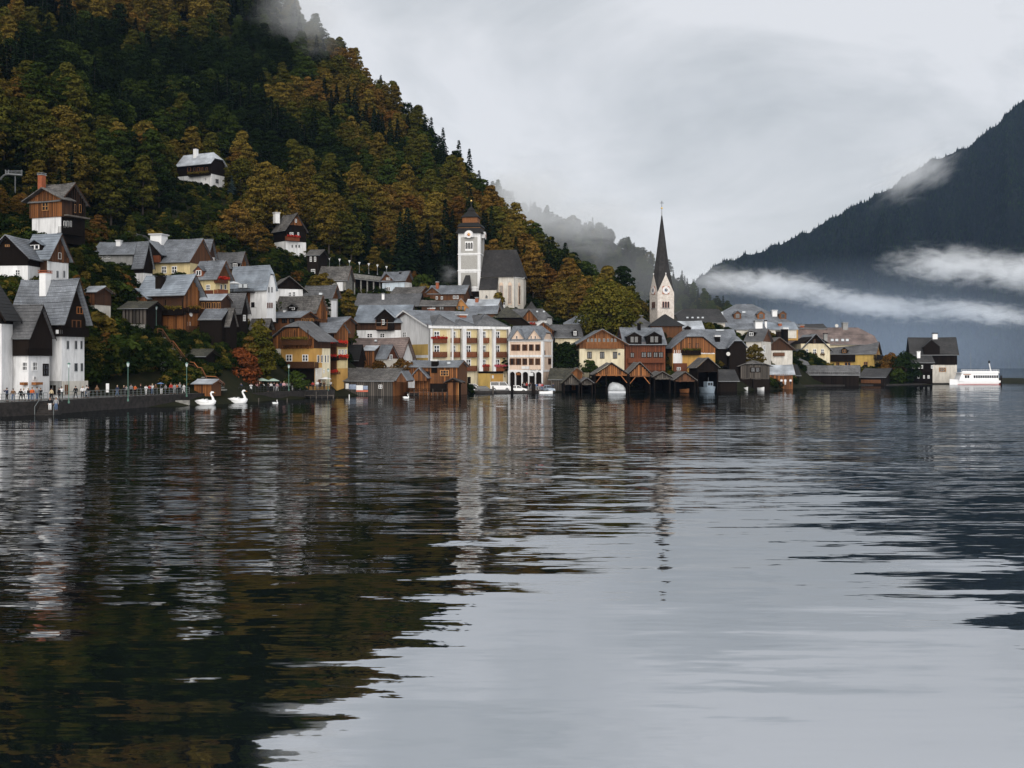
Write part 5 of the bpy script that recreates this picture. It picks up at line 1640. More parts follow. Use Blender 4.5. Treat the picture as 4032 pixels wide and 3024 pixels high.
h = House('low_shingle_house', 'dark gabled house with sagging shingle roof and two black chimneys', 3120, 302, 18, uL=3012, D=10, vb=1425, ve=1378, vr=1330, ridge='y', wall='offwhite', roof='shingle', timber='brown', split=1380, eo=0.6); h.chimney(3058, 1302, 3073, 1336, 'dark', 'dark', 0.2); h.chimney(3078, 1290, 3099, 1340, 'dark', 'white', 0.3); h.balcony('F', 3048, 1388, 3090, 1402, 0.6, 'brown')
h = House('rose_hall', 'long rose brown roof with four white skylights and a square chimney', 3452, 362, 2, uL=3082, D=15, vb=1405, ve=1358, vr=1292, wall='cream', roof='rose', eo=0.6, hipR=0.5); h.chimney(3316, 1270, 3336, 1292, 'grey', 'grey', 0.5)
for a in (3270, 3288, 3311, 3329): h.skylight(a, 1336, a + 13, 1346)
dish(h, 'F', 3294, 1283, -6.5, 1.4)
h = House('cream_gable_house', 'cream gable house with dark wooden tip, white windows and brown flower boxes', 3268, 345, 4, uL=3154, D=11, vb=1455, ve=1384, vr=1317, ridge='y', wall='cream', roof='slate', timber='dark', split=1353, eo=0.6, go=0.6)
h.wins('F', [(3171, 3182), (3201, 3214), (3232, 3244)], 1374, 1394, box='rust'); h.win('F', 3232, 1416, 3245, 1438); h.win('F', 3203, 1336, 3211, 1352, trim='orange', style='bare', off=0.1); h.chimney(3243, 1312, 3256, 1336, 'grey', 'dark', 0.4)
h = House('yellow_wing_house', 'yellow house with grey roof, single dormer and side balcony right of the cream gable', 3443, 349, -22, uL=3268, uS=3482, vb=1455, ve=1395, vr=1348, wall='yellow', roof='grey', eo=0.5, go=0.6)
h.dormer(3313, 1368, 3336, 1391, wall='dark', trim='wood'); h.win('F', 3401, 1424, 3417, 1443, trim='wood'); h.balcony('R', 3452, 1398, 3480, 1416, 0.9, 'dark'); h.wins('R', [(3454, 3459), (3464, 3469)], 1375, 1396, trim='wood'); h.panel('F', 3270, 1397, 3368, 1424, 'dark', 'dark_lean_to', 0.8); h.wins('F', [(3292, 3306), (3325, 3350)], 1426, 1440, trim='wood', style='double')
# behind: grand hotel and chapel roofs
h = House('mansard_hotel', 'large hotel with pale hipped slate roof and three orange dormers near the spire', 3142, 346, 2, uL=2792, D=24, vb=1320, ve=1286, vr=1200, wall='ochre', roof='slate', eo=0.5, hipL=0.95, hipR=0.95, cat='hotel')
for a, b in ((2890, 2918), (2982, 3011), (3068, 3096)): h.dormer(a, 1224, b, 1256, wall='orange', trim='orange', style='bare')
h.chimney(3039, 1222, 3058, 1246, 'white', 'white', 0.25); h.skylight(2921, 1227, 2936, 1235); h.skylight(2830, 1230, 2848, 1244)
h = House('low_slate_house', 'low pale slate roofs with wide white chimney in front of the large hotel', 3010, 318, 2, uL=2862, D=8, vb=1312, ve=1298, vr=1274, wall='offwhite', roof='slate', eo=0.3); h.chimney(2971, 1264, 2999, 1295, 'white', 'grey', 0.2); h.chimney(3011, 1262, 3019, 1290, 'white', 'dark', 0.3)
h = House('right_slate_house', 'blue slate roof in front of the large hotel at its right end', 3136, 322, 2, uL=3016, D=8, vb=1310, ve=1298, vr=1270, wall='offwhite', roof='blue', eo=0.3); h.chimney(3064, 1272, 3077, 1290, 'brick', 'grey', 0.3)
h = House('dark_strip_house', 'thin dark roof behind the rose roof beside a red chimney', 3250, 368, 0, uL=3140, D=9, vb=1300, ve=1294, vr=1277, wall='grey', roof='dark', eo=0.3); h.chimney(3146, 1280, 3164, 1298, 'brick', 'grey', 0.2)
h = House('church_nave', 'long black church roof right of the pointed spire', 2855, 306, 8, uL=2680, D=14, vb=1290, ve=1270, vr=1218, wall='offwhite', roof='dark', eo=0.4, hipL=0.5, cat='church')
for a in (2702, 2722, 2744, 2762): h.skylight(a, 1250, a + 9, 1256)
h = House('tin_roof_house', 'house with pale tin roof at the foot of the pointed spire', 2766, 282, 0, uL=2654, D=9, vb=1312, ve=1298, vr=1266, wall='offwhite', roof='tin', eo=0.3); h.dormer(2695, 1282, 2720, 1298, wall='dark', pitch=1.0, win=False)
h = House('black_hip_house', 'black hipped roof directly in front of the pointed church tower', 2686, 276, -3, uL=2562, D=12, vb=1312, ve=1286, vr=1237, ridge='y', wall='ochre', roof='black', timber='orange', eo=0.5, hipL=1.0)
h = House('grey_roof_house', 'grey roof between the big autumn tree and the church tower', 2566, 278, 0, uL=2500, D=9, vb=1310, ve=1296, vr=1244, wall='grey', roof='grey', eo=0.3, hipL=0.7, hipR=0.7)
# far right
h = House('dark_lake_house', 'dark wooden house with white ground floor corner on the point beside the ferry', 3768, 347, -14, uL=3588, uS=3786, D=11, vb=1513, ve=1399, vr=1330, wall='offwhite', roof='dark', timber='dark', split=1436, eo=0.7, go=0.5)
h.dormer(3636, 1338, 3700, 1394, wall='dark', pitch=0.9, win=False); h.win('F', 3697, 1447, 3725, 1464, trim='wood', style='grid', off=0.02); h.chimney(3672, 1312, 3690, 1334, 'white', 'dark', 0.5); h.planks('F', 'dark', width=0.5)
h = House('lake_house_wing', 'small dark wing with white windows in front of the dark lake house', 3672, 338, -6, uL=3596, D=6, vb=1514, ve=1429, vr=1402, wall='dark', roof='dark', timber='dark', eo=0.5)
h.chimney(3610, 1384, 3622, 1410, 'white', 'white', 0.4); h.wins('F', [(3592, 3602), (3616, 3622), (3627, 3634), (3666, 3674)], 1438, 1451); h.wins('F', [(3612, 3620), (3635, 3641), (3652, 3660)], 1478, 1490); h.balcony('F', 3598, 1455, 3672, 1466, 0.6, 'dark')
# ------------------------------------------------------------------ parish church with the white clock tower
ROUGHCAST = mat('roughcast_grey', (0.42, 0.41, 0.39), 0.95, scale=3.0, col2=(0.30, 0.29, 0.27), bump=0.5)
SPIRE = roofmat('roof_spire', (0.032, 0.029, 0.029), (0.015, 0.014, 0.0145), 0.85, 0.4, 0.4)
def frame_at(uC, YC, yaw, v):
    p = P(uC, v, YC)
    return p
def clock(parent, x, y, z, r, rz, ring=None):
    o = MB().lathe([(0.0, 0), (r, 0), (r, 0.06), (0.0, 0.06)], n=28).build('clock_face', WHITE, parent)
    o.location, o.rotation_euler = (x, y, z), (R(90), 0, rz)
    b = MB()
    for k in range(12):
        t = k * math.pi / 6
        c, s_ = math.cos(t), math.sin(t)
        b.slab((c * r * 0.8 - s_ * 0.05 * r, s_ * r * 0.8 + c * 0.05 * r, 0.075), (c * r * 0.62 - s_ * 0.05 * r, s_ * r * 0.62 + c * 0.05 * r, 0.075), (c * r * 0.62 + s_ * 0.05 * r, s_ * r * 0.62 - c * 0.05 * r, 0.075), (c * r * 0.8 + s_ * 0.05 * r, s_ * r * 0.8 - c * 0.05 * r, 0.075), 0.03)
    tag(b.build('hour_mark', BRICK, o), kind='stuff')
    b = MB().lathe([(r * 0.2, 0.06), (r * 0.45, 0.06), (r * 0.45, 0.085), (r * 0.2, 0.085)], n=20)
    b.build('clock_ring', BRICK if ring is None else ring, o)
    MB().slab((-0.04, 0, 0.11), (0.04, 0, 0.11), (0.03, r * 0.75, 0.11), (-0.03, r * 0.75, 0.11), 0.02).build('minute_hand', GOLD, o)
    MB().slab((0, -0.06, 0.13), (0, 0.06, 0.13), (r * 0.5, 0.04, 0.13), (r * 0.5, -0.04, 0.13), 0.02).build('hour_hand', GOLD, o)
    return o
def lancet(parent, x, y, z, w, h, rz, lights=2, m=None):
    """pointed window: stone surround, dark panes, mullions"""
    e = empty('window', (x, y, z), rz)
    e.parent = parent
    N = 6
    def outline(w, h, z0=0.0):
        pts = [(-w / 2, z0), (w / 2, z0)]
        hs = h - w * 0.75
        for k in range(N + 1):
            t = k / N
            pts.append((w / 2 * (1 - t ** 1.6), hs + (h - hs) * math.sin(t * math.pi / 2)))
        for k in range(N - 1, -1, -1):
            t = k / N
            pts.append((-w / 2 * (1 - t ** 1.6), hs + (h - hs) * math.sin(t * math.pi / 2)))
        return pts
    b = MB()
    for (ww, hh, y0) in ((w, h, -0.07),):
        o_ = outline(ww, hh)
        b.poly([(a, y0, c) for a, c in o_])
        b.poly([(a, 0.05, c) for a, c in o_][::-1])
        for k in range(len(o_)):
            a, c = o_[k], o_[(k + 1) % len(o_)]
            b.poly([(a[0], y0, a[1]), (a[0], 0.05, a[1]), (c[0], 0.05, c[1]), (c[0], y0, c[1])])
    b.build('surround', m or WALL['offwhite'], e)
    lw = w * 0.8 / lights
    for k in range(lights):
        cx = -w * 0.4 + (k + 0.5) * lw
        o_ = outline(lw * 0.72, h * 0.86, h * 0.05)
        MB().poly([(cx + a, -0.085, c) for a, c in o_]).build('pane', GLASS, e)
    return e
def parish_church():
    Yc = 306.0
    yaw = R(-8)
    s = Yc / F
    o = P(1804, 1160, Yc)
    e = empty('parish_church', o, yaw)
    tag(e, 'white parish church with square clock tower, stepped dark helmet and steep dark nave roof', 'church')
    def X(u): return (u - 1804) * s
    def Z(v): return (1160 - v) * s
    W = X(1893)
    Tz = Z(918)
    MB().box(0, 0, -12, W, W, Tz).build('tower_wall', WALL['white'], e)
    for v0, v1 in ((934, 996), (1006, 1060), (1074, 1128)):
        b = MB().box(X(1815), -0.05, Z(v1), X(1881), 0.02, Z(v0)).build('roughcast_field', ROUGHCAST, e)
        c = MB().box(W - 0.02, W * 0.14, Z(v1), W + 0.05, W * 0.86, Z(v0)).build('roughcast_field', ROUGHCAST, e)
    for v in (1001, 1066, 1133):
        MB().box(-0.12, -0.12, Z(v) - 0.12, W + 0.12, W + 0.12, Z(v) + 0.12).build('string_course', WHITE, e)
    MB().box(X(1832), -0.1, Z(988), X(1864), 0.02, Z(951)).build('belfry_surround', WHITE, e)
    for u in (1838, 1848, 1858):
        lancet(e, X(u), -0.12, Z(980), 0.55, (980 - 956) * s, 0, 1, WALL['dark'])
    # helmet
    cx = W / 2
    q = W / 2
    hm = MB()
    def tier(r, z): return (r * s, Z(z))
    hm.lathe([tier(54, 919), tier(54, 917), tier(47, 905), tier(45, 898)], cx, cx, sq=True)
    hm.lathe([tier(46, 896), tier(48, 892), tier(44, 884), tier(34, 876)], cx, cx, sq=True)
    hm.build('lower_helmet', SPIRE, e)
    MB().lathe([tier(44, 900), tier(44, 890)], cx, cx, sq=True).build('helmet_band', WALL['honey'], e)
    MB().lathe([tier(30, 878), tier(30, 853)], cx, cx, sq=True).build('lantern_stage', WALL['orange'], e)
    MB().lathe([tier(34, 855), tier(35, 852), tier(26, 843), tier(16, 832), tier(13, 827), tier(14, 825), tier(12, 820), tier(4, 811), tier(1.2, 806)], cx, cx, sq=True).build('upper_helmet', SPIRE, e)
    MB().bar((cx, cx, Z(808)), (cx, cx, Z(787)), 0.1, 6, 0.05).build('finial', IRON, e)
    MB().lathe([(0.02, Z(791)), (0.22, Z(788.5)), (0.28, Z(786)), (0.22, Z(783)), (0.02, Z(781))], cx, cx, 10).build('gilded_ball', GOLD, e)
    # curved clock gables
    for rz, (x, y) in ((0, (cx, -0.85)), (math.pi / 2, (W + 0.85, cx))):
        g = MB()
        n = 10
        r = 19 * s
        pts = [(-r, 0)] + [(-r * math.cos(math.pi * k / n), 8 * s + r * math.sin(math.pi * k / n)) for k in range(n + 1)] + [(r, 0)]
        g.poly([(a, 0, c) for a, c in pts]).poly([(a, 2.2, c) for a, c in pts][::-1])
        for k in range(len(pts) - 1):
            a, c = pts[k], pts[k + 1]
            g.poly([(c[0], 0, c[1]), (c[0], 2.2, c[1]), (a[0], 2.2, a[1]), (a[0], 0, a[1])])
        go = g.build('clock_gable', WALL['white'], e)
        go.location, go.rotation_euler = (x, y, Z(936)), (0, 0, rz)
        clock(e, x - (0 if rz == 0 else -0.08), y - (0.08 if rz == 0 else 0), Z(926), 13.5 * s, rz)
    # nave
    nz, ne = Z(977), Z(1093)
    N0, N1 = X(1896), X(2028)
    y0, y1 = -0.5, 13.0
    ym = (y0 + y1) / 2
    MB().box(W + 0.05, 0.6, -12, N1, y1 - 1, ne + 0.3).build('nave_wall', WALL['offwhite'], e)
    # polygonal choir
    ch = [(X(1964), y0), (X(2030), y0), (X(2058), 3.2), (X(2058), 8.5), (X(2030), y1 - 1), (X(1964), y1 - 1)]
    b = MB()
    b.poly([(x, y, ne) for x, y in ch])
    for k in range(len(ch)):
        a, c = ch[k], ch[(k + 1) % len(ch)]
        b.poly([(a[0], a[1], -12), (c[0], c[1], -12), (c[0], c[1], ne), (a[0], a[1], ne)])
    b.build('choir_wall', WALL['offwhite'], e)
    MB().slab((X(2028), -0.7, ne - 0.25), (X(2063), 3.0, ne - 0.25), (X(2063), 3.0, ne + 0.1), (X(2028), -0.7, ne + 0.1), 0.3).build('choir_cornice', WHITE, e)
    sl = math.hypot(nz - ne, ym - y0)
    rb = MB()
    rb.poly([(N0, y0 - 0.6, ne), (N1, y0 - 0.6, ne), (X(2024), ym, nz), (N0, ym, nz)], [(0, 0), (9, 0), (9, sl), (0, sl)])
    rb.poly([(N1, y0 - 0.6, ne), (X(2064), 3.0, ne - 0.1), (X(2024), ym, nz)], [(0, 0), (4, 0), (2, sl)])
    rb.poly([(X(2064), 3.0, ne - 0.1), (X(2064), 9, ne), (X(2024), ym, nz)], [(0, 0), (4, 0), (2, sl)])
    rb.poly([(X(2064), 9, ne), (N1, y1, ne), (X(2024), ym, nz)], [(0, 0), (4, 0), (2, sl)])
    rb.poly([(N1, y1, ne), (N0, y1, ne), (N0, ym, nz), (X(2024), ym, nz)], [(0, 0), (9, 0), (9, sl), (0, sl)])
    rb.poly([(N0, y1, ne), (N0, y0 - 0.6, ne), (N0, ym, nz)], [(0, 0), (9, 0), (4, sl)])
    rb.build('nave_roof', SPIRE, e)
    # aisle: lower roof and wall
    MB().slab((X(1894), -3.2, Z(1144)), (X(1964), -3.2, Z(1144)), (X(1966), -0.6, Z(1097)), (X(1894), -0.6, Z(1097)), 0.2, [(0, 0), (5, 0), (5, 4), (0, 4)]).build('aisle_roof', SPIRE, e)
    MB().box(X(1895), -2.9, -10, X(1962), 0.6, Z(1143)).build('aisle_wall', WALL['offwhite'], e)
    lancet(e, X(1924), -2.95, Z(1178), 0.6, 12 * s, 0, 1, WALL['dark'])
    for u, y, rz in ((1977, y0, 0), (2011, y0, 0)):
        lancet(e, X(u), y - 0.03, Z(1202), 16 * s, 88 * s, rz, 3, WALL['pink'])
    ang = math.atan2(3.2 - y0, X(2058) - X(2030))
    lancet(e, (X(2030) + X(2058)) / 2, (y0 + 3.2) / 2 - 0.05, Z(1202), 15 * s, 88 * s, ang, 3, WALL['pink'])
    MB().bar((X(2029), y0 - 0.1, Z(1215)), (X(2029), y0 - 0.1, ne), 0.08, 6).build('downpipe', GREYMETAL, e)
    MB().box(X(1938), -0.62, Z(1175), X(1994) * 0 + X(1942), -0.5, Z(1165)).build('plaque', BRICK, e)
    # low porch roof at the tower foot
    MB().slab((X(1818), -3, Z(1146)), (X(1866), -3, Z(1146)), (X(1852), -0.1, Z(1084)), (X(1834), -0.1, Z(1084)), 0.2, [(0, 0), (3, 0), (3, 4), (0, 4)]).build('porch_roof', SPIRE, e)
    MB().box(X(1858), -2.6, Z(1180), X(1892), -0.05, Z(1150)).build('porch', WALL['dark'], e)
    RECTS.append((1793, 790, 1902, 1160, Yc)); RECTS.append((1893, 970, 2066, 1215, Yc))
    for a, b in ((W / 2, W / 2), ((N0 + N1) / 2, 5), (X(2050), 5)):
        p = Vector((o.x + a * math.cos(yaw) - b * math.sin(yaw), o.y + a * math.sin(yaw) + b * math.cos(yaw), 0))
        FOOT.append((p.x, p.y, 6.0))
        CTRL.append((p.x, p.y, Zof(1190, Yc)))
parish_church()
def spire_church():
    Yc = 286.0
    s = Yc / F
    yaw = R(18)
    o = P(2589, 1300, Yc)
    e = empty('spire_church_tower', o, yaw)
    tag(e, 'pale stone church tower with tall pointed dark spire and four clock gables', 'church tower')
    c, sn = math.cos(yaw), math.sin(yaw)
    t = (2654 - U0) / F
    W = (t * Yc - o.x) / (c - t * sn)
    def Z(v): return (1300 - v) * s
    zt, zg = Z(1152), Z(1078)
    b = MB().box(0, 0, -3, W, W, zt)
    b.build('tower_wall', mat('tower_stone', (0.72, 0.67, 0.62), 0.9, scale=1.6, col2=(0.42, 0.36, 0.31), bump=0.5), e)
    h = W / 2
    # four gables
    for k in range(4):
        g = MB()
        g.poly([(-h, -0.03, zt), (h, -0.03, zt), (0, -0.03, zg)]).poly([(-h, 0.35, zt), (0, 0.35, zg), (h, 0.35, zt)])
        g.poly([(-h, -0.03, zt), (0, -0.03, zg), (0, 0.35, zg), (-h, 0.35, zt)]).poly([(h, -0.03, zt), (h, 0.35, zt), (0, 0.35, zg), (0, -0.03, zg)])
        go = g.build('gable', MATS['tower_stone'], e)
        a = k * math.pi / 2
        go.location = (h + h * math.sin(a), h - h * math.cos(a), 0)
        go.rotation_euler = (0, 0, a)
        MB().box(-0.09, -0.1, zg - 0.1, 0.09, 0.2, zg + 0.35).build('gable_stone', WHITE, go)
    # spire: octagon whose valleys run down between the gables
    apex = Z(826)
    sp = MB()
    ring1 = []
    for k in range(8):
        a = k * math.pi / 4 - math.pi / 2
        if k % 2 == 0: r, z = h * 1.0, zg       # over a gable peak
        else: r, z = h * 1.414, zt + 0.1          # down in the corner
        ring1.append((h + r * math.cos(a), h + r * math.sin(a), z))
    zk = zg + 2.2
    ring2 = []
    for k in range(8):
        a = k * math.pi / 4 - math.pi / 2
        r = h * 0.82
        ring2.append((h + r * math.cos(a), h + r * math.sin(a), zk))
    top = (h, h, apex)
    for k in range(8):
        k2 = (k + 1) % 8
        L = 4.0
        sp.poly([ring1[k], ring1[k2], ring2[k2], ring2[k]], [(k * 2, 0), (k * 2 + 2, 0), (k * 2 + 2, L), (k * 2, L)])
        n = 6
        for j in range(n):
            f0, f1 = j / n, (j + 1) / n
            def at(i, f): return tuple(Vector(ring2[i]).lerp(Vector(top), f))
            if j < n - 1: sp.poly([at(k, f0), at(k2, f0), at(k2, f1), at(k, f1)], [(k * 2 + f0, L + f0 * 15), (k * 2 + 2 - f0, L + f0 * 15), (k * 2 + 2 - f1, L + f1 * 15), (k * 2 + f1, L + f1 * 15)])
            else: sp.poly([at(k, f0), at(k2, f0), top], [(k * 2 + f0, L + f0 * 15), (k * 2 + 2 - f0, L + f0 * 15), (k * 2 + 1, L + 15)])
    sp.build('spire', SPIRE, e)
    MB().bar((h, h, apex - 1.4), (h, h, Z(815)), 0.16, 8, 0.08).build('spire_tip', GREYMETAL, e)
    MB().lathe([(0.03, Z(818)), (0.24, Z(816)), (0.3, Z(813.5)), (0.24, Z(811)), (0.03, Z(809))], h, h, 12).build('gilded_ball', GOLD, e)
    x = MB().bar((0, 0, Z(811)), (0, 0, Z(784)), 0.055, 6).bar((-0.55, 0, Z(793)), (0.55, 0, Z(793)), 0.05, 6).bar((-0.3, 0, Z(789)), (0.3, 0, Z(789)), 0.04, 6).build('cross', IRON, e)
    x.location = (h, h, 0)
    x.rotation_euler = (0, 0, -yaw)
    # clocks in painted squares, belfry windows
    for k in (0, 3):
        a = k * math.pi / 2
        px, py = h + (h + 0.06) * math.sin(a), h - (h + 0.06) * math.cos(a)
        p = MB().box(-h * 0.42, -0.05, Z(1158), h * 0.42, 0.03, Z(1126)).build('painted_square', mat('painted_brick_square', (0.45, 0.2, 0.13), 0.9, 0.3, 2.0), e)
        p.location, p.rotation_euler = (px, py, 0), (0, 0, a)
        clock(e, px + 0.08 * math.sin(a), py - 0.08 * math.cos(a), Z(1141.5), h * 0.42, a, mat('clock_blue', (0.1, 0.14, 0.22), 0.5, 0.2, 2.0))
        for q in (-0.36, 0.0, 0.36):
            w = empty('window')
            w.parent = e
            w.location, w.rotation_euler = (h + (h + 0.02) * math.sin(a) + q * h * 0.85 * math.cos(a), h - (h + 0.02) * math.cos(a) + q * h * 0.85 * math.sin(a), Z(1211)), (0, 0, a)
            n = 6
            pts = [(-0.19 * h / 2, 0), (0.19 * h / 2, 0)] + [(0.19 * h / 2 * math.cos(math.pi * j / n), 1.35 + 0.19 * h / 2 * math.sin(math.pi * j / n)) for j in range(n + 1)]
            MB().poly([(x_, -0.05, z_) for x_, z_ in pts]).build('pane', GLASS, w)
            sc_ = 1.35
            pts2 = [(x_ * sc_, z_ * 1.06 - 0.04) for x_, z_ in pts]
            MB().poly([(x_, -0.025, z_) for x_, z_ in pts2]).build('surround', BRICK, w)
        sl_ = MB().box(-h * 0.5, -0.2, Z(1214), h * 0.5, 0.02, Z(1211.5)).build('sill', WALL['grey'], e)
        sl_.location, sl_.rotation_euler = (h + h * math.sin(a), h - h * math.cos(a), 0), (0, 0, a)
    RECTS.append((2550, 780, 2660, 1300, Yc))
    q = (o.x + (h * c - h * sn), o.y + (h * sn + h * c))
    FOOT.append((q[0], q[1], 5.0))
    CTRL.append((q[0], q[1], Zof(1340, Yc)))
spire_church()
def chapel():
    Yc = 300.0
    s = Yc / F
    e = empty('round_chapel', P(2092, 1225, Yc))
    tag(e, 'tiny round chapel with pointed shingle cap beside the church choir', 'chapel')
    MB().lathe([(16 * s, -3), (16 * s, 16 * s)], n=8).build('wall', WALL['white'], e)
    MB().lathe([(23 * s, 9 * s), (22.5 * s, 11 * s), (12 * s, 22 * s), (5 * s, 33 * s), (0.05, 38 * s)], n=8).build('roof', ROOF['shingle'], e)
    RECTS.append((2068, 1186, 2116, 1225, Yc))
    e = empty('white_turret_chimney', P(1981, 1250, 300))
    tag(e, 'white round chimney turret with arched top in front of the choir', 'chimney')
    MB().lathe([(8 * s, -2), (8 * s, 60 * s)], n=10).build('shaft', WALL['white'], e)
    MB().lathe([(9 * s, 60 * s), (9 * s, 62 * s), (6.5 * s, 68 * s), (2 * s, 72 * s)], n=10).build('cap', ROOF['dark'], e)
    b = MB()
    for k in range(3):
        a = -math.pi / 2 + (k - 1) * 0.7
        b.lathe([(0.12, 50 * s), (0.12, 58 * s)], 8 * s * math.cos(a), 8 * s * math.sin(a), 6)
    tag(b.build('smoke_opening', WALL['dark'], e), kind='stuff')
chapel()
# ------------------------------------------------------------------ boathouses
def boathouse(label, uL, uR, Y, vr, ve, beam, D=11, wood='orange', roof='shingle', yaw=0, hip=0.0, name='boathouse', eo=0.5, go=0.5, brace=True, gap=0.42, base=0.25, mid=False):
    h = House(name, label, uR, Y, yaw, uL=uL, D=D, vb=V0 + F * (CH - base) / Y, ve=ve, vr=vr, ridge='y', wall='dark', roof=roof, timber='dark', eo=eo, go=go, hipL=hip, drop=1.5, walls=False, ctrl=False, cat='boathouse', group='boathouses along the shore')
    W, Dd = h.W, h.D
    zb = h.hit('F', (uL + uR) / 2, beam)[1]
    dk, wd = WALL['dark'], WALL[wood]
    MB().box(-0.06, 0.1, -1.5, 0.06, Dd, h.ze).build('side_wall', dk, h.e)
    MB().box(W - 0.06, 0.1, -1.5, W + 0.06, Dd, h.ze).build('side_wall', dk, h.e)
    MB().box(0, Dd - 0.1, -1.5, W, Dd, h.ze).build('back_wall', dk, h.e)
    zt = h.ztop
    k = max(0.0, (h.zr - 0.06 - zt) / max(h.m, 0.01)) if hip else 0.0
    pts = [(0, zb), (W, zb), (W, max(h.ze, zb + 0.01))] + ([(W / 2 + k, zt), (W / 2 - k, zt)] if k > 0.01 else [(W / 2, zt)]) + [(0, max(h.ze, zb + 0.01))]
    b = MB()
    b.poly([(x, 0.02, z) for x, z in pts]).poly([(x, 0.12, z) for x, z in pts][::-1])
    b.build('gable_backing', dk, h.e)
    me = plank_mesh(wd)
    n = max(4, int(W / gap))
    w_ = W / n
    for q in range(n):
        c0, c1 = q * w_, (q + 1) * w_
        t = min(min(c0, W - c0), min(c1, W - c1))
        top = min(zt, h.ze + h.m * t) - 0.03
        z0 = zb - random.uniform(0.0, 0.25)
        if top - z0 < 0.15: continue
        link('plank', me, h.e, ((c0 + c1) / 2, -0.02, z0), (w_ * random.uniform(0.78, 0.94), 0.07, top - z0))
    MB().box(-0.1, -0.1, zb - 0.14, W + 0.1, 0.06, zb + 0.1).build('beam', wd, h.e)
    for x in ([0, W] + ([W * 0.34] if mid else [])):
        MB().box(x - 0.11, -0.11, -1.5, x + 0.11, 0.11, zb + 0.05).build('post', WALL['dark'], h.e)
    if brace and wood == 'orange':
        for x, sg in ((0, 1), (W, -1)):
            MB().slab((x, -0.05, zb - 1.7), (x + sg * 0.2, -0.05, zb - 1.7), (x + sg * 1.5, -0.05, zb - 0.1), (x + sg * 1.3, -0.05, zb - 0.1), 0.14).build('brace', wd, h.e)
    return h
h = House('mossy_hut', 'low hut with mossy thatch-like roof left of the boathouses by the parked cars', 2240, 250, -10, uL=2168, D=7, vb=1546, ve=1496, vr=1453, wall='weathered', roof='moss', timber='weathered', eo=0.4, cat='hut'); h.planks('F', 'weathered', width=0.5)
h = House('plank_hut', 'small orange plank gable hut behind the first boathouses', 2293, 252, 0, uL=2250, D=6, vb=1545, ve=1474, vr=1450, ridge='y', wall='orange', roof='shingle', timber='orange', eo=0.4, cat='hut'); h.planks('F', 'orange', width=0.4)
boathouse('low boathouse with mossy roof and pale verge boards, first from the parked cars', 2222, 2280, 241, 1474, 1512, 1513, wood='weathered', roof='moss', eo=0.6)
boathouse('smallest grey boathouse between the mossy one and the wide orange one', 2290, 2332, 241, 1490, 1511, 1513, wood='weathered', roof='grey', eo=0.4)
BH_C = boathouse('wide orange plank boathouse sheltering a boat under a white cover', 2344, 2470, 242, 1430, 1478, 1477, wood='orange', mid=True)
boathouse('boathouse with tall light striped plank gable right of the covered boat', 2478, 2560, 242, 1428, 1478, 1481, wood='orange')
boathouse('narrow dark boathouse with toothed verge right of the striped gable', 2578, 2638, 241, 1465, 1488, 1491, wood='weathered')
boathouse('dark boathouse with small white box inside, left of the tall boathouse', 2658, 2736, 242, 1466, 1501, 1500, wood='brown')
BH_G = boathouse('tall dark boathouse with a blue cabin boat inside', 2748, 2826, 247, 1410, 1452, 1462, wood='dark', D=12)
h = House('dark_hut', 'black low hut between the tall boathouse and the hipped boathouse', 2902, 254, 4, uL=2830, D=8, vb=1542, ve=1502, vr=1458, wall='dark', roof='dark', timber='dark', eo=0.3, ctrl=False, cat='hut'); h.panel('F', 2835, 1510, 2895, 1545, 'dark', 'dark_front_panel', 0.1)
h = boathouse('boathouse with hipped roof, weathered plank front and big dark window', 2916, 3030, 269, 1421, 1446, 1490, wood='weathered', roof='shingle', hip=0.6, eo=0.8, D=12, mid=True); h.win('F', 2954, 1446, 2994, 1466, trim='dark', style='double', off=0.1); h.panel('F', 2918, 1491, 2962, 1536, 'dark', 'dark_front_panel', 0.02); h.panel('F', 2966, 1491, 3028, 1536, 'dark', 'dark_front_panel', 0.02)  # flat dark panels stand in for the shade inside the two arches
h = House('orange_shed', 'orange plank shed with pale curved roof and white laundry in front', 3122, 279, -6, uL=3030, D=8, vb=1516, ve=1476, vr=1438, wall='orange', roof='tin', timber='orange', eo=0.3, ctrl=False, cat='shed'); h.planks('F', 'orange', width=0.5)
h = House('black_roof_shed', 'black roof behind the orange plank shed', 3146, 300, 0, uL=3076, D=8, vb=1500, ve=1480, vr=1438, wall='dark', roof='black', timber='dark', eo=0.3, cat='shed')
h = House('long_boat_shed', 'long dark boat shed with grey roof on the water below the cream gable house', 3382, 318, -16, uL=3138, uS=3400, vb=1519, ve=1478, vr=1440, wall='dark', roof='grey', timber='dark', eo=0.4, go=0.4, ctrl=False, cat='shed', drop=1.2); h.planks('F', 'dark', width=0.55)
h.panel('F', 3156, 1496, 3190, 1512, 'weathered', 'hatch', 0.12)
h = House('right_boat_shed', 'dark boat shed with orange plank strip right of the long boat shed', 3482, 322, -26, uL=3388, uS=3524, vb=1519, ve=1486, vr=1451, wall='dark', roof='dark', timber='dark', eo=0.4, ctrl=False, cat='shed', drop=1.2); h.panel('F', 3390, 1495, 3468, 1509, 'orange', 'plank_strip', 0.1)
h = House('grey_flat_hut', 'small grey roofed hut in front of the cream gable house', 3178, 325, 0, uL=3092, D=6, vb=1460, ve=1436, vr=1412, wall='weathered', roof='grey', timber='weathered', eo=0.3, cat='hut', hipL=0.6, hipR=0.6)
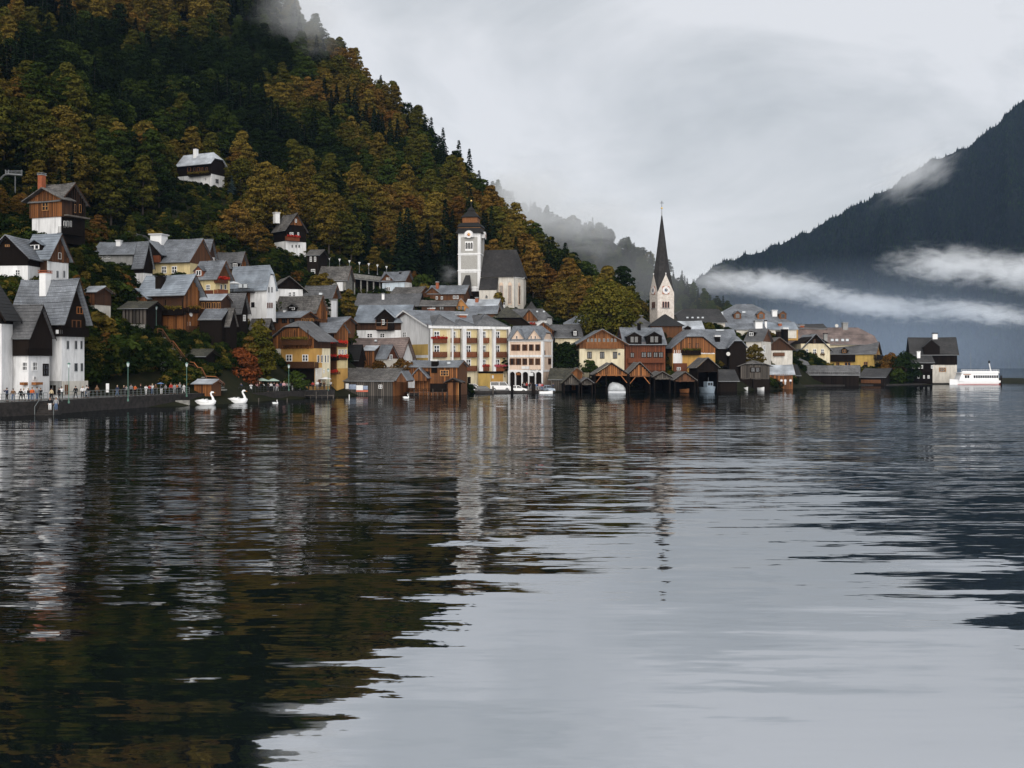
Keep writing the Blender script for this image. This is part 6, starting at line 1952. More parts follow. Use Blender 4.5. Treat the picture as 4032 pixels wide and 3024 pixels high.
# posters shed and the timber boathouse in front of the hotel
h = House('poster_shed', 'long weathered plank shed with shingle roof and posters on the water', 1546, 222, -12, uL=1320, uS=1610, vb=1558, ve=1501, vr=1452, wall='weathered', roof='shingle', timber='weathered', eo=0.5, go=0.5, ctrl=False, cat='shed', drop=1.3)
h.planks('F', 'weathered', width=0.42); h.planks('R', 'orange', width=0.5, v1=1556); h.win('F', 1491, 1515, 1505, 1530, off=0.14)
POST1 = mat('poster_white', (0.72, 0.72, 0.72), 0.6, 0.1, 2.0); POST2 = mat('poster_lake_photo', (0.35, 0.42, 0.55), 0.5, col2=(0.10, 0.13, 0.2), scale=0.9); POST3 = mat('poster_red_strip', (0.5, 0.13, 0.08), 0.6, 0.1, 2.0)
for a, b, c, d, m in ((1361, 1510, 1373, 1531, POST1), (1375, 1514, 1402, 1533, POST2), (1403, 1517, 1429, 1536, POST1), (1430, 1519, 1448, 1534, POST2), (1403, 1536, 1449, 1543, POST3)): h.panel('F', a, b, c, d, m, 'poster', 0.04, 0.13)
h.cross_gable(1556, 1606, 1462, 1500, 1504, 'orange', roof=ROOF['slate'], proj=0.2, over=0.3)
h = House('upper_poster_shed', 'second shingle ridge rising behind the poster shed', 1510, 232, -10, uL=1345, D=5, vb=1490, ve=1472, vr=1448, wall='dark', roof='shingle', timber='dark', eo=0.3, ctrl=False, cat='shed')
h = House('timber_boathouse', 'orange timber boathouse with slate roof and terrace in front of the hotel', 1802, 228, -14, uL=1610, uS=1818, D=7, vb=1545, ve=1446, vr=1421, wall='orange', roof='slate', timber='orange', eo=0.6, go=0.4, ctrl=False, drop=1.4, cat='boathouse')
h.planks('F', 'orange', width=0.42); h.win('F', 1733, 1457, 1768, 1481, trim='wood', style='grid', off=0.14); h.chimney(1701, 1418, 1725, 1446, 'dark', 'white', 0.05); h.skylight(1760, 1428, 1775, 1437); h.balcony('F', 1608, 1476, 1640, 1494, 1.2, 'brown', style='rails', posts=1.4)
h.cross_gable(1612, 1690, 1448, 1490, 1500, 'orange', proj=1.6, over=0.5); h.gable_planks('orange', 0.42); h.panel('F', 1608, 1496, 1633, 1527, 'white', 'white_panel', 0.2, 1.7)
h.panel('F', 1695, 1510, 1760, 1545, 'dark', 'shop_opening', 0.2); h.win('F', 1676, 1462, 1692, 1478, trim='dark', off=0.14)
# ------------------------------------------------------------------ quay, promenade, square
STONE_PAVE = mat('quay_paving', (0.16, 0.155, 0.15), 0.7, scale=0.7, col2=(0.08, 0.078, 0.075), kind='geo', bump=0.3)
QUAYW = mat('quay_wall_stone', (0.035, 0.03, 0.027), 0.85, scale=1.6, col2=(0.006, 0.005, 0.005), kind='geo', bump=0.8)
def strip(name, label, pts, z, back, m=None):
    """paved strip along the water: front edge through (u, Y) points, top at z"""
    b = MB()
    fr = [Vector(((u - U0) / F * Y, Y, z)) for u, Y in pts]
    bk = [p + Vector((-0.68, 0.73, 0)) * back for p in fr]
    for i in range(len(fr) - 1):
        b.poly([fr[i], fr[i + 1], bk[i + 1], bk[i]])
    o = b.build(name, m or STONE_PAVE)
    tag(o, label, name.replace('_', ' '), kind='structure')
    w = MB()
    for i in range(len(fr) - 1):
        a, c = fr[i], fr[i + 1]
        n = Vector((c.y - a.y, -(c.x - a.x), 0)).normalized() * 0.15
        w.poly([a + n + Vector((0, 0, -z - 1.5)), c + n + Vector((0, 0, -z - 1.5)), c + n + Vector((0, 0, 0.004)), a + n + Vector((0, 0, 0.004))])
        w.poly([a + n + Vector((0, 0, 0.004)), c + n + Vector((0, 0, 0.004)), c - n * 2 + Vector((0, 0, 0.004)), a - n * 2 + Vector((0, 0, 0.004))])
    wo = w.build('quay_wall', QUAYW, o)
    return fr
QUAY = [(-420, 125), (0, 136), (200, 143), (400, 155), (560, 164), (700, 172), (860, 182)]
PROM = [(860, 183), (1000, 192), (1150, 203), (1316, 215)]
SQUARE = [(1600, 228), (1860, 239), (2000, 240.5), (2185, 242)]
fq = strip('quay', 'stone lakeside quay walk at the left crowded with visitors', QUAY, 1.75, 15)
fp = strip('promenade', 'stone promenade below the ochre inn', PROM, 1.45, 9)
fs = strip('square', 'low paved shore square with parked cars before the hotel', SQUARE, 0.55, 15)
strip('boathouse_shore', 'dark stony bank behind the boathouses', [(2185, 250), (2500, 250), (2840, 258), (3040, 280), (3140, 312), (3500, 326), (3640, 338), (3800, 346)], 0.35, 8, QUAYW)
def on_edge(pts, u, inset=0.5):
    Y = float(np.interp(u, [p[0] for p in pts], [p[1] for p in pts]))
    return Vector(((u - U0) / F * (Y + inset), Y + inset, 0))
def railing(name, label, pts, u0, u1, z, m, n, h=1.05, inset=0.35):
    a = on_edge(pts, u0, inset)
    e = empty(name, (a.x, a.y, z))
    tag(e, label, 'railing')
    P_ = [on_edge(pts, u0 + (u1 - u0) * k / n, inset) - a for k in range(n + 1)]
    pm = MB().bar((0, 0, 0), (0, 0, h), 0.035, 6).mesh('post', m)
    for p in P_:
        link('post', pm, e, (p.x, p.y, 0))
    for q, zz in enumerate((h, h * 0.62, h * 0.3)):
        b = MB()
        for k in range(n):
            b.bar((P_[k].x, P_[k].y, zz), (P_[k + 1].x, P_[k + 1].y, zz), 0.03 if q == 0 else 0.02, 5)
        b.build('rail', m, e)
RAILM = mat('railing_grey', (0.16, 0.18, 0.18), 0.5, 0.2, 3.0)
railing('quay_railing', 'long grey metal railing along the left quay', QUAY, -60, 186, 1.75, RAILM, 15)
railing('quay_railing', 'grey metal railing on the quay between the bathing steps and the kiosk', QUAY, 240, 745, 1.75, RAILM, 32)
railing('promenade_railing', 'dark railing along the promenade below the ochre inn', PROM, 940, 1312, 1.45, IRON, 34)
def lamp(label, u, v0, v1, Y, m=VERDIGRIS, group='street lamps along the shore', name='street_lamp', style='lantern'):
    p = P(u, v1, Y)
    hgt = (v1 - v0) / F * Y
    e = empty(name, p)
    tag(e, label, 'lamp', group)
    MB().lathe([(0.14, 0), (0.14, 0.25), (0.07, 0.35), (0.05, 0.9), (0.045, hgt - 0.75)], n=8).build('post', m, e)
    if style == 'lantern':
        MB().lathe([(0.07, hgt - 0.75), (0.16, hgt - 0.6), (0.22, hgt - 0.25), (0.2, hgt - 0.22)], n=6).build('lantern_glass', mat('lamp_glass', (0.55, 0.62, 0.62), 0.2, 0.1, 2.0), e)
        MB().lathe([(0.27, hgt - 0.24), (0.24, hgt - 0.2), (0.08, hgt - 0.05), (0.02, hgt)], n=6).build('lantern_cap', m, e)
    else:
        MB().lathe([(0.05, hgt - 0.75), (0.1, hgt - 0.55), (0.32, hgt - 0.12), (0.30, hgt - 0.02), (0.05, hgt)], n=10).build('lamp_head', WHITE, e)
    RECTS.append((u - 8, v0, u + 8, v1, Y))
lamp('green lantern post in front of the tall white house', 271, 1427, 1588, 144.5)
lamp('green lantern post on the quay before the dark bushes', 504, 1424, 1580, 159.5)
lamp('green lantern post at the quay end beside the kiosk', 735, 1426, 1562, 173.5)
lamp('lantern at the top of the hillside steps below the blue tin chalet', 615, 1203, 1292, 191)
lamp('green lantern post in front of the ochre inn', 1137, 1434, 1538, 202)
lamp('green lantern post beside the flower balcony house', 1292, 1450, 1538, 213)
for k, (u, v) in enumerate(((1258, 1006), (1297, 1014), (1337, 1019), (1376, 1025), (1415, 1032), (1452, 1037), (1486, 1042), (1522, 1048))):
    o_ = ('first', 'second', 'third', 'fourth', 'fifth', 'sixth', 'seventh', 'last')[k]
    lamp('white lamp on the upper terrace, %s from the dark house' % o_, u, v, v + 46 - k, 290 + k * 2.2, GREYMETAL, 'white lamps on the upper terrace', 'terrace_lamp', 'cup')
# ------------------------------------------------------------------ upper terrace with the covered lane
def terrace():
    A, B = P(1262, 1062, 288), P(1518, 1092, 306)
    e = empty('upper_terrace', (A.x, A.y, 0))
    tag(e, 'long stone terrace wall with dark arches carrying the upper lane', 'terrace')
    d = Vector((B.x - A.x, B.y - A.y, 0))
    n = 10
    for k in range(n):
        t0, t1 = k / n, (k + 1) / n
        z0, z1 = A.z + (B.z - A.z) * t0, A.z + (B.z - A.z) * t1
        p0, p1 = d * t0, d * t1
        nn = Vector((d.y, -d.x, 0)).normalized()
        def P3(p, off, z): q = p + nn * off; return Vector((q.x, q.y, z))
        MB().slab(P3(p0, 0.3, z0 - 1.1), P3(p1, 0.3, z1 - 1.1), P3(p1, 0.3, z1), P3(p0, 0.3, z0), 0.35).build('parapet_panel', WALL['stone'], e)
        MB().slab(P3(p0, 0.8, z0 - 1.3), P3(p1, 0.8, z1 - 1.3), P3(p1, -3, z1 - 1.05), P3(p0, -3, z0 - 1.05), 0.2).build('deck_slab', WALL['grey'], e)
        MB().box(-0.18, -0.18, z0 - 7, 0.18, 0.18, z0 - 1.3).build('pillar', WALL['stone'], e).location = P3(p0, 0.2, 0)
        MB().slab(P3(p0, -0.9, z0 - 7), P3(p1, -0.9, z1 - 7), P3(p1, -0.9, z1 - 1.3), P3(p0, -0.9, z0 - 1.3), 0.2).build('back_wall', WALL['dark'], e)
    RECTS.append((1262, 1055, 1518, 1130, 288))
    CTRL.append(((A.x + B.x) / 2, (A.y + B.y) / 2 + 2, A.z - 6))
    h = House('stone_gallery', 'grey roofed stone gallery with white pillar at the left end of the upper terrace', 1362, 282, -8, uL=1256, D=6, vb=1118, ve=1106, vr=1050, wall='stone', roof='shingle', eo=0.4, ctrl=False)
    h.panel('F', 1330, 1112, 1352, 1146, 'white', 'white_pillar', 0.6)
terrace()
# ------------------------------------------------------------------ kiosk, hut, steps, walls on the slope
h = House('swan_kiosk', 'small orange plank kiosk with pale tin roof beside the swan boats', 834, 178, -14, uL=766, D=3, vb=1553, ve=1513, vr=1497, wall='orange', roof='tin', timber='orange', eo=0.5, go=0.4, ctrl=False, cat='kiosk', drop=0.3); h.planks('F', 'orange', width=0.3)
h = House('mossy_slope_hut', 'little dark hut with mossy stone roof beside the hillside steps', 805, 186, -15, uL=742, D=4, vb=1455, ve=1405, vr=1378, wall='dark', roof='moss', timber='dark', eo=0.5, ctrl=False, cat='hut'); h.wins('F', [(768, 774), (782, 787)], 1418, 1432)
h = House('landing_kiosk', 'small landing kiosk with orange door and black gabled roof before the hotel', 1806, 226, -6, uL=1764, D=3, vb=1556, ve=1509, vr=1492, ridge='y', wall='orange', roof='dark', timber='dark', eo=0.8, go=0.8, walls=False, ctrl=False, cat='kiosk')
MB().box(0, 0, -1, 1.0, 0.2, h.ze).build('door_panel', WALL['orange'], h.e); MB().box(h.W - 0.2, 0, -1, h.W, 0.2, h.ze).build('post', WALL['honey'], h.e); MB().box(0.0, h.D - 0.2, -1, h.W, h.D, h.ze).build('back_wall', WALL['dark'], h.e); MB().box(0.0, -0.1, h.ze - 0.2, h.W, 0.1, h.ze).build('beam', WALL['dark'], h.e)
def slab_wall(name, label, u0, v0, u1, v1, Y, m, th=0.5, cat='wall', pad=2.0):
    a, b = P(u0, v0, Y), P(u1, v1, Y)
    e = MB().box(a.x, 0, b.z - pad, b.x, th, a.z).build(name, m)
    e.location = (0, Y, 0)
    tag(e, label, cat)
    RECTS.append((u0, v0, u1, v1, Y))
slab_wall('white_wall', 'tall narrow white wall strip among dark bushes above the quay', 630, 1420, 656, 1476, 180, WALL['white'])
slab_wall('retaining_wall', 'pale stone retaining wall under the dark lean-to', 488, 1277, 570, 1313, 187, WALL['stone'], pad=0.3)
slab_wall('bank_wall', 'low pale stone bank at the waterline left of the swan boats', 648, 1576, 745, 1602, 171.2, WALL['stone'], 0.4, pad=1.0)
slab_wall('sign_board', 'white notice board standing on the quay before the bushes', 417, 1510, 429, 1534, 160, WHITE, 0.08, 'sign', pad=0.4)
slab_wall('balustrade_wall', 'white garden balustrade above the first boathouses', 2178, 1440, 2262, 1446, 262, WALL['white'], 0.4, pad=1.2)
def steps():
    pts = [(621, 1293), (640, 1297), (671, 1343), (682, 1343), (712, 1383), (743, 1424), (765, 1428), (778, 1446), (794, 1448), (811, 1481), (851, 1483), (884, 1510)]
    Ys = [187.5, 187, 185.5, 185, 184, 183, 182.5, 182, 181.8, 181.4, 181.2, 181]
    Q = [P(u, v, Y) for (u, v), Y in zip(pts, Ys)]
    e = empty('hillside_steps', (Q[-1].x, Q[-1].y, Q[-1].z))
    tag(e, 'wooden railed steps zigzagging down the dark slope to the quay', 'steps')
    o = Q[-1]
    for i in range(len(Q) - 1):
        a, b = Q[i] - o, Q[i + 1] - o
        MB().bar(a, b, 0.08, 5).build('handrail', WALL['orange'], e)
        MB().bar(a - Vector((0, 0, 0.45)), b - Vector((0, 0, 0.45)), 0.05, 5).build('mid_rail', WALL['brown'], e)
        MB().bar(a - Vector((0, 0, 1.3)), a + Vector((0, 0, 0.05)), 0.06, 5).build('post', WALL['brown'], e)
        n = max(1, int((b - a).length / 0.6))
        for k in range(n):
            p = a.lerp(b, (k + 0.5) / n)
            MB().box(-0.3, -0.1, -1.35, 0.3, 1.4, -1.15).build('step', WALL['stone'], e).location = p
    for i in range(len(Q) - 1): SPECIAL.append(((pts[i][0] + pts[i + 1][0]) / 2, (pts[i][1] + pts[i + 1][1]) / 2, 9)); RECTS.append((min(pts[i][0], pts[i + 1][0]) - 6, min(pts[i][1], pts[i + 1][1]) - 6, max(pts[i][0], pts[i + 1][0]) + 6, max(pts[i][1], pts[i + 1][1]) + 22, 186))
    for p in Q: CTRL.append((p.x, p.y + 1, p.z - 1.4))
steps()
def bathing_steps():
    e = empty('bathing_steps', Vector(((205 - U0) / F * 142, 142, 0)))
    tag(e, 'short steps with handrail going down from the quay into the lake', 'steps')
    for k in range(7):
        MB().box(-1.2 + 0, -0.35 * k - 0.35, -0.6, 1.2, -0.35 * k, 1.6 - 0.25 * k).build('step', QUAYW, e)
    for x in (-1.2, 1.2):
        MB().bar((x, 0.2, 2.75), (x, -2.4, 1.1), 0.04, 6).bar((x, 0.2, 2.75), (x, 0.2, 1.7), 0.04, 6).bar((x, -2.4, 1.1), (x, -2.4, -0.2), 0.04, 6).build('handrail', RAILM, e)
bathing_steps()
def pole(label, u, v0, v1, Y, r, m, name='mooring_post', group='mooring posts in the lake'):
    p = P(u, v1, Y)
    e = MB().lathe([(r, -1.5), (r, (v1 - v0) / F * Y - 0.1), (r * 0.7, (v1 - v0) / F * Y)], n=8).build(name, m)
    e.location = p
    tag(e, label, 'post', group)
for i, (u, v0, lab) in enumerate(((2016, 1508, 'thick dark mooring post in front of the white hatchback'), (2098, 1510, 'dark mooring post before the crowd under the arcade'), (2104, 1512, 'second dark mooring post before the crowd under the arcade'), (1941, 1520, 'pale post at the stern of the dark car'), (3942, 1478, 'dark post beside the bow of the ferry'))):
    Y = 239 if u < 3000 else 341
    pole(lab, u, v0, V0 + F * CH / Y, Y, 0.28 if u != 1941 else 0.18, WALL['dark'] if u != 1941 else WALL['weathered'])
pole('white marker post in the water before the poster shed', 1375, 1553, 1578, 195, 0.07, WHITE)
def pier(label, u0, u1, v, Y, w=1.2, posts=5, m='weathered'):
    a, b = P(u0, v, Y), P(u1, v, Y)
    e = empty('jetty', (a.x, Y, a.z))
    tag(e, label, 'jetty')
    L = b.x - a.x
    n = int(L / 0.9)
    for k in range(n):
        link('board', plank_mesh(WALL[m]), e, ((k + 0.5) * L / n, w / 2, -0.1), (L / n * 0.94, w, 0.09))
    for k in range(posts):
        MB().bar((L * k / (posts - 1), 0.1, -2.0), (L * k / (posts - 1), 0.1, 0.7 if k % 2 else 0.1), 0.08, 6).build('post', WALL['weathered'], e)
pier('low floating jetty behind the two swan boats', 850, 1130, 1584, 186, 1.4, 6)
pier('dark timber landing stage in front of the promenade', 1178, 1312, 1556, 206, 1.6, 7)
pier('timber terrace deck in front of the orange timber boathouse', 1612, 1760, 1545, 223, 3.0, 9, 'brown')
def fence(label, u0, u1, v0, v1, Y, n, m):
    a, b = P(u0, v0, Y), P(u1, v1, Y)
    e = empty('wooden_fence', (a.x, Y, b.z))
    tag(e, label, 'fence')
    L, hh = b.x - a.x, a.z - b.z
    for k in range(n + 1):
        MB().box(-0.06, -0.06, -0.5, 0.06, 0.06, hh).build('post', m, e).location = (L * k / n, 0, 0)
    for z in (hh * 0.9, hh * 0.5):
        MB().box(0, -0.03, z - 0.05, L, 0.03, z + 0.05).build('rail', m, e)
fence('dark terrace fence in front of the orange timber boathouse', 1612, 1762, 1530, 1547, 223.2, 9, WALL['dark'])

def walkway():
    Y = 236.0
    s = Y / F
    o = P(0, 715, Y)
    e = empty('lattice_walkway', o)
    tag(e, 'grey metal lattice walkway with curved end post high at the left picture edge', 'walkway')
    def q(u, v): return Vector(((u - 0) * s, 0, (715 - v) * s))
    pts = [(-8, 724), (0, 712), (6, 700), (16, 690), (30, 686), (60, 688), (86, 690)]
    for a, b in zip(pts, pts[1:]): MB().bar(q(*a), q(*b), 0.22, 8).build('bottom_chord', GREYMETAL, e)
    MB().bar(q(22, 674), q(86, 673), 0.1, 6).build('top_chord', GREYMETAL, e)
    for k in range(13):
        u = 24 + k * 5.1
        MB().bar(q(u, 674), q(u + 2, 688), 0.05, 5).build('lattice_bar', GREYMETAL, e)
    for u in (22, 34, 86): MB().bar(q(u, 690), q(u, 669), 0.12, 6).build('end_post', GREYMETAL, e)
    MB().bar(q(60, 690), q(60, 760), 0.12, 6).build('support', GREYMETAL, e)
    RECTS.append((-10, 668, 92, 722, Y))
walkway()
# ------------------------------------------------------------------ people: one skin surface, clothes over it
def skin_mesh(name, verts, edges, radii, sub=1):
    me = bpy.data.meshes.new(name)
    me.from_pydata(verts, edges, [])
    o = bpy.data.objects.new(name, me)
    COL.objects.link(o)
    md = o.modifiers.new('skin', 'SKIN')
    md.use_smooth_shade = True
    for i, r in enumerate(radii):
        r = r if isinstance(r, tuple) else (r, r)
        me.skin_vertices[0].data[i].radius = r
    me.skin_vertices[0].data[0].use_root = True
    ss = o.modifiers.new('sub', 'SUBSURF')
    ss.levels = ss.render_levels = sub
    bpy.context.view_layer.update()
    out = bpy.data.meshes.new_from_object(o.evaluated_get(bpy.context.evaluated_depsgraph_get()))
    bpy.data.objects.remove(o)
    out.name = name
    out.materials.clear()
    out.materials.append(None)
    return out
def figure(pose):
    """joints of a 1.72 m figure facing -y"""
    st = {'stand': (0.0, 0.0, 0.05), 'walk': (0.20, -0.16, 0.16), 'lean': (0.03, 0.0, -0.26), 'photo': (0.02, -0.02, -0.34)}[pose]
    fr, bk, arm = st
    hip, chest, neck, head = (0, 0, 0.92), (0, 0.02 + (-0.05 if pose == 'lean' else 0), 1.25), (0, 0.0 + (-0.06 if pose == 'lean' else 0), 1.45), (0, -0.02 + (-0.08 if pose == 'lean' else 0), 1.60)
    J = {}
    for sg, d in ((-1, fr), (1, bk)):
        J[sg] = dict(h=(sg * 0.10, 0, 0.88), k=(sg * 0.105, -d * 0.6 - 0.02, 0.48), a=(sg * 0.105, -d + (0.08 if d < 0 else 0), 0.09), t=(sg * 0.11, -d - 0.13, 0.035))
        if pose == 'photo':
            J[sg].update(s=(sg * 0.2, 0, 1.40), e=(sg * 0.26, -0.16, 1.20), w=(sg * 0.09, -0.36, 1.42), f=(sg * 0.05, -0.40, 1.48))
        elif pose == 'lean':
            J[sg].update(s=(sg * 0.2, -0.04, 1.40), e=(sg * 0.26, -0.1, 1.15), w=(sg * 0.2, -0.34, 1.08), f=(sg * 0.17, -0.41, 1.07))
        else:
            s2 = sg * arm
            J[sg].update(s=(sg * 0.2, 0, 1.40), e=(sg * 0.25, s2 * 0.5, 1.14), w=(sg * 0.25, s2 - 0.06, 0.92), f=(sg * 0.24, s2 - 0.09, 0.82))
    v = [hip, chest, neck, head, (head[0], head[1], 1.70)]
    e = [(0, 1), (1, 2), (2, 3), (3, 4)]
    r = [(0.15, 0.11), (0.16, 0.11), 0.055, (0.078, 0.095), (0.06, 0.075)]
    for sg in (-1, 1):
        j = J[sg]
        i = len(v)
        v += [j['h'], j['k'], j['a'], j['t'], j['s'], j['e'], j['w'], j['f']]
        r += [0.085, 0.058, 0.042, 0.04, 0.06, 0.043, 0.032, 0.036]
        e += [(0, i), (i, i + 1), (i + 1, i + 2), (i + 2, i + 3), (1, i + 4), (i + 4, i + 5), (i + 5, i + 6), (i + 6, i + 7)]
    body = skin_mesh('body', v, e, r)
    v, e, r = [(0, 0, 1.02), chest, (neck[0], neck[1], 1.42)], [(0, 1), (1, 2)], [(0.18, 0.135), (0.19, 0.135), 0.085]
    for sg in (-1, 1):
        j = J[sg]
        i = len(v)
        v += [j['s'], j['e'], j['w']]
        r += [0.085, 0.068, 0.055]
        e += [(1, i), (i, i + 1), (i + 1, i + 2)]
    v.append((0, 0, 0.86)); r.append((0.175, 0.135)); e.append((0, len(v) - 1))
    jacket = skin_mesh('jacket', v, e, r)
    v, e, r = [(0, 0, 0.93)], [], [(0.155, 0.12)]
    for sg in (-1, 1):
        j = J[sg]
        i = len(v)
        v += [j['h'], j['k'], (j['a'][0], j['a'][1], 0.12)]
        r += [0.1, 0.075, 0.062]
        e += [(0, i), (i, i + 1), (i + 1, i + 2)]
    trousers = skin_mesh('trousers', v, e, r)
    hair = MB().lathe([(0.02, 1.735), (0.07, 1.72), (0.102, 1.67), (0.105, 1.62), (0.085, 1.57), (0.05, 1.55)][::-1], head[0], head[1] + 0.025, 10).mesh('hair', None, True)
    hair.materials.append(None)
    sh = MB()
    shoes = []
    for sg in (-1, 1):
        a = J[sg]['a']
        m = MB().box(a[0] - 0.05, a[1] - 0.2, 0, a[0] + 0.05, a[1] + 0.07, 0.09).mesh('shoe', None)
        m.materials.append(None)
        shoes.append(m)
    return body, jacket, trousers, hair, shoes
FIG = {p: figure(p) for p in ('stand', 'walk', 'lean', 'photo')}
CLOTH = {'black': (0.012, 0.012, 0.014), 'dark': (0.03, 0.03, 0.034), 'navy': (0.03, 0.045, 0.09), 'blue': (0.10, 0.18, 0.36), 'jeans': (0.09, 0.14, 0.24), 'grey': (0.28, 0.28, 0.29), 'white': (0.75, 0.75, 0.76), 'cream': (0.6, 0.5, 0.33), 'orange': (0.62, 0.13, 0.03), 'red': (0.45, 0.05, 0.04), 'brown': (0.16, 0.09, 0.05), 'pink': (0.62, 0.36, 0.38), 'beige': (0.42, 0.33, 0.22)}
def cloth(c): return mat('cloth_' + c, CLOTH[c], 0.85, 0.2, 6.0, spec=0.2)
SKINM = mat('skin_tone', (0.42, 0.25, 0.18), 0.6, 0.15, 5.0)
def person(p, face, pose, jac, tro, hair, label, group, s=1.0):
    e = empty('person', p, face)
    e.scale = (s, s, s)
    body, jacket, trousers, hm, shoes = FIG[pose]
    for nm, me, m in (('body', body, SKINM), ('jacket', jacket, cloth(jac)), ('trousers', trousers, cloth(tro)), ('hair', hm, cloth(hair)), ('shoe', shoes[0], cloth('dark')), ('shoe', shoes[1], cloth('dark'))):
        o = link(nm, me, e)
        o.material_slots[0].link = 'OBJECT'
        o.material_slots[0].material = m
    tag(e, label, 'person', group)
    return e
ORD = ['first', 'second', 'third', 'fourth', 'fifth', 'sixth', 'seventh', 'eighth', 'ninth', 'tenth', 'eleventh', 'twelfth', 'thirteenth', 'fourteenth', 'fifteenth', 'sixteenth', 'seventeenth', 'eighteenth', 'nineteenth', 'twentieth', 'twenty-first', 'twenty-second', 'twenty-third', 'twenty-fourth', 'twenty-fifth', 'twenty-sixth', 'twenty-seventh', 'twenty-eighth', 'twenty-ninth', 'thirtieth', 'thirty-first', 'thirty-second']
def crowd(lst, pts, z, where, group, rnd):
    poses = ['stand', 'walk', 'lean', 'stand', 'photo', 'walk']
    lst = sorted(lst)
    for k, (u, j, t, dy) in enumerate(lst):
        p = on_edge(pts, u, 0.8 + dy)
        pose = poses[rnd.randrange(6)] if dy > 0.4 else rnd.choice(['lean', 'photo', 'stand'])
        person((p.x, p.y, z), rnd.uniform(-0.9, 0.9) + (math.pi * rnd.choice((0, 0, 1))), pose, j, t, rnd.choice(['black', 'brown', 'dark', 'beige']), 'person in %s jacket, %s from the left %s' % (j, ORD[k], where), group, rnd.uniform(0.93, 1.06))
prn = random.Random(5)
crowd([(27, 'navy', 'dark', 1.5), (52, 'brown', 'jeans', 0.6), (82, 'black', 'black', 1.8), (93, 'white', 'dark', 2.2), (112, 'black', 'jeans', 2.8), (127, 'orange', 'jeans', 0.5), (146, 'grey', 'jeans', 0.9), (160, 'black', 'black', 2.0), (203, 'cream', 'black', 0.8), (233, 'black', 'dark', 1.0), (243, 'white', 'black', 2.2), (298, 'black', 'black', 0.9), (325, 'white', 'black', 1.1), (341, 'white', 'jeans', 1.9), (348, 'black', 'grey', 1.2)], QUAY, 1.75, 'before the white houses', 'visitors on the left quay', prn)
crowd([(382, 'brown', 'dark', 1.9), (462, 'navy', 'jeans', 0.7), (487, 'black', 'dark', 0.5), (497, 'grey', 'black', 1.2), (516, 'grey', 'black', 2.4), (531, 'orange', 'black', 0.6), (555, 'black', 'dark', 1.7), (574, 'white', 'white', 0.5), (589, 'red', 'black', 1.1), (600, 'white', 'jeans', 0.6), (613, 'brown', 'dark', 1.8), (635, 'black', 'white', 0.7), (652, 'grey', 'black', 1.8), (673, 'red', 'dark', 1.1), (687, 'grey', 'grey', 0.5), (695, 'orange', 'dark', 1.5), (708, 'grey', 'dark', 1.0), (724, 'white', 'white', 0.6)], QUAY, 1.75, 'on the quay before the dark bushes', 'visitors on the quay by the bushes', prn)
crowd([(893, 'white', 'dark', 3), (911, 'black', 'black', 2), (950, 'navy', 'dark', 1), (957, 'white', 'black', 2), (974, 'black', 'jeans', 3), (988, 'white', 'white', 0.6), (1012, 'pink', 'dark', 2), (1022, 'black', 'dark', 1), (1036, 'white', 'grey', 3), (1055, 'black', 'dark', 0.6), (1067, 'white', 'black', 1.4), (1080, 'black', 'grey', 0.8), (1091, 'pink', 'white', 0.7), (1106, 'navy', 'dark', 2), (1118, 'pink', 'dark', 1), (1130, 'grey', 'black', 0.7), (1142, 'white', 'dark', 1.6), (1150, 'black', 'white', 0.8), (1165, 'dark', 'grey', 2.0), (1180, 'white', 'white', 0.6), (1200, 'cream', 'grey', 0.8), (1215, 'black', 'dark', 1.5), (1232, 'red', 'dark', 0.9), (1250, 'white', 'grey', 1.4), (1262, 'black', 'dark', 0.7), (1276, 'brown', 'dark', 2.0), (1302, 'white', 'dark', 1.0)], PROM, 1.45, 'on the promenade below the ochre inn', 'visitors on the promenade', prn)
crowd([(2058, 'black', 'dark', 5), (2064, 'grey', 'black', 7), (2074, 'red', 'dark', 6), (2084, 'black', 'black', 4), (2089, 'dark', 'grey', 8), (2096, 'grey', 'dark', 3), (2113, 'blue', 'grey', 1), (2120, 'dark', 'white', 2), (2126, 'pink', 'grey', 1), (2134, 'red', 'jeans', 1.2), (2138, 'navy', 'grey', 2.4), (2178, 'navy', 'dark', 2)], SQUARE, 0.56, 'on the square before the arcade', 'visitors on the shore square', prn)
for u, v, Y, j, t, lab in ((197, 1618, 139.6, 'black', 'white', 'person in black jacket and white trousers low on the bathing steps at the left'), (221, 1618, 139.4, 'grey', 'jeans', 'person in grey jacket and jeans standing at the foot of the bathing steps')):
    p = P(u, v, Y)
    person((p.x, p.y, max(p.z, 0.25)), 0.2, 'stand', j, t, 'brown', lab, 'people on the bathing steps')
for u, j, t, lab in ((3077, 'white', 'dark', 'person in white before the orange plank shed, nearest the hipped boathouse'), (3092, 'white', 'white', 'person all in white before the orange plank shed'), (3113, 'white', 'dark', 'person in white at the right end of the orange plank shed')):
    p = P(u, 1517, 272.5)
    person((p.x, p.y, p.z), 0.0, 'stand', j, t, 'brown', lab, 'people before the orange shed')
def parasol(label, p, r, hgt, m, name='parasol', rz=0.0, group=None):
    e = empty(name, p, rz)
    tag(e, label, name, group)
    MB().bar((0, 0, 0), (0, 0, hgt), 0.03, 6).build('pole', GREYMETAL, e)
    b = MB()
    n = 8
    for k in range(n):
        a0, a1 = 2 * math.pi * k / n, 2 * math.pi * (k + 1) / n
        for f0, f1 in ((0.0, 0.5), (0.5, 1.0)):
            def q(a, f): return (r * f * math.cos(a), r * f * math.sin(a), hgt + 0.02 - r * 0.38 * f ** 1.3)
            b.poly([q(a0, f1), q(a1, f1), q(a1, f0), q(a0, f0)] if f0 else [q(a0, f1), q(a1, f1), (0, 0, hgt + 0.02)])
    b.build('canopy', m, e)
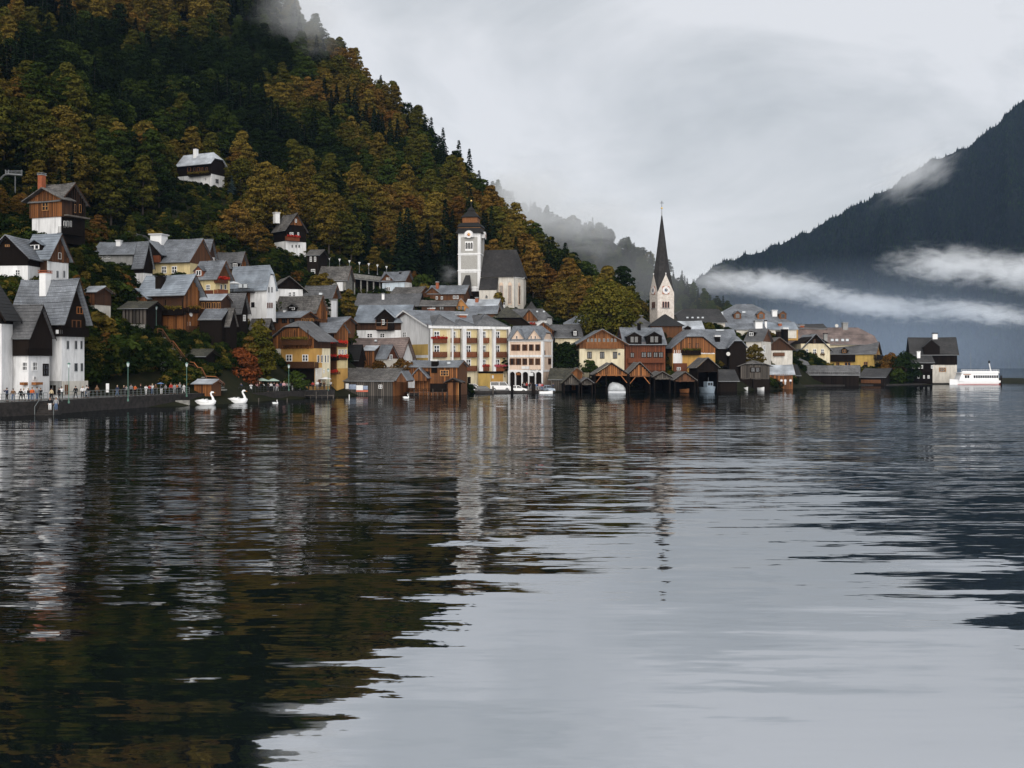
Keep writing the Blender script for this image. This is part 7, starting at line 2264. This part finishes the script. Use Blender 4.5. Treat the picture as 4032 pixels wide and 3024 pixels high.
CANW, CANG, CANB = mat('canopy_white', (0.75, 0.75, 0.74), 0.8, 0.1, 2.0), mat('canopy_green', (0.45, 0.58, 0.5), 0.8, 0.15, 2.0), mat('canopy_blue', (0.12, 0.2, 0.38), 0.7, 0.2, 2.0)
p = on_edge(QUAY, 632, 1.3); parasol('blue umbrella held above the crowd on the quay', (p.x, p.y, 2.7), 0.6, 0.95, CANB, 'umbrella')
for u, r, c, lab in ((1030, 1.4, CANG, 'pale green parasol nearest the rusty red tree on the promenade'), (1068, 1.6, CANG, 'large pale green parasol tilted beside the ochre inn'), (1175, 1.1, CANW, 'small white parasol before the ochre inn'), (1282, 1.2, CANW, 'white parasol beside the flower balcony house')):
    p = on_edge(PROM, u, 4.5 if u < 1100 else 2.2); parasol(lab, (p.x, p.y, 1.45), r, 2.5, c, group='parasols on the promenade')
p = P(922, 1150, 216); parasol('white parasol on the roof terrace of the steep white house', (p.x, p.y, p.z), 1.3, 2.1, CANW)
# ------------------------------------------------------------------ boats
def loft(path, n=12):
    """rings (centre, half width, half height, pitch) joined into one closed skin"""
    b = MB()
    for (c, w, h_, t) in path:
        for k in range(n):
            a = 2 * math.pi * k / n
            x, z = w * math.cos(a), h_ * math.sin(a)
            b.v.append((c[0] - z * math.sin(t), c[1] + x, c[2] + z * math.cos(t)))
    m = len(path)
    for i in range(m - 1):
        for k in range(n):
            k2 = (k + 1) % n
            b.f.append((i * n + k, i * n + k2, (i + 1) * n + k2, (i + 1) * n + k))
    b.f.append(tuple(range(n))[::-1])
    b.f.append(tuple((m - 1) * n + k for k in range(n)))
    return b
SWANW = mat('swan_white', (0.80, 0.80, 0.80), 0.35, 0.06, 1.0)
def swan(label, u, v, Y, L, rz=0.0, name='swan_boat', cat='pedal boat', group='swan boats at the jetty'):
    e = empty(name, P(u, v, Y), rz)
    e.scale = (L / 4.0,) * 3
    tag(e, label, cat, group)
    loft([((-2.0, 0, 0.75), 0.05, 0.05, 0.5), ((-1.75, 0, 0.62), 0.35, 0.22, 0.4), ((-1.4, 0, 0.45), 0.62, 0.42, 0.2), ((-0.8, 0, 0.32), 0.78, 0.52, 0), ((0.2, 0, 0.3), 0.85, 0.55, 0), ((1.1, 0, 0.36), 0.8, 0.6, 0), ((1.7, 0, 0.45), 0.55, 0.55, -0.2), ((2.0, 0, 0.5), 0.15, 0.3, -0.3)], 14).build('hull', SWANW, e, True)
    loft([((1.45, 0, 0.6), 0.36, 0.38, 1.2), ((1.55, 0, 1.05), 0.24, 0.26, 1.5), ((1.4, 0, 1.5), 0.19, 0.2, 1.75), ((1.15, 0, 1.9), 0.17, 0.18, 1.8), ((1.08, 0, 2.2), 0.17, 0.18, 1.3), ((1.25, 0, 2.42), 0.19, 0.2, 0.5), ((1.5, 0, 2.42), 0.17, 0.17, -0.1), ((1.68, 0, 2.36), 0.1, 0.1, -0.3)], 10).build('neck', SWANW, e, True)
    loft([((1.66, 0, 2.36), 0.09, 0.08, -0.3), ((1.9, 0, 2.28), 0.06, 0.04, -0.3), ((2.0, 0, 2.24), 0.03, 0.02, -0.3)], 8).build('beak', mat('beak_orange', (0.55, 0.2, 0.03), 0.5, 0.1, 3.0), e, True)
    for sg in (-1, 1):
        loft([((-1.6, sg * 0.62, 0.85), 0.03, 0.1, 0.2), ((-0.8, sg * 0.78, 0.75), 0.1, 0.3, 0), ((0.2, sg * 0.84, 0.66), 0.12, 0.34, 0), ((0.9, sg * 0.8, 0.6), 0.05, 0.2, 0)], 8).build('wing', SWANW, e, True)
    for x in (-0.5, 0.25):
        MB().box(x - 0.08, -0.55, 0.6, x + 0.08, 0.55, 1.15).build('seat', SWANW, e)
swan('white swan pedal boat nearest the quay kiosk', 808, 1594, 174.0, 3.3)
swan('white swan pedal boat at the jetty, second from the kiosk', 933, 1587, 182.0, 3.4)
swan('small white swan float at the end of the jetty', 1083, 1590, 180.0, 1.0, 0.4, group=None)
swan('living white swan on the water beside the poster shed', 1598, 1568, 207.5, 1.25, 0.1, 'swan', 'swan', None)
def covered_boat():
    e = empty('covered_boat', P(2428, 1546, 243.5))
    tag(e, 'boat under a white tarpaulin moored in the wide orange boathouse', 'boat')
    loft([((-1.95, 0, 0.7), 0.6, 0.4, 0), ((-1.6, 0, 1.0), 1.0, 0.95, 0), ((-0.9, 0, 1.25), 1.25, 1.1, 0), ((0.3, 0, 1.15), 1.3, 1.05, 0), ((1.3, 0, 0.9), 1.2, 0.85, 0), ((1.9, 0, 0.6), 0.9, 0.5, 0)], 14).build('tarpaulin', mat('tarpaulin_white', (0.5, 0.52, 0.54), 0.6, 0.4, 1.2, bump=0.5), e, True)
    MB().box(-1.9, -1.0, -0.3, 1.9, 1.0, 0.35).build('hull', mat('hull_grey', (0.5, 0.52, 0.55), 0.4, 0.1, 1.0), e)
covered_boat()
def hull_mesh(L, W, H, sheer=0.35, n=9):
    b = MB()
    rows = []
    for i in range(n):
        t = i / (n - 1)
        x = -L / 2 + L * t
        w = W / 2 * (1 - max(0, (t - 0.55) / 0.45) ** 2.2) * (0.85 + 0.15 * min(1, t * 4))
        z = H + sheer * max(0, t - 0.5) ** 2 * 4
        rows.append([(x, -w, z), (x, -w * 0.75, -0.3), (x, w * 0.75, -0.3), (x, w, z)])
    for r in rows: b.v += r
    for i in range(n - 1):
        for k in range(4):
            k2 = (k + 1) % 4
            b.f.append((i * 4 + k, (i + 1) * 4 + k, (i + 1) * 4 + k2, i * 4 + k2))
    b.f.append((0, 1, 2, 3)); b.f.append(tuple((n - 1) * 4 + k for k in (3, 2, 1, 0)))
    return b
BOATB = mat('boat_blue_white', (0.22, 0.27, 0.32), 0.4, 0.15, 1.0)
def blue_boat():
    e = empty('cabin_boat', P(2789, 1541, 246.3), R(-75))
    tag(e, 'small blue white cabin boat in the tall dark boathouse', 'boat')
    hull_mesh(5.5, 2.6, 0.9).build('hull', BOATB, e)
    MB().box(-1.0, -0.7, 0.85, 1.0, 0.7, 2.2).build('cabin', BOATB, e)
    for y in (-0.3, 0.3): MB().box(0.98, y - 0.24, 1.35, 1.03, y + 0.24, 2.0).build('pane', GLASS, e)
    MB().bar((0, 0, 2.2), (0, 0, 3.1), 0.03, 5).build('mast', GREYMETAL, e)
blue_boat()
def rowboat(label, u, v, Y, L, m, rz=0.0):
    e = empty('rowing_boat', P(u, v, Y), rz)
    tag(e, label, 'boat', 'small rowing boats')
    hull_mesh(L, L * 0.34, 0.45, 0.25).build('hull', m, e)
    for x in (-0.2, 0.15): MB().box(L * x, -L * 0.14, 0.36, L * x + 0.22, L * 0.14, 0.462).build('bench', WALL['honey'], e)
rowboat('white rowing boat bow under the hipped boathouse, left one', 2934, 1534, 266.5, 3.2, WHITE, R(-80)); rowboat('white rowing boat bow under the hipped boathouse, right one', 2998, 1534, 266.5, 3.2, WHITE, R(-80)); rowboat('orange rowing boat in the dark boathouse left of the tall one', 2698, 1541, 241.5, 3.4, WALL['orange'], R(-70)); rowboat('pale boat at the edge of the square behind the hatchback', 2150, 1549, 239.5, 3.0, WHITE, R(10))
def ferry():
    Y = 338.0
    s = Y / F
    e = empty('ferry_boat', P(3834, 1514, Y), R(4))
    tag(e, 'white passenger ferry with a row of dark windows at the far right', 'ferry')
    L = 196 * s
    HW = mat('ferry_white', (0.80, 0.80, 0.81), 0.4, 0.08, 0.8)
    b = hull_mesh(L, 4.2, 1.25, 0.5, 12)
    b.v = [(-x, y, z) for x, y, z in b.v]; b.f = [f[::-1] for f in b.f]
    b.build('hull', HW, e)
    MB().box(-L * 0.4, -2.12, 0.05, L * 0.48, -2.06, 0.2).build('waterline_stripe', mat('stripe_red', (0.4, 0.06, 0.05), 0.5, 0.1, 1.0), e)
    b = MB()
    sec = [(-L * 0.36, 1.2), (L * 0.46, 1.2), (L * 0.45, 3.55), (-L * 0.30, 3.55)]
    b.v = [(x, -1.75, z) for x, z in sec] + [(x, 1.75, z) for x, z in sec]
    b.f = [(0, 1, 2, 3), (7, 6, 5, 4), (1, 0, 4, 5), (2, 1, 5, 6), (3, 2, 6, 7), (0, 3, 7, 4)]
    b.build('cabin', HW, e)
    MB().box(-L * 0.34, -2.0, 3.55, L * 0.47, 2.0, 3.72).build('upper_deck', HW, e)
    for k in range(11):
        x = -L * 0.06 + k * L * 0.047
        MB().box(x, -1.80, 2.0, x + L * 0.036, -1.74, 2.85).build('window', GLASS, e)
    for x in (-L * 0.24, -L * 0.19): MB().box(x, -1.80, 2.0, x + L * 0.04, -1.74, 2.85).build('window', GLASS, e)
    MB().box(-L * 0.27, -1.95, 3.0, -L * 0.12, -1.76, 3.2).build('lifebelt_rail', WALL['orange'], e)
    for k in range(16):
        MB().bar((-L * 0.32 + k * L * 0.052, -1.95, 3.7), (-L * 0.32 + k * L * 0.052, -1.95, 4.6), 0.035, 5).build('rail_post', HW, e)
    for z in (4.6, 4.2): MB().bar((-L * 0.32, -1.95, z), (L * 0.46, -1.95, z), 0.035, 5).build('rail', HW, e)
    MB().box(-L * 0.3, -1.9, 3.72, L * 0.45, -1.85, 4.15).build('bulwark', HW, e)
    MB().bar((-L * 0.06, 0, 3.7), (-L * 0.068, 0, 10.0), 0.05, 6, 0.02).build('mast', GREYMETAL, e)
    MB().bar((L * 0.36, 0, 3.7), (L * 0.32, 0, 6.6), 0.16, 8).build('funnel', HW, e); MB().lathe([(0.2, 6.5), (0.32, 6.8), (0.3, 7.2), (0.05, 7.4)], L * 0.32, 0, 10).build('funnel_cap', IRON, e)
    MB().box(L * 0.47, -1.6, -0.3, L * 0.53, 1.6, 0.9).build('stern_fender', WALL['dark'], e)
ferry()
# ------------------------------------------------------------------ cars
TYRE = mat('tyre_rubber', (0.015, 0.015, 0.015), 0.8, 0.2, 3.0)
def car(label, u, v, Y, rz, prof, roof, W, paint, name='parked_car', cat='car', flip=False):
    """prof: lower body outline (x, z), roof: glasshouse outline; extruded to width W, wheels, panes and lights added"""
    e = empty(name, P(u, v, Y), rz)
    tag(e, label, cat, 'vehicles parked on the shore square')
    m = mat(paint[0], paint[1], 0.25, 0.06, 1.0, spec=0.6)
    def ext(pts, w0, w1, nm, mm):
        n = len(pts)
        b = MB()
        zs = [z for x, z in pts]
        z0, z1 = min(zs), max(zs)
        f = lambda z: w0 + (w1 - w0) * ((z - z0) / max(0.01, z1 - z0))
        b.v = [(x, -f(z), z) for x, z in pts] + [(x, f(z), z) for x, z in pts]
        b.f = [tuple(range(n)), tuple(range(n, 2 * n))[::-1]] + [((k + 1) % n, k, n + k, n + (k + 1) % n) for k in range(n)]
        return b.build(nm, mm, e)
    ext(prof, W / 2, W / 2 - 0.03, 'body', m)
    ext(roof, W / 2 - 0.05, W / 2 - 0.24, 'glasshouse', GLASS)
    xs = [x for x, z in roof]
    zt = max(z for x, z in roof)
    tx = [x for x, z in roof if z > zt - 0.06]
    MB().box(min(tx) - 0.04, -W / 2 + 0.2, zt - 0.02, max(tx) + 0.04, W / 2 - 0.2, zt + 0.05).build('roof_panel', m, e)
    for x0, z0, x1, z1 in ((roof[0][0], roof[0][1], min(tx), zt), (roof[1][0], roof[1][1], max(tx), zt), ((xs[0] + xs[1]) / 2 - 0.05, roof[0][1], (xs[0] + xs[1]) / 2 - 0.05, zt)):
        MB().slab((x0 - 0.05, -W / 2 + 0.03, z0), (x0 + 0.07, -W / 2 + 0.03, z0), (x1 + 0.07, -W / 2 + 0.22, z1), (x1 - 0.05, -W / 2 + 0.22, z1), 0.04).build('pillar', m, e)
    L0, L1 = min(x for x, z in prof), max(x for x, z in prof)
    for x in (L0 + (L1 - L0) * 0.19, L1 - (L1 - L0) * 0.19):
        for y in (-W / 2 + 0.08, W / 2 - 0.08):
            wo = MB().lathe([(0.0, -0.1), (0.31, -0.1), (0.33, -0.06), (0.33, 0.06), (0.31, 0.1), (0.0, 0.1)], n=16).build('wheel', TYRE, e)
            wo.location, wo.rotation_euler = (x, y, 0.32), (R(90), 0, 0)
            MB().lathe([(0.0, 0.1), (0.19, 0.1), (0.17, 0.125), (0.0, 0.125)], n=10).build('rim', GREYMETAL, wo)
    for y in (-W / 2 + 0.25, W / 2 - 0.25):
        MB().box(L1 - 0.1, y - 0.17, 0.6, L1 + 0.02, y + 0.17, 0.76).build('headlight', mat('headlight_glass', (0.7, 0.72, 0.74), 0.15, 0.05, 1.0), e)
        MB().box(L0 - 0.02, y - 0.12, 0.65, L0 + 0.08, y + 0.12, 0.85).build('tail_light', mat('tail_red', (0.35, 0.02, 0.02), 0.3, 0.05, 1.0), e)
HATCH = [(-1.9, 0.2), (1.85, 0.2), (1.9, 0.55), (1.8, 0.78), (0.95, 0.95), (-1.85, 0.98), (-1.95, 0.6)]
HROOF = [(-1.8, 0.95), (0.98, 0.95), (0.15, 1.46), (-1.35, 1.5)]
VAN = [(-2.3, 0.25), (2.35, 0.25), (2.4, 0.7), (2.25, 1.0), (1.75, 1.15), (-2.3, 1.2)]
VROOF = [(-2.28, 1.15), (1.78, 1.15), (1.05, 1.92), (-2.2, 1.95)]
EST = [(-2.1, 0.2), (2.1, 0.2), (2.15, 0.5), (2.0, 0.75), (0.95, 0.9), (-2.1, 0.95)]
EROOF = [(-2.0, 0.92), (1.0, 0.92), (0.3, 1.38), (-1.7, 1.42)]
car('white hatchback parked side-on at the water edge before the arcade', 2042, 1545, 243.0, R(-4), HATCH, HROOF, 1.7, ('car_white', (0.80, 0.80, 0.80)))
car('white van parked behind the hatchback before the hotel garages', 1972, 1538, 248.0, R(-6), VAN, VROOF, 1.9, ('car_white', (0.80, 0.80, 0.80)), 'parked_van', 'van')
car('black estate car parked at the water edge before the hotel', 1909, 1546, 243.0, R(3), EST, EROOF, 1.75, ('car_black', (0.015, 0.015, 0.017)))
car('pale blue car parked facing the lake beside the crowd', 2157, 1544, 245.5, R(-62), HATCH, HROOF, 1.7, ('car_blue', (0.40, 0.48, 0.58)))
car('white car half hidden by bushes at the hotel door', 1868, 1538, 249.0, R(8), HATCH, HROOF, 1.7, ('car_white', (0.80, 0.80, 0.80)))
# ------------------------------------------------------------------ village trees and shrubs
def hero(name, label, u, v0, v1, wpx, Y, cls, seed, cat='tree', kind='broad', n=40, per=110, leaf=0.3, low=0.08):
    p = P(u, v1, Y)
    e = empty(name, p)
    tag(e, label, cat)
    s = Y / F
    w, hh = wpx * s, (v1 - v0) * s
    hero_crown(seed, w, hh, cls, e, n, per, leaf, low)
    b = MB().bar((0, 0, -1.5), (0, 0, hh * 0.5), w * 0.03 + 0.05, 7, w * 0.015 + 0.03)
    for k in range(4):
        a = k * 1.7 + seed
        b.bar((0, 0, hh * (0.2 + 0.07 * k)), (w * 0.28 * math.cos(a), w * 0.28 * math.sin(a), hh * (0.5 + 0.08 * k)), w * 0.012 + 0.03, 5, 0.02)
    b.build('trunk', mat('bark', (0.05, 0.04, 0.032)), e)
    RECTS.append((u - wpx * 0.35, v0 + 10, u + wpx * 0.35, v1 - 10, Y))
    FOOT.append((p.x, p.y, w * 0.25))
hero('rusty_tree', 'round rusty red tree on the shore behind the swan boats', 938, 1376, 1530, 150, 196, 'crimson', 1, n=52, per=130, leaf=0.24)
hero('yellow_green_tree', 'yellow green tree above the rusty red tree beside the ochre inn', 1022, 1262, 1500, 115, 201, 'gold', 2, n=46, per=120, leaf=0.26)
hero('orange_bush_tree', 'orange brown bush between rusty and yellow green trees', 988, 1320, 1450, 70, 199, 'orange', 3, n=26, leaf=0.22)
hero('big_autumn_tree', 'big round olive and gold tree between the churches', 2398, 1112, 1345, 225, 284, 'gold', 4, n=70, per=150, leaf=0.4)
hero('gold_tree', 'gold tinged tree right behind the big round tree', 2470, 1190, 1330, 110, 292, 'ochre', 5, n=34, leaf=0.38)
hero('small_gold_tree', 'small gold tree left of the church tower roofs', 2520, 1215, 1320, 70, 296, 'olive', 6, n=24, leaf=0.36)
hero('choir_bush', 'yellow bush against the church choir wall', 1962, 1146, 1225, 46, 300, 'ochre', 7, cat='bush', n=20, leaf=0.3)
hero('garden_tree', 'dark green garden tree right of the pink house', 2232, 1352, 1480, 110, 262, 'dark', 8, n=34, leaf=0.3)
hero('chalet_bush', 'green bush against the cream chalet wall', 2322, 1418, 1480, 62, 256, 'green', 9, cat='bush', n=20, leaf=0.22)
hero('gold_bush', 'yellow green bush behind the boathouses below the orange gable', 2972, 1358, 1450, 78, 274, 'ochre', 10, cat='bush', n=24, leaf=0.26)
hero('rust_creeper', 'rusty creeper spilling over the poster shed roof, left half', 1492, 1420, 1482, 84, 231, 'rust', 11, cat='creeper', n=22, leaf=0.2)
hero('rust_creeper', 'rusty creeper beside the rose roof house gable, right half', 1580, 1414, 1482, 80, 231, 'rust', 12, cat='creeper', n=22, leaf=0.2)
hero('point_bush', 'rust brown bush on the point left of the dark lake house', 3505, 1398, 1500, 90, 340, 'rust', 13, cat='bush', n=24, leaf=0.36)
hero('point_tree', 'green tree on the point against the dark lake house wing', 3565, 1385, 1512, 110, 337, 'dark', 14, n=30, leaf=0.36)
hero('point_shrub', 'low green shrub at the water on the point', 3535, 1450, 1514, 70, 333, 'green', 15, cat='bush', n=20, leaf=0.3)
hero('inn_bush', 'green bush under the ochre inn balcony', 1165, 1466, 1532, 100, 206, 'green', 16, cat='bush', n=26, leaf=0.2)
hero('ivy', 'dark ivy on the side wall of the narrow white gable', 1288, 1172, 1256, 26, 235, 'dark', 17, cat='ivy', n=16, leaf=0.2)
hero('hotel_bush', 'dark bush between landing kiosk and the parked cars', 1845, 1512, 1552, 50, 238, 'dark', 18, cat='bush', n=16, leaf=0.18)
hero('lane_grass_bush', 'straw coloured bush below the upper terrace', 1268, 1076, 1140, 90, 270, 'ochre', 19, cat='bush', n=22, leaf=0.26)
hero('balcony_plant', 'dark plant on the right end of the hotel balconies', 1988, 1408, 1460, 24, 258.4, 'dark', 20, cat='plant', n=10, leaf=0.16)
hero('hill_bush', 'ochre bush on the slope beside the pale blue house', 1372, 1140, 1250, 60, 262, 'ochre', 21, cat='bush', n=22, leaf=0.3)
hero('grass_bush', 'yellow green bush between flower balcony house and blue tin house', 1385, 1290, 1350, 46, 240, 'olive', 22, cat='bush', n=16, leaf=0.24)
hero('roof_bush', 'dark olive bush beside the tin roof house near the spire', 2790, 1272, 1320, 60, 286, 'olive', 23, cat='bush', n=16, leaf=0.28)
e = tree('blue_spruce', P(913, 765, 300) - Vector((0, 0, 0.3)), 'spruce', 1, 'blue', (0.42, 0.42, 0.34), 0.4, 'pale blue spruce beside the lone white hillside house', 'tree', None)
RECTS.append((886, 685, 938, 760, 300))
def plant_village():
    rnd = random.Random(23)
    n_s = n_t = 0
    k = 0
    while (n_s < 285 or n_t < 90) and k < 9000:
        k += 1
        u = rnd.uniform(-40, 3560)
        if rnd.random() < 0.35: u = rnd.uniform(300, 960)
        sh = shoreY(u)
        Y = sh + 6 + (rnd.random() ** 1.3) * min(110, max(20, (3300 - u) * 0.09))
        if u < 870: Y = max(Y, float(np.interp(u, [p[0] for p in QUAY], [p[1] for p in QUAY])) + (7 if u > 640 else 13))
        x = (u - U0) / F * Y
        z = gz(x, Y)
        if z < 0.8: continue
        uu, v = pix((x, Y, z))
        if v < village_top(u) - 10: continue
        big = rnd.random() < 0.35
        if big and n_t < 90:
            s = rnd.uniform(0.3, 0.62)
            r, hh = 4.2 * s, 12 * s
        else:
            s = rnd.uniform(0.7, 1.7)
            r, hh = 1.7 * s, 3.1 * s
        if inside_house((x, Y), r * 0.45): continue
        if hidden_by_plan((x, Y, z), r * 0.75, hh * 0.85, 0): continue
        b = rnd.random()
        cls = 'dark' if b < 0.38 else 'green' if b < 0.66 else 'olive' if b < 0.82 else 'ochre' if b < 0.92 else 'rust'
        rz = rnd.uniform(0, 6.28)
        if r > 1.2 and hh > 3.2 * 1.0 and big and n_t < 90:
            n_t += 1
            tree('garden_tree', (x, Y, z - 0.3), 'broad', rnd.randrange(4), cls, (s, s, s), rz, 'small %s garden tree growing between the village houses' % COLOUR_WORD[cls], 'tree', 'small %s trees between the houses' % COLOUR_WORD[cls])
        elif n_s < 285:
            n_s += 1
            o = link('shrub', crown_mesh('shrub', rnd.randrange(3), cls), None, (x, Y, z - 0.2), (s, s, s * rnd.uniform(0.8, 1.2)), (0, 0, rz))
            tag(o, '%s shrub on the slope between the village houses' % COLOUR_WORD[cls], 'shrub', '%s shrubs between the houses' % COLOUR_WORD[cls])
    print('village plants', n_s, n_t)

def undergrowth():
    """low bushes and herbs covering the ground between houses and under the trees: nobody could count them"""
    rng = np.random.RandomState(77)
    n = 38000
    u = rng.uniform(-80, 3580, n)
    sh = np.interp(u, [q[0] for q in SHORE], [q[1] for q in SHORE])
    qy = np.interp(u, [q[0] for q in QUAY], [q[1] for q in QUAY])
    Y = sh + 1 + rng.rand(n) ** 1.25 * 190
    Y = np.where(u < 870, np.maximum(Y, qy + np.where(u > 640, 5.5, 14.5)), Y)
    x = (u - U0) / F * Y
    z = ground(x, Y)
    ok = z > 0.45
    F3 = np.array(FOOT)
    for i0 in range(0, n, 2000):
        d = (x[i0:i0 + 2000, None] - F3[None, :, 0]) ** 2 + (Y[i0:i0 + 2000, None] - F3[None, :, 1]) ** 2
        ok[i0:i0 + 2000] &= (d > (F3[None, :, 2] * 0.85) ** 2).all(1)
    ok &= ~((u > 1600) & (u < 2190) & (Y < sh + 9)) & ~((u > 860) & (u < 1320) & (Y < sh + 7))
    pu, pv = U0 + F * x / Y, V0 - F * (z + 0.6 - CH) / Y
    for su, sv, sr in SPECIAL: ok &= ~((np.abs(pu - su) < sr) & (np.abs(pv - sv) < sr) & (Y < 192))
    p = np.stack([x, Y, z - 0.1], 1)[ok]
    cl = ['dark', 'green', 'olive', 'dark', 'ochre']
    protos = [crown_mesh('shrub', i % 3, c) for i, c in enumerate(cl)]
    mass('undergrowth', p, rng.choice(5, len(p), p=[.34, .27, .17, .16, .06]), rng.rand(len(p)) * 6.28, rng.uniform(0.25, 0.6, len(p)), protos, 'low bushes and herbs covering the slope between the houses', 'undergrowth')
    print('undergrowth', len(p))
terrain_controls()
build_terrain()
far_hills()
plant_forest()
plant_village()
undergrowth()
haze_box()
make_mist()
